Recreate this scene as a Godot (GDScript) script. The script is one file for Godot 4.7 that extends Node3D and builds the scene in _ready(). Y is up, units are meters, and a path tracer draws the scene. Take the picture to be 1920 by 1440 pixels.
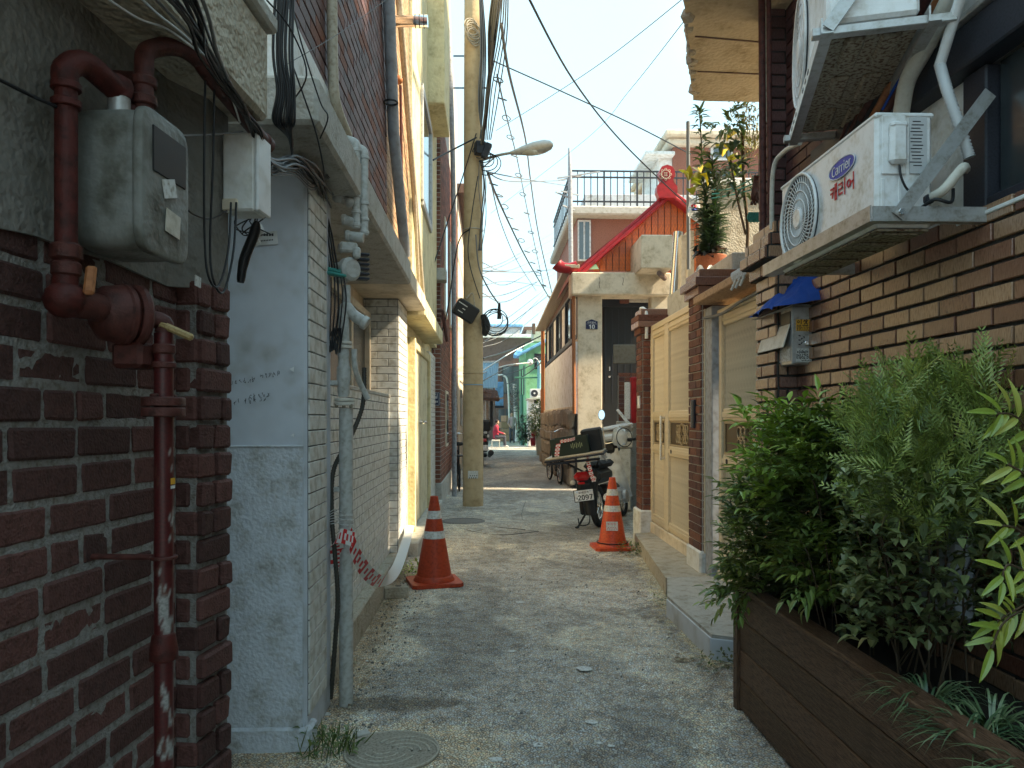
extends Node3D
# A narrow residential alley. x is across the alley, -z runs down it, metres.
const F := 1440.0
const HY := 785.0
const CH := 1.4
var yaw := atan(45.0 / 1440.0)
var fw := Vector3(sin(yaw), 0, -cos(yaw))
var rt := Vector3(cos(yaw), 0, sin(yaw))
var used := {}
var boxes := {}
var T := {}
var K := {}
var rng := RandomNumberGenerator.new()

# ---- survey helpers: points on known planes of the place
func P(px, py, d): return Vector3(0, CH, 0) + fw * d + rt * ((px - 960.0) / F * d) + Vector3.UP * ((HY - py) / F * d)
func ray(px, py): return fw + rt * ((px - 960.0) / F) + Vector3.UP * ((HY - py) / F)
func onx(px, py, x):
	var r = ray(px, py); return Vector3(0, CH, 0) + r * (x / r.x)
func onz(px, py, z):
	var r = ray(px, py); return Vector3(0, CH, 0) + r * (z / r.z)
func ony(px, py, y):
	var r = ray(px, py); return Vector3(0, CH, 0) + r * ((y - CH) / r.y)
func onp(px, py, o: Vector3, n: Vector3):
	var r = ray(px, py); var c = Vector3(0, CH, 0); return c + r * (((o - c).dot(n)) / r.dot(n))
func scr(p: Vector3):
	var q = p - Vector3(0, CH, 0); var d = q.dot(fw)
	return Vector3(960 + F * q.dot(rt) / d, HY - F * q.y / d, d)
func lin(r, g, b, a = 1.0): return Color(r, g, b, a).linear_to_srgb()

class M:
	var v := PackedVector3Array()
	var n := PackedVector3Array()
	var c := PackedColorArray()
	var i := PackedInt32Array()
	var col := Color(1, 1, 1)
	var tint := false
	func vert(p, nn):
		v.append(p); n.append(nn); c.append(col); return v.size() - 1
	func tri(a, b, d):
		var nn = (b - a).cross(d - a).normalized()
		var k = v.size()
		vert(a, nn); vert(b, nn); vert(d, nn)
		i.append_array([k, k + 2, k + 1])
	func quad(a, b, d, e):   # counter-clockwise seen from outside
		var nn = (d - a).cross(e - b).normalized()
		var k = v.size()
		vert(a, nn); vert(b, nn); vert(d, nn); vert(e, nn)
		i.append_array([k, k + 2, k + 1, k, k + 3, k + 2])
	func box(ctr: Vector3, size: Vector3, bs := Basis(), bev := 0.0, jit := 0.0, rn = null):
		var h = size * 0.5
		var b = min(bev, min(h.x, min(h.y, h.z)) * 0.9)
		var q = {}
		for sx in [-1, 1]:
			for sy in [-1, 1]:
				for sz in [-1, 1]:
					var j = Vector3.ZERO
					if jit > 0: j = Vector3(rn.randf_range(-jit, jit), rn.randf_range(-jit, jit), rn.randf_range(-jit, jit))
					var s = Vector3(sx, sy, sz)
					q[[s, 0]] = ctr + bs * (Vector3(sx * h.x, sy * (h.y - b), sz * (h.z - b)) + j)
					q[[s, 1]] = ctr + bs * (Vector3(sx * (h.x - b), sy * h.y, sz * (h.z - b)) + j)
					q[[s, 2]] = ctr + bs * (Vector3(sx * (h.x - b), sy * (h.y - b), sz * h.z) + j)
		for ax in 3:
			var a1 = (ax + 1) % 3
			var a2 = (ax + 2) % 3
			for s in [-1, 1]:
				var k = []
				for w in [[-1, -1], [1, -1], [1, 1], [-1, 1]]:
					var t = Vector3.ZERO
					t[ax] = s; t[a1] = w[0]; t[a2] = w[1]
					k.append(q[[t, ax]])
				if s > 0: quad(k[0], k[1], k[2], k[3])
				else: quad(k[3], k[2], k[1], k[0])
		if b <= 0: return
		for ax in 3:
			var a1 = (ax + 1) % 3
			var a2 = (ax + 2) % 3
			for w in [[-1, -1], [1, -1], [1, 1], [-1, 1]]:
				var t0 = Vector3.ZERO
				t0[ax] = -1; t0[a1] = w[0]; t0[a2] = w[1]
				var t1 = t0
				t1[ax] = 1
				var ps = [q[[t0, a1]], q[[t1, a1]], q[[t1, a2]], q[[t0, a2]]]
				if w[0] * w[1] < 0: quad(ps[3], ps[2], ps[1], ps[0])
				else: quad(ps[0], ps[1], ps[2], ps[3])
		for sx in [-1, 1]:
			for sy in [-1, 1]:
				for sz in [-1, 1]:
					var s = Vector3(sx, sy, sz)
					if sx * sy * sz > 0: tri(q[[s, 0]], q[[s, 1]], q[[s, 2]])
					else: tri(q[[s, 0]], q[[s, 2]], q[[s, 1]])
	func ab(a: Vector3, b: Vector3, bev := 0.0): box((a + b) / 2, (b - a).abs(), Basis(), bev)
	func bar(a: Vector3, b: Vector3, w: float, h: float, bev := 0.0, up := Vector3.UP):   # a beam from a to b, w wide and h high
		var z = (b - a).normalized()
		if absf(z.dot(up)) > 0.98: up = Vector3.FORWARD
		var x = up.cross(z).normalized()
		box((a + b) / 2, Vector3(w, h, a.distance_to(b)), Basis(x, z.cross(x), z), bev)
	func tube(pts: Array, r, seg := 8, caps := true, cf = null):
		var k0 = v.size()
		var m = pts.size()
		var x = Vector3.ZERO
		var lt = Vector3.ZERO
		for k in m:
			var t = (pts[min(k + 1, m - 1)] - pts[max(k - 1, 0)]).normalized()
			if k == 0:
				x = t.cross(Vector3.UP if absf(t.y) < 0.9 else Vector3.RIGHT).normalized()
			else:
				var ax = lt.cross(t)
				if ax.length() > 0.0001: x = x.rotated(ax.normalized(), lt.angle_to(t))
				x = (x - t * x.dot(t)).normalized()
			lt = t
			var y = t.cross(x)
			var rr = r[k] if r is Array else r
			for s in seg:
				var a = TAU * s / seg
				var nn = x * cos(a) + y * sin(a)
				if cf != null: col = cf.call(pts[k] + nn * rr, nn)
				vert(pts[k] + nn * rr, nn)
		for k in m - 1:
			for s in seg:
				var a = k0 + k * seg + s
				var b = k0 + k * seg + (s + 1) % seg
				i.append_array([a, a + seg, b + seg, a, b + seg, b])
		if caps:
			for e in [0, m - 1]:
				var nn = (pts[0] - pts[1]).normalized() if e == 0 else (pts[m - 1] - pts[m - 2]).normalized()
				var k1 = v.size()
				for s in seg: vert(v[k0 + e * seg + s], nn)
				for s in range(1, seg - 1):
					if e == 0: i.append_array([k1, k1 + s, k1 + s + 1])
					else: i.append_array([k1, k1 + s + 1, k1 + s])
	func lathe(prof: Array, xf: Transform3D, seg := 16):   # prof of Vector2(radius, height) round xf's y
		var k0 = v.size()
		var m = prof.size()
		var flip = xf.basis.determinant() < 0
		for k in m:
			var d = prof[min(k + 1, m - 1)] - prof[max(k - 1, 0)]
			var nr = Vector2(d.y, -d.x).normalized()
			for s in seg:
				var a = TAU * s / seg
				var e = Vector3(cos(a), 0, sin(a))
				vert(xf * (e * prof[k].x + Vector3(0, prof[k].y, 0)), (xf.basis * (e * nr.x + Vector3(0, nr.y, 0))).normalized())
		for k in m - 1:
			for s in seg:
				var a = k0 + k * seg + s
				var b = k0 + k * seg + (s + 1) % seg
				if flip: i.append_array([a, b + seg, b, a, a + seg, b + seg])
				else: i.append_array([a, b, b + seg, a, b + seg, a + seg])
	func disc(ctr: Vector3, axis: Vector3, r: float, th: float, seg := 16, bev := 0.15):
		var y = axis.normalized()
		var x = y.cross(Vector3.UP if absf(y.y) < 0.9 else Vector3.RIGHT).normalized()
		var h = th / 2
		var b = th * bev
		lathe([Vector2(0.0001, -h), Vector2(r - b, -h), Vector2(r - b, -h), Vector2(r, -h + b), Vector2(r, -h + b), Vector2(r, h - b), Vector2(r, h - b), Vector2(r - b, h), Vector2(r - b, h), Vector2(0.0001, h)], Transform3D(Basis(x, y, x.cross(y)), ctr), seg)
	func ring(ctr: Vector3, axis: Vector3, R: float, r: float, seg := 20, s2 := 6, a0 := 0.0, a1 := TAU):
		var y = axis.normalized()
		var x = y.cross(Vector3.UP if absf(y.y) < 0.9 else Vector3.RIGHT).normalized()
		var z = x.cross(y)
		var ps = []
		for k in seg + 1: ps.append(ctr + (x * cos(lerpf(a0, a1, float(k) / seg)) + z * sin(lerpf(a0, a1, float(k) / seg))) * R)
		tube(ps, r, s2, false)
	func ell(ctr: Vector3, rad: Vector3, bs := Basis(), seg := 12):
		var pr = []
		var hs = int(seg / 2.0)
		for k in hs + 1: pr.append(Vector2(max(0.0001, sin(PI * k / hs)), -cos(PI * k / hs)))
		lathe(pr, Transform3D(bs * Basis.from_scale(rad), ctr), seg)
	func sell(ctr: Vector3, h: Vector3, bs := Basis(), e := 0.35, seg := 28):   # box with rounded edges, smooth
		var k0 = v.size()
		var hs = int(seg / 2.0)
		var sp = func(x): return signf(x) * pow(absf(x), e)
		var sn = func(x): return signf(x) * pow(absf(x), 2.0 - e)
		for a in hs + 1:
			var t = -PI / 2 + PI * a / hs
			for b in seg:
				var u = TAU * b / seg + 0.01
				var p = Vector3(sp.call(cos(t)) * sp.call(cos(u)), sp.call(sin(t)), sp.call(cos(t)) * sp.call(sin(u))) * h
				var q = Vector3(sn.call(cos(t)) * sn.call(cos(u)), sn.call(sin(t)), sn.call(cos(t)) * sn.call(sin(u))) / h
				vert(ctr + bs * p, (bs * q).normalized())
		for a in hs:
			for b in seg:
				var i0 = k0 + a * seg + b
				var i1 = k0 + a * seg + (b + 1) % seg
				i.append_array([i0, i1, i1 + seg, i0, i1 + seg, i0 + seg])
	func long_leaf(L: float, W: float, droop: float):   # a lance-shaped leaf along -z from the origin
		for sd in [-1, 1]:
			var pts = []
			for k in 10:
				var f = k / 9.0
				var w = W * 0.5 * pow(sin(PI * pow(f, 0.75)), 0.8) if k > 0 and k < 9 else 0.0
				var y = -droop * L * f * f + 0.02 * L * sin(f * 3.0)
				pts.append(Vector3(0, y, -L * f)); pts.append(Vector3(sd * w, y + w * 0.35, -L * f))
			grid(pts, 2, 10, sd < 0)
	func ext(poly: Array, xf: Transform3D, dp: float):   # polygon of Vector2 in xf's xy, thickness dp centred on z
		var ps = PackedVector2Array(poly)
		if Geometry2D.is_polygon_clockwise(ps): ps.reverse()
		var ts = Geometry2D.triangulate_polygon(ps)
		for k in range(0, ts.size(), 3):
			var a = ps[ts[k]]
			var b = ps[ts[k + 1]]
			var d = ps[ts[k + 2]]
			if (b - a).cross(d - a) < 0:
				var tmp = b
				b = d; d = tmp
			tri(xf * Vector3(a.x, a.y, dp / 2), xf * Vector3(b.x, b.y, dp / 2), xf * Vector3(d.x, d.y, dp / 2))
			tri(xf * Vector3(d.x, d.y, -dp / 2), xf * Vector3(b.x, b.y, -dp / 2), xf * Vector3(a.x, a.y, -dp / 2))
		for k in ps.size():
			var a = ps[k]
			var b = ps[(k + 1) % ps.size()]
			quad(xf * Vector3(a.x, a.y, -dp / 2), xf * Vector3(b.x, b.y, -dp / 2), xf * Vector3(b.x, b.y, dp / 2), xf * Vector3(a.x, a.y, dp / 2))
	func grid(pts: Array, nu: int, nv: int, flip := false):   # smooth sheet of (nu)x(nv) points
		var k0 = v.size()
		for b in nv:
			for a in nu:
				var du = pts[b * nu + min(a + 1, nu - 1)] - pts[b * nu + max(a - 1, 0)]
				var dv = pts[min(b + 1, nv - 1) * nu + a] - pts[max(b - 1, 0) * nu + a]
				var nn = du.cross(dv).normalized()
				vert(pts[b * nu + a], -nn if flip else nn)
		for b in nv - 1:
			for a in nu - 1:
				var k = k0 + b * nu + a
				if flip: i.append_array([k, k + 1, k + nu + 1, k, k + nu + 1, k + nu])
				else: i.append_array([k, k + nu + 1, k + 1, k, k + nu, k + nu + 1])
	func leaf(p: Vector3, dir: Vector3, up: Vector3, L: float, W: float, droop := 0.15):
		var s = dir.cross(up).normalized()
		var u = s.cross(dir).normalized()
		var q = p + dir * L - u * (L * droop)
		var m1 = p + dir * (L * 0.35) + u * (W * 0.1)
		var m2 = p + dir * (L * 0.7) - u * (L * droop * 0.4)
		var f = u * (W * 0.22)
		var k = v.size()
		var na = (u - s * 0.35).normalized()
		var nb = (u + s * 0.35).normalized()
		for e in [[p, na], [m1 - s * W * 0.5 + f, na], [m2 - s * W * 0.36 + f, na], [q, na], [m2, na], [m1, na], [p, nb], [m1, nb], [m2, nb], [q, nb], [m2 + s * W * 0.36 + f, nb], [m1 + s * W * 0.5 + f, nb]]: vert(e[0], e[1])
		i.append_array([k, k + 1, k + 5, k + 1, k + 2, k + 4, k + 1, k + 4, k + 5, k + 2, k + 3, k + 4])
		i.append_array([k + 6, k + 7, k + 11, k + 7, k + 8, k + 10, k + 7, k + 10, k + 11, k + 8, k + 9, k + 10])
	func base():
		if v.is_empty(): return Vector3.ZERO
		var lo = v[0]
		var hi = v[0]
		for p in v:
			lo = lo.min(p); hi = hi.max(p)
		return Vector3((lo.x + hi.x) / 2, lo.y, (lo.z + hi.z) / 2)
	func mesh(off := Vector3.ZERO):
		var a = []
		a.resize(Mesh.ARRAY_MAX)
		if off != Vector3.ZERO:
			for k in v.size(): v[k] -= off
		a[Mesh.ARRAY_VERTEX] = v; a[Mesh.ARRAY_NORMAL] = n
		if tint: a[Mesh.ARRAY_COLOR] = c
		a[Mesh.ARRAY_INDEX] = i
		var m = ArrayMesh.new()
		m.add_surface_from_arrays(Mesh.PRIMITIVE_TRIANGLES, a)
		return m

# ---- node helpers
func numbered(s: String):
	used[s] = used.get(s, -1) + 1
	return s if used[s] == 0 else "%s_%03d" % [s, used[s]]
func tag(o, label, cat, group = ""):
	o.set_meta("label", label); o.set_meta("category", cat)
	if group: o.set_meta("group", group)
	return o
func thing(called, label, cat, at = Vector3.ZERO, group = ""):
	var o = Node3D.new(); o.name = numbered(called); add_child(o); o.position = at
	return tag(o, label, cat, group)
func put(par, called, m: M, mat):   # a part: geometry given in the place's own metres
	var o = MeshInstance3D.new(); o.name = called
	var b = m.base()
	o.mesh = m.mesh(b); o.material_override = mat
	par.add_child(o, true)
	o.global_position = b
	return o
func solo(called, m: M, mat, label, cat, group = ""): return tag(put(self, numbered(called), m, mat), label, cat, group)
func struct(called, m: M, mat):
	var o = put(self, numbered(called), m, mat); o.set_meta("kind", "structure"); return o
func bx(par, called, a: Vector3, b: Vector3, mat, bev := 0.004):
	var m = M.new(); m.ab(a, b, bev); return put(par, called, m, mat)
func stuff(o): o.set_meta("kind", "stuff"); return o
func curve(pts: Array, n := 8):   # Catmull-Rom through pts
	var o = []
	for k in pts.size() - 1:
		var a = pts[max(k - 1, 0)]; var b = pts[k]; var c = pts[k + 1]; var d = pts[min(k + 2, pts.size() - 1)]
		for s in n:
			o.append(b.cubic_interpolate(c, a, d, float(s) / n))
	o.append(pts[-1])
	return o
func sag(a: Vector3, b: Vector3, s: float, n := 16):
	var o = []
	for k in n + 1:
		var t = float(k) / n
		o.append(a.lerp(b, t) - Vector3(0, 4 * s * t * (1 - t), 0))
	return o
func cable(called, pts, r, mat, label, group = "", seg := 5):
	var m = M.new(); m.tube(pts, r, seg); return solo(called, m, mat, label, "cable", group)

# bricks on a wall face: o is its lower corner at the end where u = UP x nrm begins
func bricks(par, o: Vector3, nrm: Vector3, L: float, H: float, course: float, pitch: float, joint: float, proud: float, mats: Array, opt := {}):
	var u = Vector3.UP.cross(nrm)
	var bs = Basis(u, Vector3.UP, nrm)
	var rn = RandomNumberGenerator.new(); rn.seed = opt.get("seed", 7)
	var cap = opt.get("cap", 290)
	var jit = opt.get("jit", 0.0)
	var dep = opt.get("depth", 0.04)
	var called = opt.get("name", "brick")
	var holes = opt.get("holes", [])
	var all = []
	for r in int(ceil(H / course - 0.3)):
		var x = -pitch * (0.5 if r % 2 else 0.0) + opt.get("shift", 0.0)
		if opt.get("wild", false): x -= rn.randf() * pitch * 0.2
		while x < L - 0.015:
			var len = pitch
			if opt.get("wild", false) and rn.randf() < 0.12: len = pitch * 0.5
			var a = max(x, 0.0) + joint / 2
			var b = min(x + len, L) - joint / 2
			x += len
			if b - a < 0.025: continue
			var uc = (a + b) / 2
			var vc = (r + 0.5) * course
			var hit = false
			for h in holes:
				if uc > h[0] and uc < h[1] and vc > h[2] and vc < h[3]: hit = true
			if hit: continue
			var pr = proud + rn.randf_range(-jit, jit)
			var c = o + u * uc + Vector3.UP * vc + nrm * (pr - dep / 2)
			var s = scr(c)
			var seen = s.z > 0.2 and s.x > -60 and s.x < 1980 and s.y > -60 and s.y < 1500
			all.append([s.z if seen else 1000.0 + absf(s.z), c, b - a, rn.randi() % mats.size(), rn.randf_range(-0.012, 0.012) if jit > 0 else 0.0, rn.randi() % 3])
	all.sort_custom(func(p, q): return p[0] < q[0])
	var rest = {}
	var hgt = course - joint
	for k in all.size():
		var e = all[k]
		var w = snappedf(e[2], 0.004)
		var tb = Basis(nrm, e[4])
		if k < cap and e[0] < 900:
			var key = [w, hgt, dep, jit > 0, e[5] if jit > 0 else 0]
			if not boxes.has(key):
				var m = M.new(); m.box(Vector3.ZERO, Vector3(w, hgt, dep), Basis(), opt.get("bev", 0.003), jit * 0.45, rn)
				boxes[key] = m.mesh()
			var mi = MeshInstance3D.new(); mi.name = called; mi.mesh = boxes[key]; mi.material_override = mats[e[3]]
			par.add_child(mi, true)
			mi.global_transform = Transform3D(tb * bs, e[1])
		else:
			if not rest.has(e[3]): rest[e[3]] = M.new()
			rest[e[3]].box(e[1], Vector3(w, hgt, dep), tb * bs, opt.get("bev", 0.003) if e[0] < 12 else 0.0)
	if not rest.is_empty():
		var am = ArrayMesh.new()
		var mi = MeshInstance3D.new(); mi.name = called + "_field"
		var n = 0
		for k in rest:
			var q = rest[k]
			var arr = []; arr.resize(Mesh.ARRAY_MAX)
			arr[Mesh.ARRAY_VERTEX] = q.v; arr[Mesh.ARRAY_NORMAL] = q.n; arr[Mesh.ARRAY_INDEX] = q.i
			am.add_surface_from_arrays(Mesh.PRIMITIVE_TRIANGLES, arr)
			am.surface_set_material(n, mats[k]); n += 1
		mi.mesh = am; par.add_child(mi, true); mi.global_position = Vector3.ZERO
		stuff(mi)

# ---- lettering
func txt(par, called, s: String, at: Vector3, bs: Basis, h: float, mat, bold := true, wide := 1.0):
	var t = TextMesh.new(); var f = SystemFont.new()
	f.font_names = PackedStringArray(["Droid Sans"]); f.font_weight = 700 if bold else 400
	t.font = f; t.text = s; t.font_size = 64; t.pixel_size = h / 46.0; t.depth = 0.0012; t.curve_step = 2.0
	var o = MeshInstance3D.new(); o.name = called; o.mesh = t; o.material_override = mat
	par.add_child(o, true); o.global_transform = Transform3D(bs * Basis.from_scale(Vector3(wide, 1, 1)), at)
	return o
const JAMO := {"i": [[1, 0, 1, 1]], "eo": [[1, 0, 1, 1], [0.3, 0.5, 1, 0.5]], "ae": [[0.45, 0, 0.45, 1], [1, 0, 1, 1], [0.45, 0.5, 1, 0.5]], "a": [[0.5, 0, 0.5, 1], [0.5, 0.5, 1, 0.5]],
	"k": [[0, 1, 0.9, 1], [0.9, 1, 0.5, 0.1], [0, 0.55, 0.8, 0.55]], "r": [[0, 1, 1, 1], [1, 1, 1, 0.5], [1, 0.5, 0, 0.5], [0, 0.5, 0, 0], [0, 0, 1, 0]], "g": [[0, 1, 1, 1], [1, 1, 0.6, 0]],
	"s": [[0.5, 1, 0, 0], [0.5, 0.7, 1, 0]], "j": [[0, 1, 1, 1], [0.5, 1, 0, 0], [0.5, 0.7, 1, 0]], "m": [[0, 0, 1, 0], [1, 0, 1, 1], [1, 1, 0, 1], [0, 1, 0, 0]], "o": [[0.5, 0, 0.5, 1], [0, 0, 1, 0]], "d": [[1, 1, 0, 1], [0, 1, 0, 0], [0, 0, 1, 0]], "b": [[0, 1, 0, 0], [1, 1, 1, 0], [0, 0, 1, 0], [0, 0.5, 1, 0.5]]}
func syl(m: M, code: String, at: Vector3, bs: Basis, h: float, w: float):   # "k-ae" or "j-i-m"; bs columns are right, up, out
	var q = code.split("-")
	var tall = 1.0 if q.size() < 3 else 0.58
	var y0 = 1.0 - tall
	var put_j = func(name, x0, x1, ya, yb):
		if name == "ng":
			var c = at + bs * Vector3((x0 + x1) / 2 * h, (ya + yb) / 2 * h, 0)
			m.ring(c, bs.z, min(x1 - x0, yb - ya) * h * 0.46, w / 2, 14, 4)
			return
		for s in JAMO[name]:
			var a = at + bs * Vector3(lerpf(x0, x1, s[0]) * h, lerpf(ya, yb, s[1]) * h, 0)
			var b = at + bs * Vector3(lerpf(x0, x1, s[2]) * h, lerpf(ya, yb, s[3]) * h, 0)
			var z = (b - a).normalized()
			m.box((a + b) / 2, Vector3(w, 0.0014, a.distance_to(b) + w), Basis(bs.z.cross(z), bs.z, z))
	put_j.call(q[0], 0.02, 0.5, y0 + 0.18 * tall, y0 + 0.82 * tall)
	put_j.call(q[1], 0.5, 0.85, y0 + 0.02, 1.0)
	if q.size() > 2: put_j.call(q[2], 0.15, 0.85, 0.02, 0.34)
func word(par, called, codes: Array, at: Vector3, bs: Basis, h: float, w: float, step: float, mat):
	var m = M.new()
	for k in codes.size(): syl(m, codes[k], at + bs.x * (step * k), bs, h, w)
	return put(par, called, m, mat)

# ---- materials
func img(n: FastNoiseLite, size: int): return n.get_seamless_image(size, size, false, false, 0.1, true)
func noise(type, seed, freq, oct = 4):
	var n = FastNoiseLite.new(); n.noise_type = type; n.seed = seed; n.frequency = freq; n.fractal_octaves = oct
	if oct <= 1: n.fractal_type = FastNoiseLite.FRACTAL_NONE
	return n
func ramp(src: Image, stops: Array):   # grey picture -> colours (stops: [at, Color])
	var g = Gradient.new()
	g.offsets = PackedFloat32Array(stops.map(func(s): return s[0])); g.colors = PackedColorArray(stops.map(func(s): return s[1]))
	var lut = []
	for k in 256: lut.append(g.sample(k / 255.0))
	var a = src.get_data()
	var o = PackedByteArray(); o.resize(a.size() * 3)
	for k in a.size():
		var q: Color = lut[a[k]]
		o[k * 3] = q.r8; o[k * 3 + 1] = q.g8; o[k * 3 + 2] = q.b8
	return Image.create_from_data(src.get_width(), src.get_height(), false, Image.FORMAT_RGB8, o)
func grey(v): return Color(v, v, v)
func tx(im: Image):
	im.generate_mipmaps(); return ImageTexture.create_from_image(im)
func nrm_of(im: Image, k: float):
	var c = im.duplicate(); c.clear_mipmaps(); c.convert(Image.FORMAT_RGBA8); c.bump_map_to_normal_map(k); return tx(c)
func mat(c: Color, rough := 0.8, t = null, sc = Vector3.ONE, nm = null, ns := 1.0, o := {}):
	var m = StandardMaterial3D.new()
	m.albedo_color = c; m.roughness = rough
	m.metallic_specular = o.get("spec", 0.4)
	if t != null or nm != null:
		m.uv1_triplanar = true; m.uv1_world_triplanar = o.get("world", true); m.uv1_scale = sc
	if t != null: m.albedo_texture = t
	if nm != null:
		m.normal_enabled = true; m.normal_texture = nm; m.normal_scale = ns
	if o.get("vc", false): m.vertex_color_use_as_albedo = true
	if o.has("metal"): m.metallic = o.metal
	if o.has("coat"):
		m.clearcoat_enabled = true; m.clearcoat = o.coat; m.clearcoat_roughness = 0.12
	if o.has("back"):
		m.backlight_enabled = true; m.backlight = o.back
	m.cull_mode = BaseMaterial3D.CULL_DISABLED
	return m
func materials():
	var FB = FastNoiseLite.TYPE_SIMPLEX_SMOOTH
	var CE = FastNoiseLite.TYPE_CELLULAR
	var fine = img(noise(FB, 3, 0.09, 5), 512)
	T.fine = tx(ramp(fine, [[0.0, grey(0.62)], [0.5, grey(0.88)], [1.0, grey(1.0)]]))
	T.fine_n = nrm_of(fine, 5.0)
	var blot = img(noise(FB, 11, 0.012, 6), 512)
	T.blot = tx(ramp(blot, [[0.0, Color(0.74, 0.72, 0.68)], [0.3, Color(0.86, 0.85, 0.83)], [0.55, grey(0.95)], [1.0, grey(1.0)]]))
	T.blot_n = nrm_of(blot, 7.0)
	T.stain = tx(ramp(img(noise(FB, 5, 0.03, 6), 512), [[0.0, Color(0.62, 0.58, 0.53)], [0.3, Color(0.83, 0.81, 0.78)], [0.5, grey(0.93)], [1.0, grey(1.0)]]))
	# soft: broad faint tone, plus finer specks of dirt
	var s1 = blot.get_data(); var s2 = img(noise(FB, 25, 0.05, 5), 512).get_data(); var s3 = fine.get_data()
	var so = PackedByteArray(); so.resize(512 * 512)
	for k in 512 * 512:
		var q = 0.5 * s1[k] / 255.0 + 0.3 * s2[k] / 255.0 + 0.2 * s3[k] / 255.0
		so[k] = clampi(int(255 * (0.5 + (q - 0.5) * 1.6)), 0, 255)
	T.soft = tx(ramp(Image.create_from_data(512, 512, false, Image.FORMAT_L8, so), [[0.0, Color(0.76, 0.74, 0.7)], [0.3, Color(0.9, 0.89, 0.87)], [0.55, grey(0.96)], [1.0, grey(1.0)]]))
	T.mossy = tx(ramp(img(noise(FB, 15, 0.02, 7), 512), [[0.0, Color(0.6, 0.59, 0.52)], [0.3, Color(0.8, 0.79, 0.74)], [0.55, Color(0.92, 0.92, 0.9)], [1.0, grey(1.0)]]))
	T.grime = tx(ramp(img(noise(FB, 35, 0.014, 7), 512), [[0.0, Color(0.42, 0.41, 0.36)], [0.28, Color(0.68, 0.67, 0.63)], [0.5, Color(0.88, 0.88, 0.86)], [1.0, grey(1.0)]]))
	T.streak = tx(ramp(img(noise(FB, 21, 0.035, 4), 512), [[0.0, Color(0.6, 0.55, 0.5)], [0.4, Color(0.88, 0.86, 0.83)], [1.0, grey(1.0)]]))
	T.wood = tx(ramp(img(noise(FB, 31, 0.02, 5), 512), [[0.0, Color(0.45, 0.4, 0.36)], [0.4, Color(0.72, 0.68, 0.64)], [0.7, grey(0.95)], [1.0, grey(1.0)]]))
	T.rust = tx(ramp(img(noise(FB, 41, 0.03, 6), 512), [[0.0, Color(0.3, 0.17, 0.09)], [0.25, Color(0.55, 0.42, 0.32)], [0.45, Color(0.85, 0.82, 0.78)], [1.0, grey(1.0)]]))
	# asphalt: stones of many greys in a dark binder
	var cv = noise(CE, 51, 0.15, 1); cv.cellular_return_type = FastNoiseLite.RETURN_CELL_VALUE
	var cd = noise(CE, 51, 0.15, 1); cd.cellular_return_type = FastNoiseLite.RETURN_DISTANCE2_SUB
	var N = 1024
	var iv = cv.get_image(N, N, false, false, true); var idd = cd.get_image(N, N, false, false, true)
	var big = img(noise(FB, 61, 0.01, 4), N).get_data()
	var av = iv.get_data(); var ad = idd.get_data()
	var o = PackedByteArray(); o.resize(N * N * 3)
	var hb = PackedByteArray(); hb.resize(N * N)
	for k in N * N:
		var st = av[k] / 255.0
		var e = clampf((ad[k] / 255.0 - 0.06) * 6.0, 0.0, 1.0)
		var b = big[k] / 255.0
		var stone = 0.76 + 0.26 * st + (0.2 * (st - 0.85) / 0.15 if st > 0.85 else 0.0)
		var bind = 0.42 + 0.14 * b
		var q = lerpf(bind, stone, e) * (0.85 + 0.3 * b)
		var w = 0.06 * sin(st * 37.0)
		o[k * 3] = clampi(int(255 * q * (1.06 + w)), 0, 255); o[k * 3 + 1] = clampi(int(255 * q * 1.0), 0, 255); o[k * 3 + 2] = clampi(int(255 * q * (0.93 - w)), 0, 255)
		hb[k] = int(255 * e * (0.5 + 0.5 * st))
	T.asph = tx(Image.create_from_data(N, N, false, Image.FORMAT_RGB8, o))
	T.asph_n = nrm_of(Image.create_from_data(N, N, false, Image.FORMAT_L8, hb), 5.0)
	var V = Vector3.ONE
	K.asphalt = mat(grey(1.0), 0.85, T.asph, V * 0.5, T.asph_n, 1.0, {"vc": true, "spec": 0.5})
	for k in 4:
		var f = [1.0, 0.78, 1.2, 0.6][k]
		K["redbrick%d" % k] = mat(lin(0.105 * f + 0.012, 0.042 * f + 0.008, 0.035 * f + 0.008), 0.75, T.stain, V * 2.6, T.fine_n, 0.7)
		var g = [1.0, 0.6, 1.2, 0.42][k]
		var r = [1.0, 0.78, 1.0, 0.72][k]
		K["brownbrick%d" % k] = mat(lin(0.33 * g + 0.07, (0.2 * g + 0.04) * r, (0.115 * g + 0.035) * r), 0.26, T.streak, Vector3(9, 1.4, 9), T.fine_n, 0.3, {"spec": 0.8})
		K["whitetile%d" % k] = mat(lin(0.68 + 0.05 * f, 0.68 + 0.05 * f, 0.65 + 0.05 * f), 0.5, T.blot, V * 1.7, T.fine_n, 0.15)
		K["farbrick%d" % k] = mat(lin(0.27 * f, 0.1 * f, 0.062 * f), 0.7, T.stain, V * 1.8, T.fine_n, 0.4)
		K["plumbrick%d" % k] = mat(lin(0.13 * f + 0.02, 0.065 * f + 0.01, 0.065 * f + 0.01), 0.55, T.streak, Vector3(7, 2, 7), T.fine_n, 0.4)
		K["tanbrick%d" % k] = mat(lin(0.4 * f + 0.1, 0.25 * f + 0.07, 0.15 * f + 0.04), 0.7, T.stain, V * 2.0, T.fine_n, 0.4)
	K.mortar = mat(lin(0.29, 0.28, 0.265), 0.95, T.stain, V * 3.0, T.fine_n, 1.0)
	K.whitemortar = mat(lin(0.6, 0.57, 0.53), 0.95, T.fine, V * 2.0)
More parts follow.
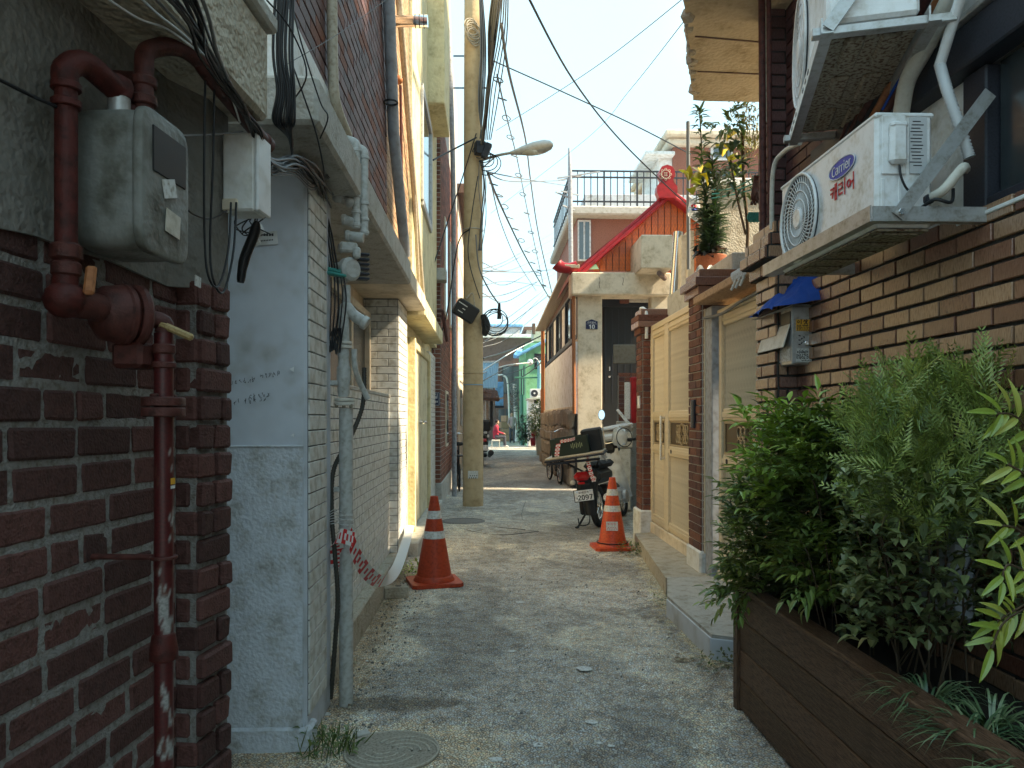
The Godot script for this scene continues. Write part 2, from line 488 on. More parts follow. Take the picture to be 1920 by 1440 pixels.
	K.darkmortar = mat(lin(0.05, 0.045, 0.04), 0.95, T.fine, V * 2.0)
	K.greymortar = mat(lin(0.2, 0.2, 0.2), 0.95, T.fine, V * 2.0)
	K.plaster = mat(lin(0.22, 0.21, 0.19), 0.9, T.soft, V * 0.8, T.fine_n, 0.5)
	K.concrete = mat(lin(0.5, 0.48, 0.44), 0.92, T.soft, V * 0.9, T.fine_n, 0.4)
	K.oldconcrete = mat(lin(0.5, 0.44, 0.35), 0.92, T.soft, V * 0.8, T.fine_n, 0.8)
	K.grey_render = mat(lin(0.6, 0.635, 0.7), 0.75, T.soft, V * 0.25, T.blot_n, 0.12)
	K.grey_rough = mat(lin(0.62, 0.65, 0.7), 0.8, T.soft, V * 1.0, T.fine_n, 0.45)
	K.cream = mat(lin(0.74, 0.64, 0.5), 0.8, T.soft, V * 0.4, T.fine_n, 0.05)
	K.yellow = mat(lin(0.72, 0.64, 0.4), 0.75, T.soft, V * 0.4, T.fine_n, 0.15)
	K.doorpaint = mat(lin(0.72, 0.66, 0.46), 0.5, T.soft, V * 0.5)
	K.whitewall = mat(lin(0.8, 0.8, 0.78), 0.8, T.soft, V * 0.7, T.fine_n, 0.2)
	K.red_pipe = mat(lin(0.1, 0.018, 0.014), 0.6, T.grime, V * 4.0, T.fine_n, 0.3, {"spec": 0.4})
	K.peel = mat(grey(1.0), 0.45, T.fine, V * 3.0, null, 1.0, {"vc": true, "spec": 0.5})
	K.maroon = mat(lin(0.11, 0.032, 0.026), 0.6, T.grime, V * 4.0, T.fine_n, 0.3)
	K.orange_pipe = mat(lin(0.42, 0.16, 0.06), 0.55, T.stain, V * 3.0)
	K.grey_pipe = mat(lin(0.55, 0.55, 0.53), 0.5, T.blot, V * 4.0)
	K.pvc = mat(lin(0.36, 0.38, 0.42), 0.45, T.blot, V * 2.0)
	K.cream_pipe = mat(lin(0.5, 0.43, 0.33), 0.5, T.stain, V * 2.0)
	K.meter = mat(lin(0.27, 0.275, 0.265), 0.5, T.grime, V * 1.2, T.fine_n, 0.2)
	K.black = mat(lin(0.012, 0.012, 0.013), 0.45)
	K.cable = mat(lin(0.016, 0.016, 0.018), 0.4)
	K.cable_grey = mat(lin(0.16, 0.16, 0.16), 0.5)
	K.cable_white = mat(lin(0.6, 0.6, 0.58), 0.4)
	K.white = mat(lin(0.78, 0.79, 0.8), 0.35, T.blot, V * 1.2)
	K.offwhite = mat(lin(0.66, 0.63, 0.56), 0.4, T.soft, V * 1.4)
	K.ac = mat(lin(0.84, 0.85, 0.86), 0.3, T.soft, V * 1.0, null, 1.0, {"spec": 0.5})
	K.ac_grey = mat(lin(0.5, 0.51, 0.52), 0.4)
	K.galv = mat(lin(0.5, 0.5, 0.5), 0.42, T.soft, V * 2.0, null, 1.0, {"metal": 0.6})
	K.rustpan = mat(lin(0.34, 0.31, 0.25), 0.7, T.rust, V * 3.0)
	K.steel = mat(lin(0.7, 0.7, 0.7), 0.22, null, V, null, 1.0, {"metal": 1.0})
	K.chrome = mat(lin(0.85, 0.85, 0.85), 0.1, null, V, null, 1.0, {"metal": 1.0})
	K.bronze = mat(lin(0.86, 0.75, 0.55), 0.42, T.streak, Vector3(30, 1, 30), null, 1.0, {"metal": 0.1})
	K.bronze_dark = mat(lin(0.5, 0.39, 0.24), 0.45, T.streak, Vector3(4, 4, 4), null, 1.0, {"metal": 0.2})
	K.bronze_deep = mat(lin(0.12, 0.085, 0.05), 0.5, null, V, null, 1.0, {"metal": 0.5})
	K.orange = mat(lin(0.66, 0.075, 0.014), 0.42, T.stain, V * 2.2, null, 1.0, {"spec": 0.5})
	K.orange_old = mat(lin(0.5, 0.06, 0.018), 0.5, T.stain, V * 2.0)
	K.reflect = mat(lin(0.75, 0.75, 0.73), 0.4, T.stain, V * 2.2)
	K.planter = mat(lin(0.18, 0.1, 0.06), 0.55, T.wood, Vector3(20, 20, 1.2), T.fine_n, 0.5)
	K.planter_end = mat(lin(0.16, 0.09, 0.055), 0.55, T.wood, Vector3(20, 1.2, 20), T.fine_n, 0.5)
	K.planter_b = mat(lin(0.145, 0.085, 0.05), 0.6, T.wood, Vector3(26, 26, 0.9), T.fine_n, 0.6)
	K.bag = mat(Color(0.9, 0.9, 0.88, 0.38), 0.2, null, V, null, 1.0, {"spec": 0.6}); K.bag.transparency = BaseMaterial3D.TRANSPARENCY_ALPHA
	K.soil = mat(lin(0.03, 0.022, 0.015), 0.95, T.fine, V * 4.0, T.fine_n, 1.0)
	K.orange_wood = mat(lin(0.85, 0.2, 0.03), 0.4, T.wood, Vector3(16, 1.0, 16), null, 1.0, {"coat": 0.3})
	K.red_paint = mat(lin(0.4, 0.014, 0.02), 0.4, T.blot, V)
	K.blue_cloth = mat(lin(0.012, 0.08, 0.42), 0.8, T.fine, V * 6.0)
	K.glass = mat(lin(0.05, 0.07, 0.08), 0.06, null, V, null, 1.0, {"spec": 0.8})
	K.darkframe = mat(lin(0.03, 0.032, 0.045), 0.5, T.fine, V * 2.0)
	K.darkglass = mat(lin(0.035, 0.045, 0.05), 0.25, T.fine, V * 6.0, null, 1.0, {"spec": 0.7})
	K.pole = mat(lin(0.56, 0.42, 0.25), 0.9, T.soft, V * 0.35, T.fine_n, 0.12)
	K.green_wall = mat(lin(0.26, 0.58, 0.32), 0.8, T.soft, V * 0.4)
	K.stone = mat(lin(0.36, 0.3, 0.24), 0.95, T.streak, Vector3(9, 1.5, 9), T.blot_n, 1.5)
	K.brownwall = mat(lin(0.15, 0.09, 0.07), 0.85, T.soft, V * 0.6)
	K.teal = mat(lin(0.05, 0.3, 0.27), 0.5, T.stain, V * 5.0)
	K.ink = mat(lin(0.02, 0.02, 0.025), 0.7)
	K.ink_red = mat(lin(0.55, 0.03, 0.04), 0.5)
	K.ink_blue = mat(lin(0.03, 0.06, 0.4), 0.4)
	K.paper = mat(lin(0.72, 0.72, 0.7), 0.7, T.stain, V * 4.0)
	K.paper_yellow = mat(lin(0.7, 0.36, 0.03), 0.6)
	K.signblue = mat(lin(0.016, 0.022, 0.075), 0.35)
	K.tape_white = mat(lin(0.72, 0.7, 0.68), 0.35, null, V, null, 1.0, {"back": Color(0.4, 0.4, 0.38)})
	K.tape_red = mat(lin(0.6, 0.03, 0.03), 0.35, null, V, null, 1.0, {"back": Color(0.3, 0.02, 0.02)})
	K.taillight = mat(lin(0.4, 0.006, 0.01), 0.1, null, V, null, 1.0, {"coat": 1.0})
	K.rubber = mat(lin(0.015, 0.015, 0.015), 0.7)
	K.mirror = mat(lin(0.9, 0.9, 0.92), 0.03, null, V, null, 1.0, {"metal": 1.0})
	K.blue_sheet = mat(lin(0.2, 0.5, 0.85), 0.6, T.blot, V * 0.5)
	K.skin = mat(grey(1.0), 0.8, null, V, null, 1.0, {"vc": true})
	K.leaf = mat(grey(1.0), 0.36, null, V, null, 1.0, {"vc": true, "back": Color(0.45, 0.5, 0.2), "spec": 0.6})
	K.twig = mat(lin(0.09, 0.06, 0.035), 0.9)
	K.terracotta = mat(lin(0.36, 0.12, 0.06), 0.85, T.stain, V * 3.0)

func _ready():
	var cam = Camera3D.new(); cam.name = "camera"; add_child(cam)
	cam.position = Vector3(0, CH, 0); cam.rotation.y = -yaw
	cam.projection = Camera3D.PROJECTION_FRUSTUM
	cam.near = 0.05; cam.far = 400.0; cam.size = 0.05; cam.frustum_offset = Vector2(0, 65.0 / 1440.0 * 0.05)
	cam.current = true
	var we = WorldEnvironment.new(); we.name = "world"; add_child(we)
	var env = Environment.new(); we.environment = env
	env.tonemap_mode = Environment.TONE_MAPPER_LINEAR
	env.tonemap_exposure = 3.45
	env.background_mode = Environment.BG_SKY
	var sm = ProceduralSkyMaterial.new()
	sm.sky_top_color = lin(0.26, 0.405, 0.48); sm.sky_horizon_color = lin(0.3, 0.42, 0.455); sm.sky_curve = 0.22
	sm.ground_horizon_color = lin(0.2, 0.19, 0.17); sm.ground_bottom_color = lin(0.12, 0.11, 0.1)
	sm.sky_energy_multiplier = 1.0
	var cn = noise(FastNoiseLite.TYPE_SIMPLEX_SMOOTH, 8, 0.009, 5)
	var ci = cn.get_seamless_image(1024, 512, false, false, 0.2, true)
	sm.sky_cover = tx(ramp(ci, [[0.0, Color(0, 0, 0)], [0.5, Color(0.02, 0.02, 0.02)], [0.75, Color(0.28, 0.26, 0.25)], [1.0, Color(0.5, 0.47, 0.45)]]))
	sm.sky_cover_modulate = Color(1, 1, 1, 0.35)
	var sky = Sky.new(); sky.sky_material = sm; env.sky = sky
	env.sdfgi_enabled = true; env.ssao_enabled = true; env.ssil_enabled = true
	env.ambient_light_source = Environment.AMBIENT_SOURCE_SKY
	env.fog_enabled = true; env.fog_density = 0.0012; env.fog_light_color = lin(0.4, 0.46, 0.48)
	var sun = DirectionalLight3D.new(); sun.name = "sun"; add_child(sun)
	sun.light_color = Color(1.0, 0.93, 0.8); sun.light_energy = 1.35; sun.light_angular_distance = 2.5; sun.shadow_enabled = true
	sun.look_at_from_position(Vector3(cos(0.75), sin(0.75), 0.13), Vector3.ZERO)
	rng.seed = 99
	materials()
	ground()
	left_near()
	left_white()
	left_far()
	pole_and_wires()
	right_building()
	right_gates()
	house_ten()
	terrace()
	far_end()
	air_conditioners()
	planter()
	street_things()
	scooter()
	small_marks()

func ground():
	# a fine sheet in view, coarse beyond; colour patches are dirt, worn pale stone, repairs and moss with ragged edges
	var n1 = noise(FastNoiseLite.TYPE_SIMPLEX_SMOOTH, 71, 1.0, 4)
	var n2 = noise(FastNoiseLite.TYPE_SIMPLEX_SMOOTH, 72, 6.0, 4)
	var shade = func(x, z):
		var h = n2.get_noise_2d(x * 1.6, z * 1.6)
		var g = n2.get_noise_2d(x * 5.0 + 7, z * 5.0)
		var rag = 0.5 * h + 0.3 * g
		var c = Color(1, 1, 1) * (1.0 + 0.22 * g)
		c = c.lerp(Color(1.5, 1.46, 1.32), 0.65 * smoothstep(0.12, 0.3, n1.get_noise_2d(x * 1.2 + 40, z * 0.6) + 0.35 * rag))
		c = c.lerp(Color(0.62, 0.62, 0.62), 0.7 * smoothstep(0.1, 0.24, n1.get_noise_2d(x * 0.9 - 20, z * 0.5) + 0.3 * rag))
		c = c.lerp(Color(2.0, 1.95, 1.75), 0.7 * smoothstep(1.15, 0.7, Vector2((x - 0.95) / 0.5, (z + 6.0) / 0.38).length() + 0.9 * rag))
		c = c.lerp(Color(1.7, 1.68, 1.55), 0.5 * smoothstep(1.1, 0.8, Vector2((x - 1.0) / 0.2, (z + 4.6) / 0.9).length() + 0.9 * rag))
		var dl = x + 0.6
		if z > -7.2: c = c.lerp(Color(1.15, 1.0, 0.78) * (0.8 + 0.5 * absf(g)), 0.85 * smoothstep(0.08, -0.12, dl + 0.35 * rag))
		c = c.lerp(Color(1.3, 1.15, 0.92), 0.85 * smoothstep(1.2, 0.75, Vector2((x + 0.32) / 0.42, (z + 3.25) / 0.3).length() + 0.9 * rag))
		c = c.lerp(Color(0.36, 0.31, 0.26), 0.8 * smoothstep(1.1, 0.6, Vector2((x + 0.42) / 0.38, (z + 3.78) / 0.13).length() + 1.0 * rag))
		var dr = (1.3 + maxf(0.0, -z - 5.4) * 0.105) - x
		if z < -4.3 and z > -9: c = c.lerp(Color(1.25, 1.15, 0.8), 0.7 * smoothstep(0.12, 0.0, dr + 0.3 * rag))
		if x > 0.15 and x < 0.62 and z < -8.6 and z > -9.7: c = c.lerp(Color(0.7, 0.7, 0.72), 0.6)
		return Color(clampf(c.r * 0.76, 0.1, 1.0), clampf(c.g * 0.76, 0.1, 1.0), clampf(c.b * 0.76, 0.1, 1.0), 1)
	for e in [[190, 420, -1.5, 2.5, -1.2, -14.6, 0.0, "ground"], [40, 90, -5.0, 8.0, 3.0, -75.0, -0.018, "street"]]:
		var m = M.new(); m.tint = true
		var pts = []
		var cols = []
		for b in e[1]:
			var z = lerpf(e[4], e[5], float(b) / (e[1] - 1))
			for a in e[0]:
				var x = lerpf(e[2], e[3], float(a) / (e[0] - 1))
				pts.append(Vector3(x, e[6] + 0.012 * n1.get_noise_2d(x * 0.6, z * 0.6) + 0.004 * n2.get_noise_2d(x, z), z))
				cols.append(shade.call(x, z))
		m.grid(pts, e[0], e[1], false)
		for k in cols.size(): m.c[k] = cols[k]
		struct(e[7], m, K.asphalt)
	var m2 = M.new(); m2.tint = true; m2.col = Color(0.5, 0.5, 0.5)
	m2.quad(Vector3(-150, -0.06, 150), Vector3(150, -0.06, 150), Vector3(150, -0.06, -250), Vector3(-150, -0.06, -250))
	struct("terrain", m2, K.asphalt)
	# far road climbs slightly out of the alley
	# crack and joint lines as shallow ribs of tar
	for e in [[[835, 968], [905, 985], [985, 993]], [[985, 940], [978, 965], [985, 985]], [[860, 990], [930, 1003], [1010, 996]]]:
		var ps = []
		for q in e: ps.append(G(q[0], q[1]) + Vector3(0, -0.001, 0))
		var cm = M.new(); cm.tube(curve(ps, 6), 0.005, 5)
		solo("tar_seam", cm, K.black, ["dark tar seam across the alley before the pole", "short dark crack running along the alley before the pole", "curved tar seam near the manhole in mid alley", "dark tar seam across the alley right of the standing cone"][used.get("tar_seam", -1) + 1], "crack")

func G(px, py): return P(px, py, CH * F / (py - HY))

var LA: Vector3
var LD: Vector3
var LN: Vector3
func LW(s, y, off): return LA + LD * s + LN * off + Vector3(0, y, 0)   # along the near wall, height, out of it

func left_near():
	LA = P(330, HY, 1.85); LA.y = 0
	var al = atan(125.0 / 1440.0)
	LD = Vector3(sin(al), 0, -cos(al)); LN = Vector3(cos(al), 0, sin(al))
	var w = thing("brick_wall", "dark red brick wall with plastered upper half carrying the old gas meter", "wall", LW(-1.5, 0, 0))
	var b = Basis(LD, Vector3.UP, LN)
	var m = M.new(); m.box(LW(-2.2, 0.86, -0.15), Vector3(4.4, 1.72, 0.3), b); put(w, "mortar_bed", m, K.mortar)
	var mats = [K.redbrick0, K.redbrick1, K.redbrick2, K.redbrick3]
	bricks(w, LW(-3.0, 0.0, 0), LN, 3.0, 1.72, 0.0695, 0.188, 0.013, 0.0045, mats, {"jit": 0.004, "bev": 0.005, "seed": 3, "wild": true})
	m = M.new(); var mp = []
	var mn = noise(FastNoiseLite.TYPE_SIMPLEX_SMOOTH, 29, 9.0, 4)
	for q in 110:
		for a in 150:
			var s0 = lerpf(-1.9, -0.005, a / 149.0); var y0 = 1.715 * q / 109.0
			mp.append(LW(s0, y0, 0.001 + 0.0032 * mn.get_noise_2d(s0 * 1.6, y0 * 4.0)))
	m.grid(mp, 150, 110, true); put(w, "smeared_mortar", m, K.mortar)
	# pier at the end
	var al2 = atan(265.0 / 1440.0)
	var pd = Vector3(sin(al2), 0, -cos(al2)); var pn = Vector3(cos(al2), 0, sin(al2))
	var p0 = P(372, HY, 1.84); p0.y = 0
	var m2 = M.new(); m2.box(p0 + pd * 0.078 - pn * 0.16 + Vector3(0, 0.86, 0), Vector3(0.145, 1.72, 0.3), Basis(pd, Vector3.UP, pn)); put(w, "pier_core", m2, K.mortar)
	bricks(w, p0, pn, 0.15, 1.72, 0.0695, 0.188, 0.012, 0.008, mats, {"jit": 0.005, "bev": 0.006, "seed": 4, "wild": true, "shift": -0.09})
	bricks(w, p0 - pd.cross(Vector3.UP) * 0 - pn * 0.3 + pd * 0.002, -pd, 0.3, 1.72, 0.0695, 0.188, 0.012, 0.004, mats, {"jit": 0.003, "bev": 0.005, "seed": 5})
	# rendered upper half, lumpy lower edge
	m = M.new()
	var N2 = 40
	var rn = noise(FastNoiseLite.TYPE_SIMPLEX_SMOOTH, 9, 3.0, 3)
	for k in N2:
		var s0 = lerpf(-4.4, 0.165, float(k) / N2); var s1 = lerpf(-4.4, 0.165, float(k + 1) / N2)
		var ya = 1.715 + 0.02 * rn.get_noise_1d(s0); var yb = 1.715 + 0.02 * rn.get_noise_1d(s1)
		var oa = 0.012 + (0.045 if s0 > -0.03 else 0.0); var ob = 0.012 + (0.045 if s1 > -0.03 else 0.0)
		m.quad(LW(s0, ya, oa), LW(s1, yb, ob), LW(s1, 2.6, ob), LW(s0, 2.6, oa))
		m.quad(LW(s0, ya, -0.2), LW(s1, yb, -0.2), LW(s1, yb, ob), LW(s0, ya, oa))
	m.quad(LW(0.165, 1.715, 0.057), LW(0.165, 1.715, -0.3), LW(0.165, 2.6, -0.3), LW(0.165, 2.6, 0.057))
	put(w, "render_coat", m, K.plaster)
	# projecting eave with coping above
	m = M.new()
	m.bar(LW(-4.4, 2.31, 0.12), Vector3(-0.735, 2.31, -2.08), 0.3, 0.24, 0.012); put(w, "eave", m, K.oldconcrete)
	m = M.new(); m.bar(LW(-4.4, 2.455, 0.14), Vector3(-0.73, 2.455, -2.1), 0.33, 0.045, 0.008); put(w, "coping", m, K.concrete)
	m = M.new(); m.ab(Vector3(-3.0, 0, -3.2), Vector3(-1.25, 3.4, -1.9)); m.ab(Vector3(-3.0, 2.6, -0.6), Vector3(-1.15, 3.2, -1.4)); put(w, "rear_block", m, K.plaster)

	# gas meter
	var gm = thing("gas_meter", "grimy grey gas meter box on the plastered wall", "gas meter", LW(-0.4, 1.67, 0.1))
	m = M.new()
	var c0 = P(272, HY, 1.40); c0.y = 0
	var ctr = c0 + LD * 0.085 - LN * 0.075 + Vector3(0, 1.845, 0)
	var pr = []
	for e in [[-0.085, -0.085], [-0.05, -0.125], [0.06, -0.125], [0.085, -0.09], [0.085, 0.1], [0.065, 0.125], [-0.055, 0.14], [-0.085, 0.115]]: pr.append(Vector2(e[0], e[1]))
	m.sell(ctr - LN * 0.004, Vector3(0.088, 0.132, 0.07), b, 0.32)
	put(gm, "case", m, K.meter)
	m = M.new(); m.sell(ctr + LN * 0.062, Vector3(0.09, 0.135, 0.012), b, 0.28)
	var lip = put(gm, "front_cover", m, K.meter)
	m = M.new(); m.box(ctr + LN * 0.074 + LD * 0.005 + Vector3(0, 0.06, 0), Vector3(0.125, 0.085, 0.006), b, 0.001); put(lip, "index_window", m, K.black)
	m = M.new(); m.box(ctr + LN * 0.0765 + LD * 0.002 + Vector3(0, 0.0, 0), Vector3(0.05, 0.035, 0.0015), b.rotated(LN, 0.3)); put(lip, "paper_label", m, K.paper)
	m = M.new(); m.box(ctr + LN * 0.0765 + LD * 0.015 + Vector3(0, -0.065, 0), Vector3(0.055, 0.045, 0.0015), b.rotated(LN, -0.1)); put(lip, "paper_label", m, K.offwhite)
	for yy in [0.0, -0.09]:
		m = M.new(); m.box(ctr - LN * 0.1 + Vector3(0, yy, 0), Vector3(0.1, 0.03, 0.08), b, 0.004); put(gm, "wall_bracket", m, K.darkframe)
	for e in [[-0.04], [0.045]]:
		m = M.new(); m.tube([ctr + LD * e[0] + Vector3(0, 0.11, 0), ctr + LD * e[0] + Vector3(0, 0.165, 0)], 0.017, 12); put(gm, "nozzle", m, K.galv)
	# inlet pipe
	var gp = thing("gas_pipe", "red gas pipe hooking over into the top of the grey meter", "pipe", LW(-0.5, 1.6, 0.1))
	var a0 = P(124, 505, 1.33); var a1 = P(124, 130, 1.33)
	m = M.new(); m.tube([a0, a1], 0.0185, 14); put(gp, "riser", m, K.red_pipe)
	var nz1 = ctr + LD * -0.04 + Vector3(0, 0.16, 0)
	m = M.new(); m.tube(curve([a1 - Vector3(0, 0.03, 0), a1, a1 + Vector3(0, 0.028, 0) + (nz1 - a1) * 0.35, Vector3(nz1.x, a1.y + 0.012, nz1.z) , nz1 + Vector3(0, 0.03, 0), nz1], 5), 0.022, 14); put(gp, "elbow", m, K.red_pipe)
	for y in [0.0, -0.03]:
		m = M.new(); m.disc(a1 + Vector3(0, y - 0.03, 0), Vector3.UP, 0.0245, 0.014, 16); put(gp, "collar", m, K.red_pipe)
	m = M.new(); m.disc(a0 + Vector3(0, 0.03, 0), Vector3.UP, 0.026, 0.03, 6); m.disc(a0, Vector3.UP, 0.024, 0.025, 16); put(gp, "union_nut", m, K.maroon)
	m = M.new(); m.tube([nz1 - Vector3(0, 0.03, 0), nz1 + Vector3(0, 0.012, 0)], 0.02, 12); put(gp, "swivel_nut", m, K.galv)
	# valve, tee, regulator
	var tee = P(122, 562, 1.33)
	m = M.new(); m.tube([a0, tee + Vector3(0, 0.02, 0)], 0.021, 12); m.ell(tee, Vector3(0.035, 0.033, 0.035)); put(gp, "tee", m, K.red_pipe)
	var rg = P(243, 592, 1.46)
	m = M.new(); m.tube(curve([tee, tee.lerp(rg, 0.4), rg], 5), [0.03, 0.03, 0.029, 0.027, 0.026, 0.025, 0.025, 0.024, 0.024, 0.024, 0.024], 14); put(gp, "valve_body", m, K.maroon)
	m = M.new(); m.bar(P(172, 500, 1.36), P(166, 552, 1.33), 0.018, 0.012, 0.004); put(gp, "valve_lever", m, K.orange_pipe)
	var ax = (LD * 0.8 + LN * 0.55).normalized()
	m = M.new(); m.disc(rg - ax * 0.012, ax, 0.058, 0.02, 28, 0.3); m.disc(rg + ax * 0.012, ax, 0.06, 0.02, 28, 0.3); m.lathe([Vector2(0.056, 0.0), Vector2(0.05, -0.03), Vector2(0.03, -0.045), Vector2(0.001, -0.047)], Transform3D(Basis(ax.cross(Vector3.UP), ax, -Vector3.UP), rg - ax * 0.02), 20); put(gp, "regulator", m, K.maroon)
	m = M.new(); m.box(rg + Vector3(0, -0.075, 0) + LD * 0.02, Vector3(0.07, 0.05, 0.06), b, 0.008); put(gp, "regulator_base", m, K.maroon)
	# lower riser with peeling paint
	var lr = thing("gas_riser", "tall red gas riser with peeling paint before the dark brick wall", "pipe", P(310, HY, 1.5) * Vector3(1, 0, 1))
	var r0 = P(307, 625, 1.5)
	var rx = r0.x; var rz = r0.z
	var pn2 = noise(FastNoiseLite.TYPE_SIMPLEX_SMOOTH, 91, 9.0, 3)
	var pts = []
	for k in 150: pts.append(Vector3(rx, lerpf(0.0, r0.y, k / 149.0), rz))
	m = M.new(); m.tint = true
	m.tube(pts, 0.018, 24, true, func(p, nn):
		var side = nn.dot(Vector3(0.9, 0, 0.42))
		var v = (pn2.get_noise_3d(p.x * 2.2, p.y * 1.1, p.z * 2.2) + 0.35 * pn2.get_noise_3d(p.x * 14, p.y * 9, p.z * 14)) + side * 0.3 - 0.46
		if p.y > 1.36: v -= 0.5
		return Color(0.4, 0.39, 0.37) if v > 0.06 else (Color(0.13, 0.05, 0.035) if v > 0.0 else Color(0.1, 0.014, 0.012)))
	put(lr, "pipe", m, K.peel)
	for e in [[685, 0.023, 0.012], [655, 0.022, 0.02], [1045, 0.026, 0.006]]:
		var y = 1.4 + (HY - e[0]) / F * 1.5
		m = M.new(); m.disc(Vector3(rx, y, rz), Vector3.UP, e[1], e[2], 20); put(lr, "collar", m, K.maroon)
	var fy = 1.4 + (HY - 762) / F * 1.5
	for e in [0.009, -0.011]:
		m = M.new(); m.lathe([Vector2(0.0001, -0.009), Vector2(0.046, -0.009), Vector2(0.047, -0.007), Vector2(0.047, 0.007), Vector2(0.045, 0.009), Vector2(0.0001, 0.009)], Transform3D(Basis(LD, Vector3.UP, LN) * Basis.from_scale(Vector3(1.15, 1, 0.75)), Vector3(rx, fy + e, rz)), 28); put(lr, "flange", m, K.maroon)
	for e in [-0.04, 0.04]:
		m = M.new(); m.disc(Vector3(rx, fy + 0.018, rz) + LD * e * 0.9, Vector3.UP, 0.008, 0.012, 6); put(lr, "bolt", m, K.maroon)
	var sy = 1.4 + (HY - 1215) / F * 1.5
	m = M.new(); m.lathe([Vector2(0.018, 0.03), Vector2(0.022, 0.025), Vector2(0.026, 0.0), Vector2(0.027, -0.02), Vector2(0.021, -0.024)], Transform3D(Basis(), Vector3(rx, sy, rz)), 20); put(lr, "socket", m, K.red_pipe)
	m = M.new(); m.tube([Vector3(rx, 1.4 + (HY - 1045) / F * 1.5, rz), Vector3(rx, 1.4 + (HY - 1045) / F * 1.5, rz) - LN * 0.17], 0.006, 8); put(lr, "wall_clamp", m, K.maroon)
	m = M.new(); m.tube(curve([r0, r0 + Vector3(0, 0.02, 0), rg + ax * 0.03], 5), 0.017, 10); put(lr, "bend", m, K.maroon)
	m = M.new(); m.bar(P(298, 606, 1.49), P(362, 634, 1.5), 0.016, 0.014, 0.004); put(lr, "yellow_lever", m, mat(lin(0.42, 0.3, 0.13), 0.5, T.stain, Vector3.ONE * 8))
	m = M.new(); m.box(Vector3(rx, 1.4 + (HY - 902) / F * 1.5, rz) + LN * 0.0185 + LD * 0.0, Vector3(0.016, 0.012, 0.001), b); put(lr, "yellow_sticker", m, K.paper_yellow)
	m = M.new(); m.box(Vector3(rx, 1.4 + (HY - 913) / F * 1.5, rz) + LN * 0.0185 + LD * 0.0, Vector3(0.016, 0.006, 0.001), b); put(lr, "white_sticker", m, K.paper)
	# outlet pipe of the meter
	var op = thing("gas_pipe", "maroon gas pipe looping under the eave above the meter", "pipe", LW(-0.2, 2.0, 0.1))
	var q0 = ctr + LD * 0.045 + Vector3(0, 0.16, 0)
	m = M.new(); m.tube(curve([q0, q0 + Vector3(0, 0.03, 0), P(270, 205, 1.5), P(270, 130, 1.52), P(278, 95, 1.55), P(330, 88, 1.62), P(370, 110, 1.68), P(400, 150, 1.75), P(500, 272, 2.15)], 6), 0.0185, 12); put(op, "bend", m, K.maroon)
	m = M.new(); m.ell(P(243, 218, 1.5), Vector3(0.03, 0.028, 0.03)); put(op, "elbow", m, K.maroon)
	for e in [[270, 190, 1.5], [270, 155, 1.51]]:
		m = M.new(); m.disc(P(e[0], e[1], e[2]), Vector3.UP, 0.024, 0.02, 14); put(op, "collar", m, K.maroon)
	m = M.new(); m.tube([P(184, 146, 1.62), P(262, 152, 1.52)], 0.018, 12); m.disc(P(184, 146, 1.62), LD, 0.026, 0.02, 14); put(op, "wall_stub", m, K.maroon)
	m = M.new(); m.disc(P(497, 268, 2.14), (P(500, 272, 2.15) - P(400, 150, 1.75)), 0.024, 0.05, 14); put(op, "end_cap", m, K.maroon)
	# electricity box
	var eb = thing("junction_box", "pale electric box hanging at the end of the eave", "electric box", P(445, 400, 1.98))
	var e0 = P(436, 325, 1.98)
	m = M.new(); m.box(e0 + LN * 0.02 + LD * 0.03, Vector3(0.085, 0.2, 0.085), Basis(LD, Vector3.UP, LN), 0.006); put(eb, "case", m, K.whitewall)
	m = M.new(); m.box(e0 + LN * 0.068 + LD * 0.03, Vector3(0.088, 0.2, 0.012), Basis(LD, Vector3.UP, LN), 0.004); put(eb, "lid", m, K.white)
	m = M.new(); m.box(e0 + LN * 0.0 - LD * 0.016 - Vector3(0, 0.085, 0), Vector3(0.01, 0.03, 0.04), Basis(LD, Vector3.UP, LN), 0.003); put(eb, "latch", m, K.cream)
	# cable bundle along the eave
	var bl = "black cable of the bundle strung along the eave over the meter"
	for k in 13:
		var f = float(k) / 12
		var j = func(s): return Vector3(rng.randf_range(-s, s), rng.randf_range(-s, s), rng.randf_range(-s, s))
		var p = [P(235 + 120 * f, -60, 1.2 + 0.15 * f), P(330 + 50 * f, 20 + 15 * rng.randf(), 1.45) + j.call(0.012), P(385 + 18 * f, 105, 1.62) + j.call(0.012), P(438 + 10 * f, 190, 1.82) + j.call(0.012), P(475 + 8 * f, 248, 1.97) + j.call(0.012), P(492 + 5 * f, 285 + 12 * f, 2.05) + j.call(0.01)]
		cable("cable", curve(p, 6), rng.randf_range(0.0024, 0.0048), K.cable if k % 6 else K.cable_grey, bl, "bundle of cables along the eave")
	cable("cable", curve([P(190, -10, 1.3), P(260, 35, 1.45), P(315, 55, 1.55), P(375, 100, 1.62)], 6), 0.0022, K.cable_white, "pale wire sagging across the plaster into the cable bundle")
	cable("cable", curve([P(262, -5, 1.3), P(300, 30, 1.45), P(355, 75, 1.58), P(420, 150, 1.75), P(450, 230, 1.9)], 6), 0.0022, K.cable_white, "bright wire following the cable bundle to the electric box")
	cable("cable", curve([P(-20, 140, 1.2), P(60, 180, 1.27), P(105, 200, 1.31)], 5), 0.0035, K.cable, "black wire running across the plaster to the red pipe")
	cable("cable", curve([P(282, 252, 1.5), P(370, 254, 1.7), P(455, 247, 1.95)], 5), 0.0022, K.cable_grey, "thin taut wire from the meter to the electric box")
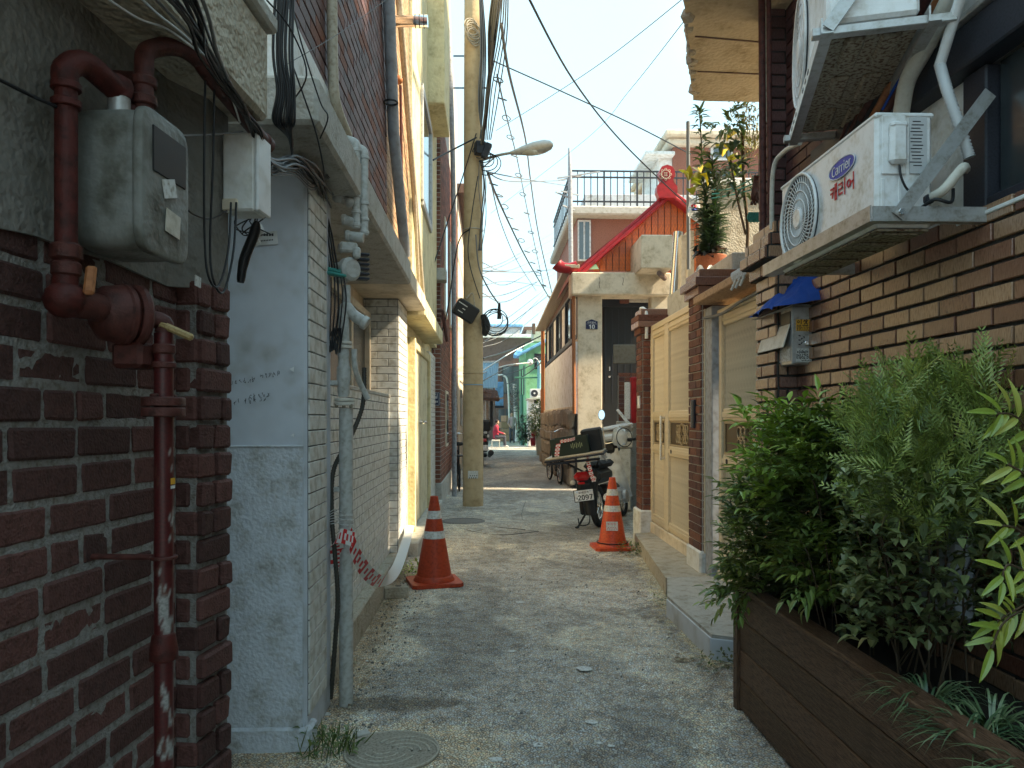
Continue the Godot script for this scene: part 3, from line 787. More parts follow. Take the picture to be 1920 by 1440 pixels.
	for e in [[385, 150, 388, 530, 1.72], [402, 160, 398, 540, 1.76]]:
		cable("cable", curve([P(e[0], e[1], e[4]), P(e[0] - 2, 300, e[4]), P(e[2] - 4, e[3] - 80, e[4]), P(e[2] + 3, e[3] - 12, e[4]), P(e[2] + 22, e[3] + 6, e[4] + 0.05), P(e[2] + 40, 470, e[4] + 0.12), P(e[2] + 45, 380, e[4] + 0.2)], 6), 0.0028, K.cable, ["black cable hanging in a long loop beside the electric box", "second looped black cable hanging down to the brick pier"][0 if e[0] == 385 else 1])
	cable("cable", curve([P(335, 372, 1.6), P(360, 400, 1.7), P(395, 410, 1.8), P(425, 395, 1.92)], 6), 0.0025, K.cable, "short slack wire between gas meter and electric box")
	m = M.new(); m.box(P(371, 528, 1.76), Vector3(0.028, 0.024, 0.002), Basis(LD, Vector3.UP, LN).rotated(LN, -0.08)); solo("paper_tag", m, K.paper, "small white tag hanging from a looped cable", "tag")
	# hanging black connectors under the box
	m = M.new(); m.tube(curve([P(482, 415, 2.1), P(476, 440, 2.1), P(462, 475, 2.1), P(455, 500, 2.1), P(451, 530, 2.1)], 4), [0.006, 0.01, 0.013, 0.014, 0.014, 0.014, 0.014, 0.014, 0.014, 0.014, 0.014, 0.014, 0.013, 0.012, 0.012, 0.011, 0.009], 10); solo("cable_splice", m, K.black, "long black cable splice dangling before the grey wall", "splice")
	m = M.new(); m.ell(P(482, 432, 2.12), Vector3(0.02, 0.022, 0.016), Basis(), 9); m.box(P(478, 455, 2.12), Vector3(0.03, 0.02, 0.01), Basis(Vector3.BACK, 0.5), 0.003); solo("taped_joint", m, K.paper, "crumpled pale taped joint hanging below the electric box", "joint")
	for k in 7:
		var pth = [P(478 + k * 2, 300 + k * 5, 2.08), P(480 + k * 4, 350 + 6 * k, 2.1), P(468 + 6 * k, 390 + 8 * (k % 3), 2.12), P(440 + 14 * (k % 4), 415 + 12 * (k % 3), 2.1), P(455 + 9 * k, 440, 2.12)]
		cable("cable", curve(pth, 6), 0.002, K.cable, "thin black wire tangled below the electric box", "tangled wires below the electric box", 4)

func left_white():
	var zf = -3.27
	var x1 = onz(577, HY, zf).x
	# stub wall with a grey painted end
	var w = thing("tiled_wall", "white glazed brick wall with grey painted end and recessed window", "wall", Vector3(-0.9, 0, -5))
	var m = M.new(); m.ab(Vector3(-2.2, 0, zf - 0.5), Vector3(x1 - 0.004, 2.46, zf), 0.012); put(w, "grey_end", m, K.grey_render)
	m = M.new()
	# lower coat, lumpier and slightly proud
	var pts = []
	var nn = noise(FastNoiseLite.TYPE_SIMPLEX_SMOOTH, 17, 5.0, 4)
	for b in 40:
		for a in 22:
			var x = lerpf(-1.35, x1 - 0.02, a / 21.0); var y = lerpf(0.0, 1.285, b / 39.0)
			pts.append(Vector3(x, y, zf + 0.008 + 0.006 * nn.get_noise_2d(x * 2, y * 2) + 0.003 * nn.get_noise_2d(x * 9, y * 9)))
	m.grid(pts, 22, 40); m.ab(Vector3(-1.35, 1.279, zf - 0.05), Vector3(x1 - 0.02, 1.289, zf + 0.014), 0.003)
	put(w, "lower_coat", m, K.grey_rough)
	m = M.new(); m.ab(Vector3(-2.2, -0.02, zf - 0.1), Vector3(x1 + 0.02, 0.1, zf + 0.02), 0.01); put(w, "footing", m, K.grey_rough)
	# tiles on the side of the stub
	var tm = [K.whitetile0, K.whitetile1, K.whitetile2, K.whitetile3]
	m = M.new(); m.ab(Vector3(-1.2, 0.14, zf - 0.36), Vector3(x1 - 0.001, 2.46, zf - 0.012)); put(w, "stub_core", m, K.greymortar)
	bricks(w, Vector3(x1, 0.14, zf - 0.012), Vector3.RIGHT, 0.35, 2.3, 0.0672, 0.2, 0.006, 0.006, tm, {"seed": 11, "bev": 0.002, "jit": 0.0008, "name": "tile"})
	# low wall under the window
	var xl = -0.89; var ze = -6.95; var sill = 1.59
	m = M.new(); m.ab(Vector3(-1.2, 0, ze), Vector3(xl, sill - 0.005, zf - 0.36)); put(w, "low_wall_core", m, K.greymortar)
	bricks(w, Vector3(xl, 0.19, zf - 0.36), Vector3.RIGHT, -ze + zf - 0.36, sill - 0.19, 0.0672, 0.2, 0.006, 0.006, tm, {"seed": 12, "bev": 0.002, "jit": 0.0008, "cap": 240, "name": "tile"})
	m = M.new(); m.ab(Vector3(-1.2, -0.02, -7.75), Vector3(xl + 0.085, 0.19, zf - 0.36), 0.012); put(w, "foundation", m, K.oldconcrete)
	m = M.new(); m.ab(Vector3(-1.15, sill - 0.004, ze), Vector3(xl + 0.012, sill + 0.025, zf - 0.36), 0.005); put(w, "sill", m, K.concrete)
	# pier beyond the window
	m = M.new(); m.ab(Vector3(-1.2, 0, -7.7), Vector3(-0.812, 2.5, ze)); put(w, "pier_core", m, K.greymortar)
	bricks(w, Vector3(-0.812, 0.19, ze - 0.002), Vector3.RIGHT, 0.74, 2.28, 0.0672, 0.2, 0.006, 0.006, tm, {"seed": 13, "bev": 0.002, "jit": 0.0008, "name": "tile"})
	bricks(w, Vector3(-1.2, 0.19, ze), Vector3.BACK, 0.386, 2.28, 0.0672, 0.2, 0.006, 0.006, tm, {"seed": 14, "bev": 0.002, "jit": 0.0008, "name": "tile"})
	# recess and window
	m = M.new(); m.ab(Vector3(-1.6, 0, -7.7), Vector3(-1.12, 2.5, zf - 0.3)); put(w, "recess_wall", m, K.cream)
	m = M.new()
	var wz0 = -5.1; var wz1 = -6.9
	for z in [wz0, (wz0 + wz1) / 2, wz1]: m.ab(Vector3(-1.12, sill, z - 0.035), Vector3(-1.05, 2.35, z + 0.035), 0.005)
	for y in [sill + 0.03, 2.32]: m.ab(Vector3(-1.118, y - 0.03, wz1), Vector3(-1.052, y + 0.03, wz0), 0.005)
	var wf = put(w, "window_frame", m, K.cream)
	for k in 2:
		m = M.new(); var za = lerpf(wz0, wz1, k * 0.5) - 0.036; var zb = lerpf(wz0, wz1, k * 0.5 + 0.5) + 0.036
		m.ab(Vector3(-1.1, sill + 0.06, zb), Vector3(-1.094, 2.29, za)); put(wf, "pane", m, K.darkglass)
	# concrete canopy slab over it all
	m = M.new()
	m.ab(Vector3(-1.6, 2.48, -6.2), Vector3(-0.62, 2.66, -2.83), 0.015); put(w, "canopy_slab", m, K.concrete)
	m = M.new(); m.ab(Vector3(-1.6, 2.482, -7.75), Vector3(-0.63, 2.64, -6.2), 0.012); put(w, "canopy_end", m, K.cream)
	# storey above
	var up = thing("brick_house", "dark purple brick upper storey above the concrete canopy", "house", Vector3(-1.2, 2.66, -4.6))
	m = M.new(); m.ab(Vector3(-4.5, 2.66, -6.05), Vector3(-0.80, 6.6, -2.95)); put(up, "core", m, K.darkmortar)
	m = M.new(); m.ab(Vector3(-4.5, 2.66, -2.95), Vector3(-0.80, 6.6, -2.92)); m.ab(Vector3(-0.8, 2.66, -4.1), Vector3(-0.785, 3.02, -2.92), 0.004); put(up, "white_render", m, K.whitewall)
	bricks(up, Vector3(-0.80, 2.66, -2.96), Vector3.RIGHT, 3.09, 3.6, 0.0672, 0.2, 0.009, 0.008, [K.plumbrick0, K.plumbrick1, K.plumbrick2, K.plumbrick3, K.farbrick1], {"seed": 15, "bev": 0.002, "jit": 0.0015, "holes": [[0, 1.16, 0, 0.36]]})
	# sunlit tan brick beyond
	m = M.new(); m.ab(Vector3(-4.5, 2.64, -8.1), Vector3(-0.835, 6.6, -6.06)); put(up, "tan_core", m, K.whitemortar)
	bricks(up, Vector3(-0.835, 2.64, -6.06), Vector3.RIGHT, 2.0, 3.6, 0.0672, 0.2, 0.009, 0.006, [K.tanbrick0, K.tanbrick1, K.tanbrick2], {"seed": 16, "bev": 0.0, "cap": 120})
	# drain pipes
	var dp = thing("downpipe", "thick grey drainpipe running down the dark brick storey", "pipe", Vector3(-0.75, 2.66, -5.9))
	m = M.new(); m.tube([onx(727, -60, -0.74), onx(738, 250, -0.74), onx(760, 478, -0.74)], 0.045, 14); put(dp, "pipe", m, K.pvc)
	m = M.new(); m.ring(onx(733, 192, -0.74), Vector3.UP, 0.05, 0.008, 20); put(dp, "bracket", m, K.black)
	solo("downpipe", func1([onx(622, -60, -0.76), onx(624, 120, -0.76), onx(630, 195, -0.75), onx(652, 255, -0.72)], 0.026, 5), K.cream_pipe, "slim dusty drainpipe bending down to the canopy edge", "pipe")
	var rp = thing("gas_pipe", "thin red pipe with a capped head on the sunlit brick", "pipe", Vector3(-0.78, 3, -7))
	m = M.new(); m.tube([onx(751, 160, -0.79), onx(755, 470, -0.79)], 0.013, 10); put(rp, "pipe", m, K.red_pipe)
	m = M.new(); m.ell(onx(748, 150, -0.79), Vector3(0.035, 0.04, 0.04), Basis(), 10); put(rp, "head", m, K.orange_pipe)
	# bundle of black cables dropping from above to the canopy
	for k in 9:
		var x0 = 512 + k * 4
		var pth = [P(x0 + 8, -60, 2.6), P(x0 + 4 * sin(k), 90, 2.62), P(x0 + 8, 170, 2.64), P(512 + 5 * k, 222 + 3 * (k % 3), 2.66), P(530 + 2 * k, 245, 2.72), P(548, 262 + 4 * k, 2.9)]
		cable("cable", curve(pth, 6), rng.randf_range(0.003, 0.006), K.cable, "black cable in the thick bundle dropping onto the canopy end", "bundle dropping onto the canopy", 6)
	cable("cable", curve([P(488, -40, 2.3), P(478, 110, 2.2), P(466, 195, 2.15)], 6), 0.007, K.black, "stiff black rod hanging beside the concrete eave")
	cable("cable", curve([P(500, 0, 2.5), P(545, 55, 2.6), P(575, 140, 2.7), P(540, 200, 2.75)], 6), 0.003, K.cable, "loose black cable swinging before the white render")
	cable("cable", curve([P(545, 0, 2.7), P(565, 80, 2.7), P(600, 190, 2.8), P(615, 220, 2.8), P(600, 260, 2.85)], 6), 0.0028, K.cable, "black wire draped over the canopy corner")
	cable("cable", curve([P(548, 120, 2.7), P(590, 240, 2.8), P(606, 310, 2.9), P(608, 330, 3.0)], 6), 0.0032, K.cable, "long black wire crossing the front of the canopy")
	cable("cable", curve([P(730, -5, 3.6), P(640, 60, 3.2), P(530, 125, 2.8)], 4), 0.0016, K.cable_grey, "thin grey wire slanting across the dark brick storey")
	gas_stack()

func func1(pts, r, n = 5, seg = 10):
	var m = M.new(); m.tube(curve(pts, n), r, seg); return m

func gas_stack():
	var b0 = G(649, 1322)
	var x = b0.x; var z = b0.z
	var d = scr(b0).z
	var Y = func(py): return 1.4 + (HY - py) / F * d
	var t = thing("gas_post", "tall grey steel post of gas pipes and meter at the white wall", "gas pipe", b0)
	var m = M.new(); m.tube([Vector3(x, -0.02, z), Vector3(x, Y.call(765), z)], 0.034, 14); put(t, "post", m, K.grey_pipe)
	var k = 0
	for e in [[757, 0.052, 0.018], [750, 0.052, 0.014], [651, 0.036, 0.014], [643, 0.036, 0.012]]:
		m = M.new(); m.disc(Vector3(x - 0.006, Y.call(e[0]), z), Vector3.UP, e[1], e[2], 22); put(t, "flange", m, K.offwhite)
	for e in [-0.035, 0.0, 0.035]:
		m = M.new(); m.disc(Vector3(x - 0.006 + e, Y.call(761), z + 0.03), Vector3.UP, 0.009, 0.02, 6); put(t, "bolt", m, K.rustpan)
	m = M.new(); m.lathe([Vector2(0.024, Y.call(745)), Vector2(0.03, Y.call(735)), Vector2(0.03, Y.call(715)), Vector2(0.034, Y.call(712)), Vector2(0.034, Y.call(690)), Vector2(0.028, Y.call(686)), Vector2(0.028, Y.call(600)), Vector2(0.032, Y.call(596)), Vector2(0.032, Y.call(580))], Transform3D(Basis(), Vector3(x - 0.012, 0, z)), 18); put(t, "riser", m, K.grey_pipe)
	m = M.new(); m.tube(curve([Vector3(x - 0.012, Y.call(585), z), Vector3(x + 0.0, Y.call(575), z), P(662, 590, d), P(686, 606, d)], 5), 0.028, 12); put(t, "elbow", m, K.grey_pipe)
	m = M.new(); m.disc(P(684, 605, d), P(686, 606, d) - P(662, 592, d), 0.034, 0.03, 14); put(t, "elbow_cap", m, K.grey_pipe)
	m = M.new(); m.tube([P(650, 590, d), P(650, 535, d)], 0.019, 10); put(t, "riser", m, K.grey_pipe)
	m = M.new(); m.disc(P(655, 505, d), Vector3(0.75, 0, 0.66), 0.058, 0.06, 24, 0.25); m.box(P(640, 512, d + 0.02), Vector3(0.07, 0.1, 0.06), Basis(), 0.012); put(t, "meter_body", m, K.grey_pipe)
	m = M.new(); m.box(P(652, 465, d), Vector3(0.09, 0.05, 0.06), Basis(Vector3.UP, 0.4), 0.01); m.box(P(668, 475, d), Vector3(0.035, 0.055, 0.05), Basis(Vector3.UP, 0.4), 0.008); put(t, "regulator", m, K.grey_pipe)
	m = M.new()
	for q in 6: m.box(P(680, 478 + q * 9, d + 0.06), Vector3(0.06, 0.012, 0.05), Basis(Vector3.UP, 0.4), 0.003)
	put(t, "louvred_case", m, K.darkframe)
	for e in [[668, 268, 428, 0.0], [683, 282, 442, 0.03]]:
		m = M.new(); m.tube([P(e[0], e[1] + 6, d + e[3]), P(e[0], e[2], d + e[3])], 0.02, 12); put(t, "vertical_pipe", m, K.grey_pipe)
		for y in [e[1] + 14, e[2] - 60, e[2] - 30, e[2] - 6]:
			m = M.new(); m.disc(P(e[0], y, d + e[3]), Vector3.UP, 0.0245, 0.016, 14); put(t, "collar", m, K.grey_pipe)
		m = M.new(); m.tube(curve([P(e[0], e[1] + 10, d + e[3]), P(e[0] - 3, e[1], d + e[3]), P(e[0] - 16, e[1] - 5, d + e[3] + 0.02), P(e[0] - 28, e[1] - 6, d + e[3] + 0.04)], 5), 0.022, 12); put(t, "elbow", m, K.grey_pipe)
	for e in [[645, 412, 664, 418], [652, 442, 682, 446]]:
		m = M.new(); m.tube([P(e[0], e[1], d), P(e[2], e[3], d)], 0.024, 12); m.disc(P(e[0], e[1], d), Vector3.RIGHT, 0.028, 0.02, 12); put(t, "branch", m, K.grey_pipe)
	m = M.new(); m.tube(curve([P(530, 312, d - 0.2), P(575, 314, d - 0.1), P(592, 322, d), P(615, 350, d), P(636, 372, d), P(664, 382, d)], 5), 0.02, 12); put(t, "branch_pipe", m, K.grey_pipe)
	for e in [[580, 315], [634, 371], [655, 379]]:
		m = M.new(); m.ell(P(e[0], e[1], d - 0.01), Vector3(0.029, 0.027, 0.027), Basis(), 10); put(t, "coupling", m, K.grey_pipe)
	for e in [[718, 606], [918, 605]]:
		m = M.new(); m.ab(Vector3(x - 0.22, Y.call(e[0]) - 0.012, z - 0.012), Vector3(x, Y.call(e[0]) + 0.012, z + 0.012), 0.003); put(t, "wall_clamp", m, K.grey_pipe)
	m = M.new(); m.tube(curve([P(664, 655, d), P(666, 690, d), P(676, 720, d + 0.05), P(690, 748, d + 0.08)], 6), 0.014, 10); put(t, "hose", m, K.grey_pipe)
	# flexible conduit and cords
	var q = [P(683, 690, d + 0.2), P(680, 760, d + 0.15), P(655, 825, d + 0.05), P(626, 880, d), P(622, 960, d - 0.02), P(628, 1040, d - 0.06), P(633, 1120, d - 0.06), P(628, 1210, d - 0.04), P(620, 1310, d - 0.02)]
	var cv = curve(q, 26)
	var rr = []
	for j in cv.size(): rr.append(0.0125 if j % 2 else 0.0105)
	m = M.new(); m.tube(cv, rr, 8); solo("flexible_conduit", m, mat(lin(0.06, 0.055, 0.045), 0.6, T.stain, Vector3.ONE * 6), "dark corrugated conduit drooping behind the grey post", "conduit")
	m = M.new(); m.box(P(625, 514, d - 0.06), Vector3(0.12, 0.016, 0.05), Basis(Vector3.BACK, -0.12) * Basis(Vector3.UP, 0.5), 0.006); m.box(P(625, 507, d - 0.06), Vector3(0.07, 0.02, 0.03), Basis(Vector3.BACK, -0.12) * Basis(Vector3.UP, 0.5), 0.006); m.disc(P(599, 510, d - 0.03), Vector3(1, 0, 0.5), 0.012, 0.03, 10)
	solo("cable_splitter", m, K.teal, "dusty teal cable splitter box by the grey gas meter", "cable box")
	for j in 8:
		var pth = [P(603 + j * 6, 520, d - 0.06), P(600 + j * 7, 560 + 10 * (j % 3), d - 0.07), P(604 + 5 * j, 620 + 8 * (j % 4), d - 0.05), P(608 + 3 * j + 8 * (j % 2), 655 + 5 * (j % 3), d - 0.05), P(625 + 2 * j, 615, d - 0.04)]
		cable("cable", curve(pth, 5), 0.003 + 0.001 * (j % 3), K.cable, "black drop cable looping below the teal splitter box", "cables below the teal splitter", 5)
	for j in 6:
		var pth = [P(548 + 4 * j, 290 + j, 3.1), P(580 + 3 * j, 330, 3.25), P(597 + 2 * j, 380, d - 0.1), P(602 + 4 * j, 440, d - 0.08), P(608 + 5 * j, 505, d - 0.06)]
		cable("cable", curve(pth, 5), 0.0045, K.cable, "black cable falling from the canopy to the teal splitter box", "cables falling to the teal splitter", 5)
	for j in 5:
		cable("cable", curve([P(488, 318 + 3 * j, 2.15), P(520, 305 + 6 * j, 2.5), P(555, 310 + 5 * j, 2.9), P(590, 340 + 4 * j, 3.2), P(625, 330 - 6 * j, 3.5)], 5), 0.003, K.cable if j % 2 else K.cable_grey, "cable strung from the eave end past the grey wall top", "cables past the grey wall top", 5)
	for j in 9:
		cable("cable", curve([P(492 + 2 * j, 275 + 4 * j, 2.12), P(512 + 6 * (j % 4), 300 + 7 * (j % 5), 2.4), P(545 + 5 * (j % 3), 292 + 8 * (j % 4), 2.75), P(575 + 6 * (j % 5), 310 + 10 * (j % 3), 3.05), P(600 + 3 * j, 365 + 8 * (j % 4), d - 0.12)], 6), 0.0035 + 0.0012 * (j % 3), K.cable, "black cable in the tangle under the canopy end", "tangle of cables under the canopy end", 5)
	# string knotted round the post
	m = M.new()
	for j in 4: m.ring(Vector3(x, Y.call(990 - 8 * j), z), Vector3(0.1 * sin(j), 1, 0.1 * cos(j)), 0.036, 0.003, 18, 5)
	for j in 6: m.tube(curve([P(640, 960 + 4 * j, d - 0.04), P(628 - 3 * j, 955 + 6 * j, d - 0.06), P(612 - 2 * j, 965 + 8 * j, d - 0.05)], 4), 0.0016, 4)
	solo("string_knot", m, K.paper, "frayed pale string knotted round the grey post", "string")

func tape(called, pts: Array, w: float, ups: Array, nred: int, label, cat = "tape", seed = 1):   # barrier tape: alternating printed pieces of one ribbon
	var t = thing(called, label, cat, pts[0])
	var cv = curve(pts, 10)
	var uv = curve(ups, 10)
	var n = cv.size()
	var red = M.new(); var white = M.new()
	for k in n - 1:
		var a = cv[k]; var b = cv[k + 1]
		var ua = uv[min(k, uv.size() - 1)].normalized() * w / 2; var ub = uv[min(k + 1, uv.size() - 1)].normalized() * w / 2
		for f in [[-1.0, -0.45, 0], [-0.45, 0.45, 1], [0.45, 1.0, 0]]:
			var isred = f[2] == 1 and k % 2 == 0 or (f[2] == 0 and k % 5 < 2)
			if k > nred: isred = false
			(red if isred else white).quad(a + ua * f[0], b + ub * f[0], b + ub * f[1], a + ua * f[1])
	stuff(put(t, "white_print", white, K.tape_white))
	stuff(put(t, "red_print", red, K.tape_red))
	return t

func left_far():
	# pale yellow house with double door
	var h = thing("yellow_house", "pale yellow house with double door and projecting bay", "house", Vector3(-1.2, 0, -9.5))
	var m = M.new(); m.ab(Vector3(-4.5, 0, -12.0), Vector3(-0.88, 2.5, -7.76)); m.ab(Vector3(-4.5, 2.5, -12.0), Vector3(-0.80, 8.0, -8.12)); put(h, "wall", m, K.yellow)
	m = M.new(); m.ab(Vector3(-1.0, 2.44, -10.75), Vector3(-0.632, 2.62, -7.76), 0.01); put(h, "door_canopy", m, K.yellow)
	var zd0 = onx(772, HY, -0.85).z; var zd1 = onx(801, HY, -0.85).z
	for k in 2:
		var za = lerpf(zd0, zd1, k * 0.5) - 0.008; var zb = lerpf(zd0, zd1, k * 0.5 + 0.5) + 0.008
		m = M.new(); m.ab(Vector3(-0.885, 0.16, zb), Vector3(-0.85, 2.2, za), 0.006); var dr = put(h, "door", m, K.doorpaint)
		m = M.new(); var zh = za if k else zb
		m.tube(curve([Vector3(-0.852, 1.36, zh + (0.12 if k == 0 else -0.12)), Vector3(-0.79, 1.36, zh + (0.12 if k == 0 else -0.12)), Vector3(-0.79, 1.34, zh + (0.22 if k == 0 else -0.22))], 4), 0.011, 8); m.disc(Vector3(-0.845, 1.36, zh + (0.12 if k == 0 else -0.12)), Vector3.RIGHT, 0.03, 0.02, 12); put(dr, "handle", m, K.steel)
		for y in [0.5, 1.75]:
			m = M.new(); m.ab(Vector3(-0.849, y - 0.06, (za if k == 0 else zb) - 0.012), Vector3(-0.84, y + 0.06, (za if k == 0 else zb) + 0.012), 0.002); put(dr, "hinge", m, K.steel)
	m = M.new(); m.ab(Vector3(-0.88, 0.1, zd0 + 0.002), Vector3(-0.8, 2.3, zd0 + 0.09), 0.006); m.ab(Vector3(-0.88, 0.1, zd1 - 0.16), Vector3(-0.81, 2.3, zd1 - 0.002), 0.006); m.ab(Vector3(-0.88, 2.2, zd1), Vector3(-0.82, 2.3, zd0), 0.006); put(h, "door_frame", m, K.yellow)
	m = M.new(); m.ab(Vector3(-1.0, -0.02, -11.9), Vector3(-0.7, 0.15, -7.78), 0.012); put(h, "doorstep", m, K.concrete)
	var mats = [K.whitetile0, K.whitetile2]
	bricks(h, Vector3(-0.88, 0.15, zd1 - 0.17), Vector3.RIGHT, 1.2, 2.2, 0.0672, 0.2, 0.007, 0.05, mats, {"seed": 31, "bev": 0.0, "depth": 0.05, "cap": 60, "name": "tile"})
	# bay
	m = M.new(); m.ab(Vector3(-0.82, 5.6, -11.5), Vector3(-0.575, 8.0, -10.25), 0.01); put(h, "bay", m, K.yellow)
	var w0 = onx(789, HY, -0.8).z; var w1 = onx(806, HY, -0.8).z
	m = M.new()
	for z in [w0, w1]: m.ab(Vector3(-0.8, 4.0, z - 0.05), Vector3(-0.765, 5.35, z + 0.05), 0.006)
	for y in [4.0, 5.35]: m.ab(Vector3(-0.8, y - 0.05, w1), Vector3(-0.768, y + 0.05, w0), 0.006)
	var fr = put(h, "window_frame", m, K.galv)
	bx(fr, "pane", Vector3(-0.798, 4.05, w1 + 0.05), Vector3(-0.79, 5.3, w0 - 0.05), K.glass, 0.0)
	for e in [[745, 0, 795, 590, 0.03, "cream drainpipe running down between yellow wall and tan brick"], [772, 300, 786, 560, 0.02, "second slimmer cream pipe on the yellow wall"]]:
		m = M.new(); m.tube([onx(e[0] - e[1] * 0.0 - (e[0] - 745) * 0.0, e[1] - 40, -0.77), onx(e[2], e[3], -0.77)], e[4], 10)
		solo("downpipe", m, K.cream_pipe, e[5], "pipe")
	# capped metal vent pipe
	var v = thing("flue_pipe", "shiny steel flue pipe sticking out high above the alley", "flue", P(738, 40, 6.6))
	m = M.new(); m.tube([P(732, 40, 6.7), P(790, 40, 6.6)], 0.048, 18); put(v, "pipe", m, K.steel)
	m = M.new(); m.tube([P(776, 40, 6.6), P(802, 40, 6.6)], 0.052, 18); put(v, "cap", m, K.chrome)
	for k in 3:
		m = M.new(); m.ring(P(779 + k * 8, 40, 6.6), Vector3.RIGHT, 0.053, 0.004, 18); put(v, "vent_ring", m, K.darkframe)
	# corner brick house
	var zc = -12.4
	var xc = onz(826, HY, zc).x
	var b = thing("brick_house", "red brick corner house with white joints behind the concrete pole", "house", Vector3(xc - 0.5, 0, zc - 3))
	m = M.new(); m.ab(Vector3(-4.5, 0.34, -19.0), Vector3(xc - 0.002, 9.0, zc)); put(b, "mortar_bed", m, K.whitemortar)
	m = M.new(); m.ab(Vector3(-4.5, -0.02, -19.02), Vector3(xc + 0.02, 0.36, zc + 0.02), 0.01); put(b, "plinth", m, K.concrete)
	mats = [K.farbrick0, K.farbrick1, K.farbrick2, K.farbrick3]
	bricks(b, Vector3(xc - 0.4, 0.36, zc), Vector3.BACK, 0.4, 6.8, 0.072, 0.205, 0.013, 0.005, mats, {"seed": 21, "bev": 0.0, "cap": 240})
	bricks(b, Vector3(xc, 0.36, zc), Vector3.RIGHT, 6.5, 6.0, 0.072, 0.205, 0.013, 0.005, mats, {"seed": 22, "bev": 0.0, "cap": 0})
	var sgn = thing("street_sign", "small navy street name plate with white border on brick corner", "sign", onz(815, 760, zc + 0.02))
	var c = onz(814, 748, zc + 0.02)
	m = M.new(); m.ab(c + Vector3(-0.12, -0.11, -0.006), c + Vector3(0.09, 0.11, 0.004), 0.002); put(sgn, "plate", m, K.signblue)
	m = M.new()
	for e in [[-0.11, 0.098, 0.08, 0.103], [-0.11, -0.103, 0.08, -0.098]]: m.ab(c + Vector3(e[0], e[1], 0.0045), c + Vector3(e[2], e[3], 0.006))
	m.ab(c + Vector3(0.077, -0.1, 0.0045), c + Vector3(0.082, 0.1, 0.006)); put(sgn, "border", m, K.white)
	word(sgn, "street_name", ["d-i", "g-i-r"], c + Vector3(-0.1, 0.01, 0.0055), Basis(), 0.075, 0.009, 0.085, K.white)
	m = M.new()
	for k in 6: m.ab(c + Vector3(-0.09 + 0.026 * k, -0.06, 0.0045), c + Vector3(-0.075 + 0.026 * k, -0.03, 0.006))
	put(sgn, "small_print", m, K.white)
	m = M.new(); m.ab(onz(812, 525, zc + 0.3), onz(836, 502, zc + 0.3) + Vector3(0, 0, -0.3), 0.01); put(b, "concrete_bracket", m, K.concrete)
	for k in 2:
		m = M.new(); m.tube(curve([onz(812, 583 + 10 * k, zc + 0.25), onz(829, 583 + 10 * k, zc + 0.25), onz(831, 590 + 10 * k, zc + 0.25), onz(838, 640, zc + 0.1)], 4), 0.022, 8); put(b, "red_conduit", m, K.maroon)
	for e in [[13.3, 3.2, 4.9], [15.2, 3.2, 4.9], [13.6, 0.9, 1.9]]:
		m = M.new(); m.ab(Vector3(xc - 0.02, e[1], -e[0] - 0.7), Vector3(xc + 0.03, e[2], -e[0]), 0.01); var wf = put(b, "window_frame", m, K.cream)
		bx(wf, "pane", Vector3(xc + 0.02, e[1] + 0.06, -e[0] - 0.64), Vector3(xc + 0.034, e[2] - 0.06, -e[0] - 0.06), K.glass, 0.0)
	solo("downpipe", func1([G(852, 936) + Vector3(0, 0.05, 0), P(851, 600, 13.35), P(849, 300, 13.35), P(838, -40, 13.35)], 0.042, 4, 12), K.pvc, "straight grey drainpipe beside the concrete pole", "pipe")
	# further houses on that side
	b = thing("plaster_house", "tan house with dark eaves further along behind the pole", "house", Vector3(-1.5, 0, -22))
	m = M.new(); m.ab(Vector3(-5, 0, -29), Vector3(-0.75, 7.0, -19.3)); put(b, "wall", m, K.cream)
	m = M.new(); m.ab(Vector3(-5.2, 7.0, -29.3), Vector3(-0.35, 7.25, -19.1), 0.02); put(b, "eave", m, K.brownwall)
	for k in 3:
		bx(b, "window", Vector3(-0.76, 1.2 + 2.4 * (k % 2), -22.0 - k * 2.2), Vector3(-0.73, 2.2 + 2.4 * (k % 2), -20.9 - k * 2.2), K.glass, 0.0)

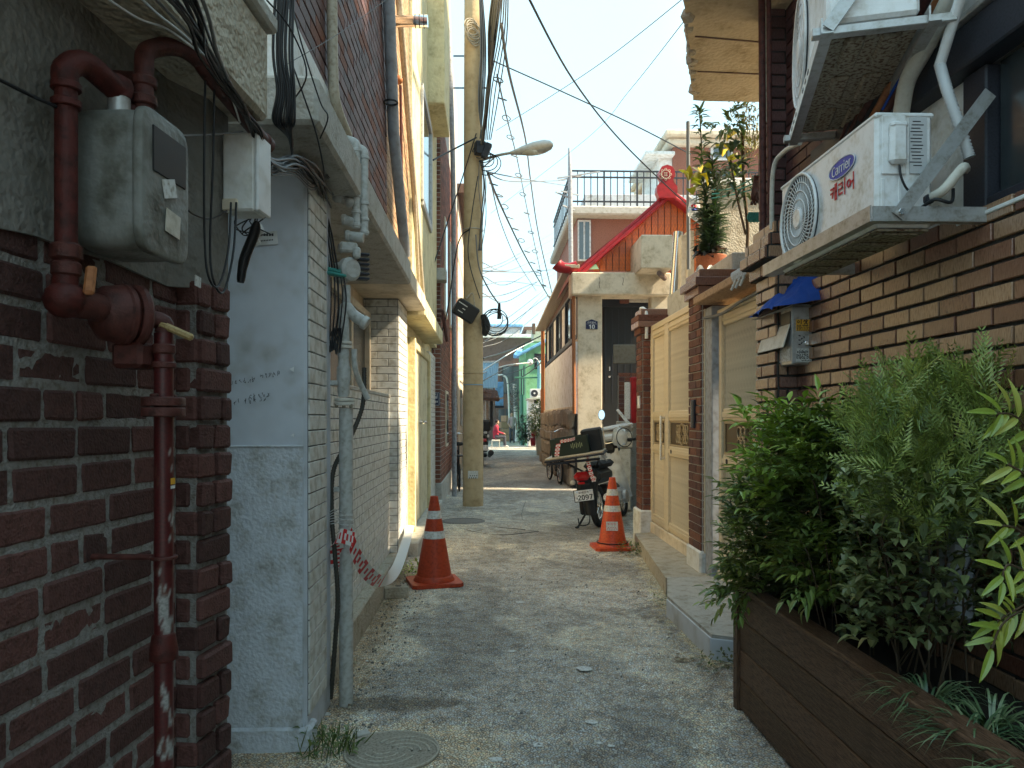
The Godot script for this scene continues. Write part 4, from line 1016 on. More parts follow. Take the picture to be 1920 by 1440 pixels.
func pole_and_wires():
	var b = G(887, 948)
	var p = thing("utility_pole", "thick tan concrete utility pole standing in the alley", "utility pole", b)
	var m = M.new(); m.tube([b - Vector3(0, 0.05, 0), b + Vector3(0, 9.5, 0)], [0.166, 0.138], 40); put(p, "shaft", m, K.pole)
	var d = scr(b).z
	var Q = func(px, py, dd = 0.0): return P(px, py, d + dd)
	for y in [105, 165]:
		m = M.new(); m.tube([Q.call(892, y), Q.call(912, y)], 0.012, 6); m.tube([Q.call(850, y), Q.call(870, y)], 0.012, 6); put(p, "step_bolt", m, K.darkframe)
	for y in [432, 700, 722]:
		m = M.new(); m.ring(Vector3(b.x, 1.4 + (HY - y) / F * d, b.z), Vector3.UP, 0.166, 0.006, 28, 5); put(p, "band", m, K.galv if y < 500 else (K.blue_sheet if y > 710 else K.pole))
	m = M.new(); m.box(Q.call(887, 890, -0.17), Vector3(0.16, 0.12, 0.004)); var st = put(p, "sticker", m, K.paper)
	word(st, "sticker_heading", ["g-eo", "j-u" if false else "j-i", "d-a"], Q.call(880.5, 889, -0.173), Basis(), 0.04, 0.008, 0.045, K.ink_red)
	m = M.new()
	for k in 8: m.box(Q.call(880 + 2 * k, 896 - 4 * (k % 2), -0.173), Vector3(0.012, 0.02, 0.002))
	put(st, "sticker_print", m, K.ink)
	# street lamp
	var l = thing("street_lamp", "grey cobra head street lamp on a short arm of the pole", "street lamp", Q.call(905, 300, -0.1))
	m = M.new(); m.tube(curve([Q.call(893, 304, 0), Q.call(930, 292, -0.1), Q.call(968, 285, -0.2)], 4), 0.022, 10); put(l, "arm", m, K.galv)
	m = M.new(); m.tube([Q.call(893, 325, 0), Q.call(930, 293, -0.1)], 0.012, 8); put(l, "brace", m, K.galv)
	m = M.new()
	var a = Q.call(958, 287, -0.2); var e = Q.call(1037, 271, -0.4)
	m.tube([a, a.lerp(e, 0.12), a.lerp(e, 0.3), a.lerp(e, 0.55), a.lerp(e, 0.8), a.lerp(e, 0.94), e], [0.03, 0.045, 0.075, 0.1, 0.1, 0.07, 0.02], 14); put(l, "head", m, K.galv)
	m = M.new(); m.ell(a.lerp(e, 0.6) - Vector3(0, 0.055, 0), Vector3(0.22, 0.055, 0.08), Basis(Vector3.BACK, 0.17), 12); put(l, "lens", m, K.offwhite)
	# black box and coils
	var k0 = thing("splice_box", "black cable terminal box strapped askew to the pole", "cable box", Q.call(873, 605, -0.2))
	var bs = Basis(Vector3.BACK, -0.55) * Basis(Vector3.UP, 0.25)
	m = M.new(); m.box(Q.call(873, 583, -0.25), Vector3(0.37, 0.27, 0.16), bs, 0.02); put(k0, "case", m, K.black)
	m = M.new(); m.tube(curve([Q.call(874, 560, -0.2), Q.call(886, 550, -0.15), Q.call(890, 575, -0.15)], 4), 0.014, 6); put(k0, "strap", m, K.cream_pipe)
	m = M.new()
	for w in [[-0.1, 0.06, 0.16], [-0.05, 0.0, 0.05], [-0.08, -0.06, 0.09]]: m.box(Q.call(873, 583, -0.25) + bs * Vector3(w[0], w[1], 0.081), Vector3(w[2], 0.014, 0.002), bs)
	put(k0, "white_print", m, K.paper)
	for j in 5:
		m = M.new(); m.ring(Q.call(928 + 3 * sin(j * 2.1), 602 + 5 * cos(j * 1.7), -0.1 - 0.03 * j), Vector3(0.2 * sin(j), 0.3 * cos(j * 3), 1), 0.21 - 0.03 * (j % 3), 0.007, 30, 5); solo("cable_coil", m, K.cable, "round coil of slack cable hanging right of the pole", "cable coil", "slack coils on the pole")
	m = M.new(); m.tube(curve([Q.call(905, 590, -0.12), Q.call(912, 610, -0.12), Q.call(908, 630, -0.12)], 4), [0.04, 0.05, 0.06, 0.065, 0.07, 0.07, 0.06, 0.05, 0.03], 10); solo("cable_closure", m, K.black, "bulging black cable closure below the terminal box", "cable closure")
	m = M.new(); m.tube([Q.call(936, 568, -0.12), Q.call(936, 598, -0.12)], [0.02, 0.035], 8); solo("cable_clip", m, K.black, "small black clamp on the cable coil", "clamp")
	m = M.new()
	m.box(Q.call(900, 278, -0.2), Vector3(0.16, 0.2, 0.14), Basis(Vector3.UP, 0.3), 0.01); m.box(Q.call(912, 283, -0.22), Vector3(0.1, 0.24, 0.12), Basis(Vector3.BACK, -0.4), 0.01); solo("terminal_box", m, K.darkframe, "dark terminal boxes on the pole below the lamp arm", "cable box")
	for j in 5:
		m = M.new(); m.ring(Q.call(900 + 4 * j, 285 + 6 * j, -0.2), Vector3(0.3 * sin(j), 0.4, 1), 0.12 + 0.02 * j, 0.008, 22, 5, 0.3 * j, 5.2); solo("wire_loop", m, K.cable, "messy loop of wire round the lamp bracket", "cable loop", "wire loops at the lamp bracket")
	for j in 6:
		m = M.new(); m.ring(Q.call(884 + 2 * (j % 3), 50 + 4 * j, -0.2), Vector3(1 if j % 2 else 0.6, 0.1, 1), 0.13, 0.01, 22, 5); solo("wire_loop", m, K.cream_pipe, "pale coil of wire tied to the pole top", "cable loop", "pale coils at the pole top")
	# thick bundle of lines from overhead to the pole
	for j in 8:
		cable("overhead_line", curve([P(945 - 2 * j, -60, 8.5 + 0.1 * j), P(930 - 2 * j, 60, 9.5), P(918 + 2 * sin(j * 2.0), 150, 10.6), P(910 + 2 * sin(j * 1.3), 220, 11.5), Q.call(902 + 2 * (j % 3), 275, -0.2)], 6), 0.012 if j % 3 else 0.02, K.cable_grey if j % 2 else K.cable, "overhead line in the thick bundle reaching the pole", "bundle of overhead lines", 5)
	for j in 6:
		cable("pole_cable", curve([Q.call(898 + j, -30, -0.18), Q.call(901 + 2 * j, 90, -0.2), Q.call(897 + 2 * j, 190, -0.2), Q.call(905 - j, 260, -0.18)], 5), 0.009, K.cable if j % 2 else K.cable_grey, "cable running down the upper right edge of the pole", "cables down the pole", 5)
	# lines in the sky: [points (px, py, depth)], radius, colour
	var lines = [
		[[[978, -30, 6], [1075, 150, 8.5], [1170, 270, 11], [1292, 388, 13.2]], 0.011, 0, "thick black line crossing the sky down to the red finial"],
		[[[920, 112, 12], [1050, 170, 12.5], [1190, 235, 13], [1296, 290, 13]], 0.011, 1, "grey line from the pole towards the terrace plants"],
		[[[930, 245, 16], [1110, 130, 12], [1290, -10, 9]], 0.006, 1, "thin line rising to the upper sky beside the balcony"],
		[[[920, 400, 26], [1100, 260, 20], [1180, 170, 14], [1290, 30, 9]], 0.006, 1, "thin line slanting up behind the rooftop railing"],
		[[[912, 320, 12.2], [960, 340, 17], [1060, 338, 26]], 0.012, 1, "pair of lines from lamp bracket to rooftop railing, upper one"],
		[[[912, 322, 12.2], [980, 335, 17], [1075, 350, 26]], 0.012, 1, "pair of lines from lamp bracket to rooftop railing, lower one"],
		[[[940, 45, 9], [955, 140, 11], [985, 260, 17], [995, 340, 22], [1010, 440, 28], [1035, 550, 34]], 0.02, 1, "wavy line dropping from the overhead bundle past the lamp"],
		[[[932, 140, 11], [950, 220, 15], [970, 300, 20], [990, 400, 26], [1020, 540, 34]], 0.014, 1, "line with small clips dropping behind the lamp head"],
		[[[915, 325, 12.2], [930, 365, 16], [960, 430, 22], [990, 490, 28], [1032, 562, 36]], 0.024, 0, "heavy twisted line falling from the pole to the far houses"],
		[[[918, 330, 12.2], [940, 420, 20], [970, 490, 28], [1005, 545, 36]], 0.012, 0, "slim line falling beside the heavy twisted line"],
		[[[905, 508, 14], [990, 510, 26], [1040, 505, 36]], 0.012, 1, "level line across the gap low in the sky"],
		[[[905, 535, 14], [960, 528, 26], [1035, 540, 36]], 0.008, 1, "faint level line low in the sky, second from top"],
		[[[908, 640, 14], [960, 605, 26], [1060, 530, 40]], 0.012, 1, "line rising from the coil towards the red eave"],
		[[[895, 720, 16], [950, 690, 30], [985, 675, 40]], 0.014, 0, "dark line reaching to the far green house"],
		[[[812, 300, 11], [850, 280, 11.8], [893, 258, 12.1]], 0.014, 0, "thick black wire from the pole to the yellow house"],
		[[[808, 660, 12.2], [835, 600, 12.3], [858, 460, 12.3], [880, 430, 12.2]], 0.011, 0, "black wire bending from the pole band down to the brick corner"],
		[[[812, 500, 11.5], [838, 420, 12], [868, 330, 12.2], [893, 250, 12.1]], 0.01, 0, "black wire slanting up the front of the drainpipe"],
		[[[892, 440, 12.1], [898, 500, 12.1], [915, 540, 12.1], [935, 570, 12.1]], 0.012, 1, "doubled grey wire from the pole band to the coils"],
		[[[896, 330, 12.1], [885, 400, 12.1], [878, 480, 12.1], [900, 560, 12.1]], 0.008, 0, "black wire wandering down the front of the pole"]]
	for q in lines:
		var ps = []
		for t in q[0]: ps.append(P(t[0], t[1], t[2]))
		cable("overhead_wire", curve(ps, 8), q[1], K.cable_grey if q[2] else K.cable, q[3])
	for j in 22:   # little spiral clips on the two hanging lines
		var f = j / 21.0
		var q = P(lerpf(920, 1030, f), lerpf(335, 556, f), lerpf(13.0, 35.0, f)) if j % 2 else P(lerpf(934, 1015, f), lerpf(150, 525, f), lerpf(11.3, 33.0, f))
		m = M.new(); m.ring(q, Vector3(0.3, 1, 0.4 * sin(j)), 0.05 + 0.002 * q.length(), 0.006 + 0.0003 * q.length(), 12, 4); solo("wire_clip", m, K.cable_grey, "small spiral clip on a line hanging behind the lamp", "clip", "spiral clips on the hanging lines")
	var rw = RandomNumberGenerator.new(); rw.seed = 61
	for j in 9:
		var y = 470 + 17 * j
		cable("overhead_wire", curve([P(903, y + rw.randf_range(-20, 60), 16), P(960, y + rw.randf_range(-10, 25), 28), P(1045, y - 45 + rw.randf_range(-30, 20), 40)], 6), 0.011, K.cable_grey, "thin wire in the web crossing the low sky beside the pole", "web of thin wires low in the sky", 4)
	for j in 7:
		cable("pole_cable", curve([Q.call(899 + j, 300, -0.17), Q.call(903 + 2 * j + rw.randf_range(-6, 6), 350, -0.2), Q.call(902 + j + rw.randf_range(-5, 5), 410, -0.18), Q.call(897 + j, 470, -0.16)], 5), 0.006, K.cable if j % 2 else K.cable_grey, "wire trailing down the pole's edge below the lamp", "wires down the pole below the lamp", 4)
	for j in 6:
		cable("overhead_line", curve([P(938 + 3 * j, -40, 8.0), P(925 + 5 * j, 70, 9.6), P(912 + 4 * j + rw.randf_range(-5, 5), 170, 11), Q.call(905 + 3 * j, 262, -0.15)], 6), 0.008, K.cable_grey, "slack line twisting beside the thick overhead bundle", "slack lines beside the bundle", 4)

func right_building():
	var mats = [K.brownbrick0, K.brownbrick1, K.brownbrick2, K.brownbrick3]
	var X = 1.70
	var w = thing("brick_house", "brown glazed brick house carrying the air conditioners beside the planter", "house", Vector3(2.4, 0, -2))
	var m = M.new(); m.ab(Vector3(X + 0.004, 0, -4.15), Vector3(4.5, 2.1, 3.5)); put(w, "mortar_bed", m, K.darkmortar)
	bricks(w, Vector3(X + 0.004, 0.0, -4.15), Vector3.LEFT, 0.001, 0.1, 0.0711, 0.2, 0.011, 0.0, mats, {"seed": 1})
	# u runs towards the camera on this wall
	bricks(w, Vector3(X + 0.004, 0.0, -4.15), Vector3.LEFT, 5.5, 2.09, 0.0711, 0.203, 0.012, 0.013, mats, {"seed": 41, "bev": 0.003, "jit": 0.0022, "cap": 280})
	# pillar by the mailbox
	var xp = 1.576
	m = M.new(); m.ab(Vector3(xp + 0.012, 0, -4.48), Vector3(2.2, 2.42, -4.162)); put(w, "pillar_core", m, K.darkmortar)
	bricks(w, Vector3(xp + 0.012, 0, -4.48), Vector3.LEFT, 0.318, 2.3, 0.0711, 0.203, 0.012, 0.012, mats, {"seed": 42, "bev": 0.003, "jit": 0.002})
	bricks(w, Vector3(xp + 0.014, 0, -4.162), Vector3.BACK, 0.115, 2.3, 0.0711, 0.203, 0.012, 0.008, mats, {"seed": 43, "bev": 0.003, "jit": 0.002, "shift": -0.05})
	for k in 4:
		var o = [0.03, 0.075, 0.05, 0.01][k]
		var y = 2.2 + 0.073 * k
		bricks(w, Vector3(xp - o + 0.012, y, -4.5 - o * 0.5), Vector3.LEFT, 0.34 + o, 0.071, 0.0711, 0.203, 0.012, 0.012, mats, {"seed": 50 + k, "bev": 0.003, "jit": 0.002, "shift": -0.07 * k})
		m = M.new(); m.ab(Vector3(xp - o + 0.013, y, -4.5 - o * 0.5), Vector3(2.3, y + 0.0705, -4.16 + o * 0.5)); put(w, "corbel_core", m, K.darkmortar)
		bricks(w, Vector3(xp - o + 0.014, y, -4.16 + o * 0.5), Vector3.BACK, 0.4, 0.071, 0.0711, 0.203, 0.012, 0.008, mats, {"seed": 60 + k, "bev": 0.003, "jit": 0.002, "shift": -0.05 * k})
	# upper storey
	var pm = [K.plumbrick0, K.plumbrick1, K.plumbrick2, K.plumbrick3]
	var zx = -4.62
	var x0 = onz(1441, HY, zx).x
	m = M.new(); m.ab(Vector3(x0 + 0.004, 2.3, -4.78), Vector3(4.5, 7.2, zx)); m.ab(Vector3(1.75, 4.12, -6.0), Vector3(4.5, 7.4, -4.78)); put(w, "upper_core", m, K.darkmortar)
	bricks(w, Vector3(x0, 2.35, zx), Vector3.BACK, 0.9, 3.6, 0.0711, 0.203, 0.011, 0.01, pm, {"seed": 44, "bev": 0.003, "jit": 0.002})
	bricks(w, Vector3(x0, 2.35, -4.78), Vector3.LEFT, 0.16, 3.6, 0.0711, 0.203, 0.011, 0.006, pm, {"seed": 46, "bev": 0.003, "jit": 0.002})
	m = M.new(); m.ab(Vector3(X + 0.12, 2.1, zx), Vector3(4.5, 6.4, -3.05)); put(w, "side_core", m, K.darkmortar)
	bricks(w, Vector3(X + 0.12, 2.1, zx), Vector3.LEFT, 1.55, 4.0, 0.0711, 0.203, 0.011, 0.01, pm, {"seed": 45, "bev": 0.0, "cap": 120})
	# white rendered bay with dark window
	m = M.new(); m.ab(Vector3(X + 0.03, 2.1, -3.06), Vector3(4.5, 2.8, -2.71)); m.ab(Vector3(X + 0.03, 2.8, -3.6), Vector3(4.5, 6.4, -2.6)); m.ab(Vector3(X + 0.03, 2.8, -2.6), Vector3(4.5, 5.5, 3.5)); put(w, "white_wall", m, K.whitewall)
	m = M.new(); m.bar(Vector3(X - 0.0, 2.7, -3.9), Vector3(X - 0.0, 2.7, 3.5), 0.09, 0.15, 0.006); put(w, "steel_beam", m, K.darkframe)
	m = M.new(); m.bar(Vector3(X - 0.01, 2.785, -3.2), Vector3(X - 0.01, 2.785, 3.5), 0.12, 0.02, 0.003); put(w, "beam_flashing", m, K.galv)
	m = M.new(); m.ab(Vector3(X + 0.005, 2.1, -2.71), Vector3(X + 0.08, 2.62, -2.58), 0.006)
	for z in [-1.7, -0.7, 0.4]: m.ab(Vector3(X + 0.005, 2.1, z - 0.05), Vector3(X + 0.08, 2.62, z + 0.05), 0.006)
	m.ab(Vector3(X + 0.007, 2.1, -2.58), Vector3(X + 0.078, 2.16, 3.5), 0.004)
	var wf = put(w, "window_frame", m, K.darkframe)
	for e in [[-2.57, -1.76], [-1.64, -0.76], [-0.64, 0.34], [0.46, 3.5]]:
		bx(wf, "pane", Vector3(X + 0.05, 2.16, e[0]), Vector3(X + 0.06, 2.62, e[1]), K.darkglass, 0.0)
	m = M.new(); m.ab(Vector3(X - 0.014, 2.093, -2.72), Vector3(X + 0.1, 2.108, 3.5), 0.003); put(w, "window_sill", m, K.whitewall)
	m = M.new(); m.ab(Vector3(X + 0.3, 2.1, -2.7), Vector3(4.5, 2.8, 3.5)); put(w, "room_wall", m, K.black)
	# balcony slab with a broken edge
	m = M.new()
	var P0 = P(1300, 188, 6.0); var P1 = P(1283, 0, 4.56)
	var dirn = (P1 - P0).normalized(); dirn.y = 0
	var poly = []
	var rn = RandomNumberGenerator.new(); rn.seed = 8
	var near = P1 + dirn * 0.75
	for k in 16:
		var q = P0.lerp(near, k / 15.0); poly.append(Vector2(q.x + rn.randf_range(-0.012, 0.012), q.z))
	poly.append(Vector2(3.4, near.z + 0.1)); poly.append(Vector2(3.4, P0.z - 0.15))
	for k in 8: poly.append(Vector2(lerpf(3.0, P0.x + 0.1, k / 7.0), P0.z + rn.randf_range(-0.02, 0.02)))
	for k in poly.size(): poly[k].y = -poly[k].y
	m.ext(poly, Transform3D(Basis(Vector3.RIGHT, Vector3(0, 0, -1), Vector3.UP), Vector3(0, P0.y + 0.1, 0)), 0.2); put(w, "balcony_slab", m, mat(lin(0.58, 0.46, 0.31), 0.9, T.soft, Vector3(0.5, 0.5, 0.5), T.fine_n, 0.3))
	m = M.new()   # lumps of broken render along the edge
	for k in 90:
		var q = P0.lerp(near, rn.randf()); m.box(q + Vector3(0.015, rn.randf_range(0.0, 0.18), 0), Vector3.ONE * rn.randf_range(0.02, 0.07), Basis(Vector3(rn.randf(), rn.randf(), 1).normalized(), rn.randf() * 3), 0.008)
	stuff(put(w, "broken_edge", m, K.oldconcrete))
	for e in [[0.35, 0.1], [0.7, -0.05]]:
		m = M.new(); var q = P0.lerp(P1, e[0]); m.bar(Vector3(q.x + 0.05, P0.y - 0.001, q.z), Vector3(3.2, P0.y - 0.001, q.z - 0.2 + e[1]), 0.012, 0.008); put(w, "board_mark", m, K.brownwall)
	# pipes
	for e in [[1428, 0.02, 4.5, 480, "red vertical pipe below the balcony slab, left one of two"], [1441, 0.014, 4.45, 420, "thin red vertical pipe below the balcony slab, right one of two"]]:
		m = M.new(); m.tube([P(e[0], -80, e[2]), P(e[0] + 3, e[3], e[2])], e[1], 10); solo("downpipe", m, K.maroon, e[4], "pipe")
	m = M.new(); m.tube([P(1435, -80, 4.5), P(1437, 230, 4.5)], 0.011, 8); solo("downpipe", m, K.cream_pipe, "pale thin pipe between the two red pipes", "pipe")
	m = M.new(); m.tube(curve([P(1500, 268, 3.9), P(1470, 285, 4.1), P(1450, 320, 4.2), P(1447, 430, 4.25)], 6), 0.013, 8); solo("drain_hose", m, K.offwhite, "white drain hose curving down from the upper air conditioner", "hose")
	var k2 = 0
	for e in [[1625, 205, 1735, 0, 0.022], [1648, 205, 1762, 0, 0.022], [1600, 240, 1690, 30, 0.016], [1668, 205, 1800, -20, 0.02], [1580, 260, 1668, 30, 0.014]]:
		m = M.new(); var a = onx(e[0], e[1], 1.66); var b = onx(e[2], e[3], 1.66)
		m.tube([a - (b - a) * 0.1, b + (b - a) * 0.6], e[4], 10); solo("wall_conduit", m, K.maroon if k2 != 1 else K.orange_pipe, ["red pipe climbing the wall above the lower air conditioner", "rust orange pipe climbing the wall above the lower air conditioner", "slim red pipe climbing the wall under the upper air conditioner", "dark red pipe nearest the white insulated duct", "thinnest red pipe beside the upper air conditioner tray"][k2], "pipe"); k2 += 1
	m = M.new(); m.tube(curve([onx(1690, 212, 1.62), onx(1702, 150, 1.6), onx(1735, 90, 1.6), onx(1790, -20, 1.6), onx(1830, -90, 1.6)], 5), 0.031, 14); solo("insulated_duct", m, K.offwhite, "thick off-white insulated pipe rising from the lower air conditioner", "pipe")
	var cv = curve([onx(1818, 295, 1.64), onx(1800, 240, 1.61), onx(1776, 170, 1.58), onx(1762, 120, 1.58)], 36)
	var rr = []
	for j in cv.size(): rr.append([0.0195, 0.0195, 0.0165, 0.0165][j % 4])
	m = M.new(); m.tube(cv, rr, 10); solo("corrugated_hose", m, K.ac_grey, "grey corrugated hose curling before the dark window frame", "hose")
	m = M.new(); m.tube(curve([onx(1762, 122, 1.58), onx(1775, 80, 1.58), onx(1800, 0, 1.58), onx(1830, -80, 1.58)], 5), 0.018, 10); solo("plastic_pipe", m, K.white, "smooth grey plastic pipe above the corrugated hose", "pipe")
	m = M.new(); m.tube(curve([onx(1655, 205, 1.6), onx(1680, 160, 1.6), onx(1712, 110, 1.6), onx(1740, 60, 1.6)], 8), 0.006, 6); solo("cable", m, K.blue_cloth, "blue cord wound along the insulated pipe", "cable")

func gate(t, z0: float, z1: float, X: float, y0: float, y1: float, two: bool):
	# one or two leaves of pressed bronze panels between z0 (near) and z1 (far)
	var cuts = [z0, z1]
	if two: cuts = [z0, lerpf(z0, z1, 0.6), z1]
	for k in cuts.size() - 1:
		var a = cuts[k] - 0.006; var b = cuts[k + 1] + 0.006
		var m = M.new()
		var st = 0.075
		for z in [a - st / 2, b + st / 2]: m.ab(Vector3(X - 0.03, y0, z - st / 2), Vector3(X + 0.02, y1, z + st / 2), 0.006)
		var hts = [[0, 0.09], [0.77, 0.87], [1.13, 1.23], [y1 - y0 - 0.09, y1 - y0]]
		for q in hts:
			m.ab(Vector3(X - 0.018, y0 + q[0], b + st), Vector3(X + 0.018, y0 + q[1], a - st), 0.006)
			m.ab(Vector3(X - 0.026, y0 + q[0] + 0.03, b + st), Vector3(X - 0.016, y0 + q[1] - 0.03, a - st), 0.003)
		var leaf = put(t, "gate_leaf", m, K.bronze)
		for q in [[0.09, 0.77], [1.23, y1 - y0 - 0.09]]:
			var pm = M.new()
			pm.ab(Vector3(X + 0.009, y0 + q[0], b + st), Vector3(X + 0.015, y0 + q[1], a - st))
			var n = int((a - b - 2 * st) / 0.022)
			for j in n:
				var z = lerpf(a - st, b + st, (j + 0.5) / n)
				pm.quad(Vector3(X + 0.009, y0 + q[0], z - 0.009), Vector3(X - 0.002, y0 + q[0], z), Vector3(X - 0.002, y0 + q[1], z), Vector3(X + 0.009, y0 + q[1], z - 0.009))
				pm.quad(Vector3(X - 0.002, y0 + q[0], z), Vector3(X + 0.009, y0 + q[0], z + 0.009), Vector3(X + 0.009, y0 + q[1], z + 0.009), Vector3(X - 0.002, y0 + q[1], z))
			put(leaf, "fluted_panel", pm, K.bronze)
		var om = M.new()
		var zc = (a + b) / 2; var yc = y0 + 1.0; var hw = (a - b) / 2 - st
		om.ab(Vector3(X + 0.0, y0 + 0.87, b + st), Vector3(X + 0.008, y0 + 1.13, a - st)); put(leaf, "recess_panel", om, K.bronze_deep)
		om = M.new()
		if hw > 0.2:
			for j in 6:
				var s = -1 if j % 2 else 1
				var f = [0.0, 0.0, 0.33, 0.33, 0.6, 0.6][j]
				om.ring(Vector3(X - 0.006, yc + 0.045 * s, zc + f * hw * 0.62), Vector3.RIGHT, 0.042, 0.008, 18, 5); om.ring(Vector3(X - 0.006, yc + 0.045 * s, zc - f * hw * 0.62), Vector3.RIGHT, 0.042, 0.008, 18, 5)
				om.ring(Vector3(X - 0.008, yc + 0.03 * s, zc + f * hw * 0.5), Vector3.RIGHT, 0.022, 0.006, 14, 5); om.ring(Vector3(X - 0.008, yc + 0.03 * s, zc - f * hw * 0.5), Vector3.RIGHT, 0.022, 0.006, 14, 5)
			om.ring(Vector3(X - 0.006, yc, zc), Vector3.RIGHT, 0.1, 0.008, 24, 5)
			put(leaf, "scroll_ornament", om, K.bronze_dark)
		om = M.new(); for z in [b + st + 0.012, a - st - 0.012]: om.ab(Vector3(X - 0.012, y0 + 0.88, z - 0.012), Vector3(X - 0.0, y0 + 1.12, z + 0.012), 0.003)
		for y in [0.88, 1.12]: om.ab(Vector3(X - 0.0125, y0 + y - 0.012, b + st), Vector3(X - 0.0005, y0 + y + 0.012, a - st), 0.003)
		put(leaf, "recess_trim", om, K.bronze_dark)
		if two and k == 1:
			om = M.new(); var zh = a - 0.05
			om.tube([Vector3(X - 0.07, y0 + 0.72, zh), Vector3(X - 0.07, y0 + 1.18, zh)], 0.014, 10)
			for y in [0.74, 1.16]: om.tube([Vector3(X - 0.07, y0 + y, zh), Vector3(X - 0.01, y0 + y, zh)], 0.011, 8)
			put(leaf, "pull_handle", om, K.steel)
		if k == 0:
			om = M.new(); for y in [0.25, 1.95]: om.tube([Vector3(X - 0.022, y0 + y - 0.22, a - 0.008), Vector3(X - 0.022, y0 + y + 0.22, a - 0.008)], 0.014, 8)
			put(leaf, "hinge", om, K.black)
			om = M.new(); om.disc(Vector3(X - 0.027, y0 + 0.82, b + 0.2), Vector3.RIGHT, 0.02, 0.01, 12); put(leaf, "keyhole", om, K.darkframe)

func pillar(t, x: float, z0: float, z1: float, y0: float, y1: float, mats, seed):
	var m = M.new(); m.ab(Vector3(x + 0.012, y0, z1), Vector3(x + 0.4, y1 - 0.005, z0 - 0.012)); put(t, "core", m, K.whitemortar if seed == 71 else K.mortar)
	bricks(t, Vector3(x + 0.012, y0, z1), Vector3.LEFT, z0 - z1 - 0.012, y1 - y0, 0.0711, 0.203, 0.01, 0.012, mats, {"seed": seed, "bev": 0.003, "jit": 0.002, "shift": -0.06})
	bricks(t, Vector3(x + 0.014, y0, z0 - 0.012), Vector3.BACK, 0.386, y1 - y0, 0.0711, 0.203, 0.01, 0.01, mats, {"seed": seed + 1, "bev": 0.003, "jit": 0.002})

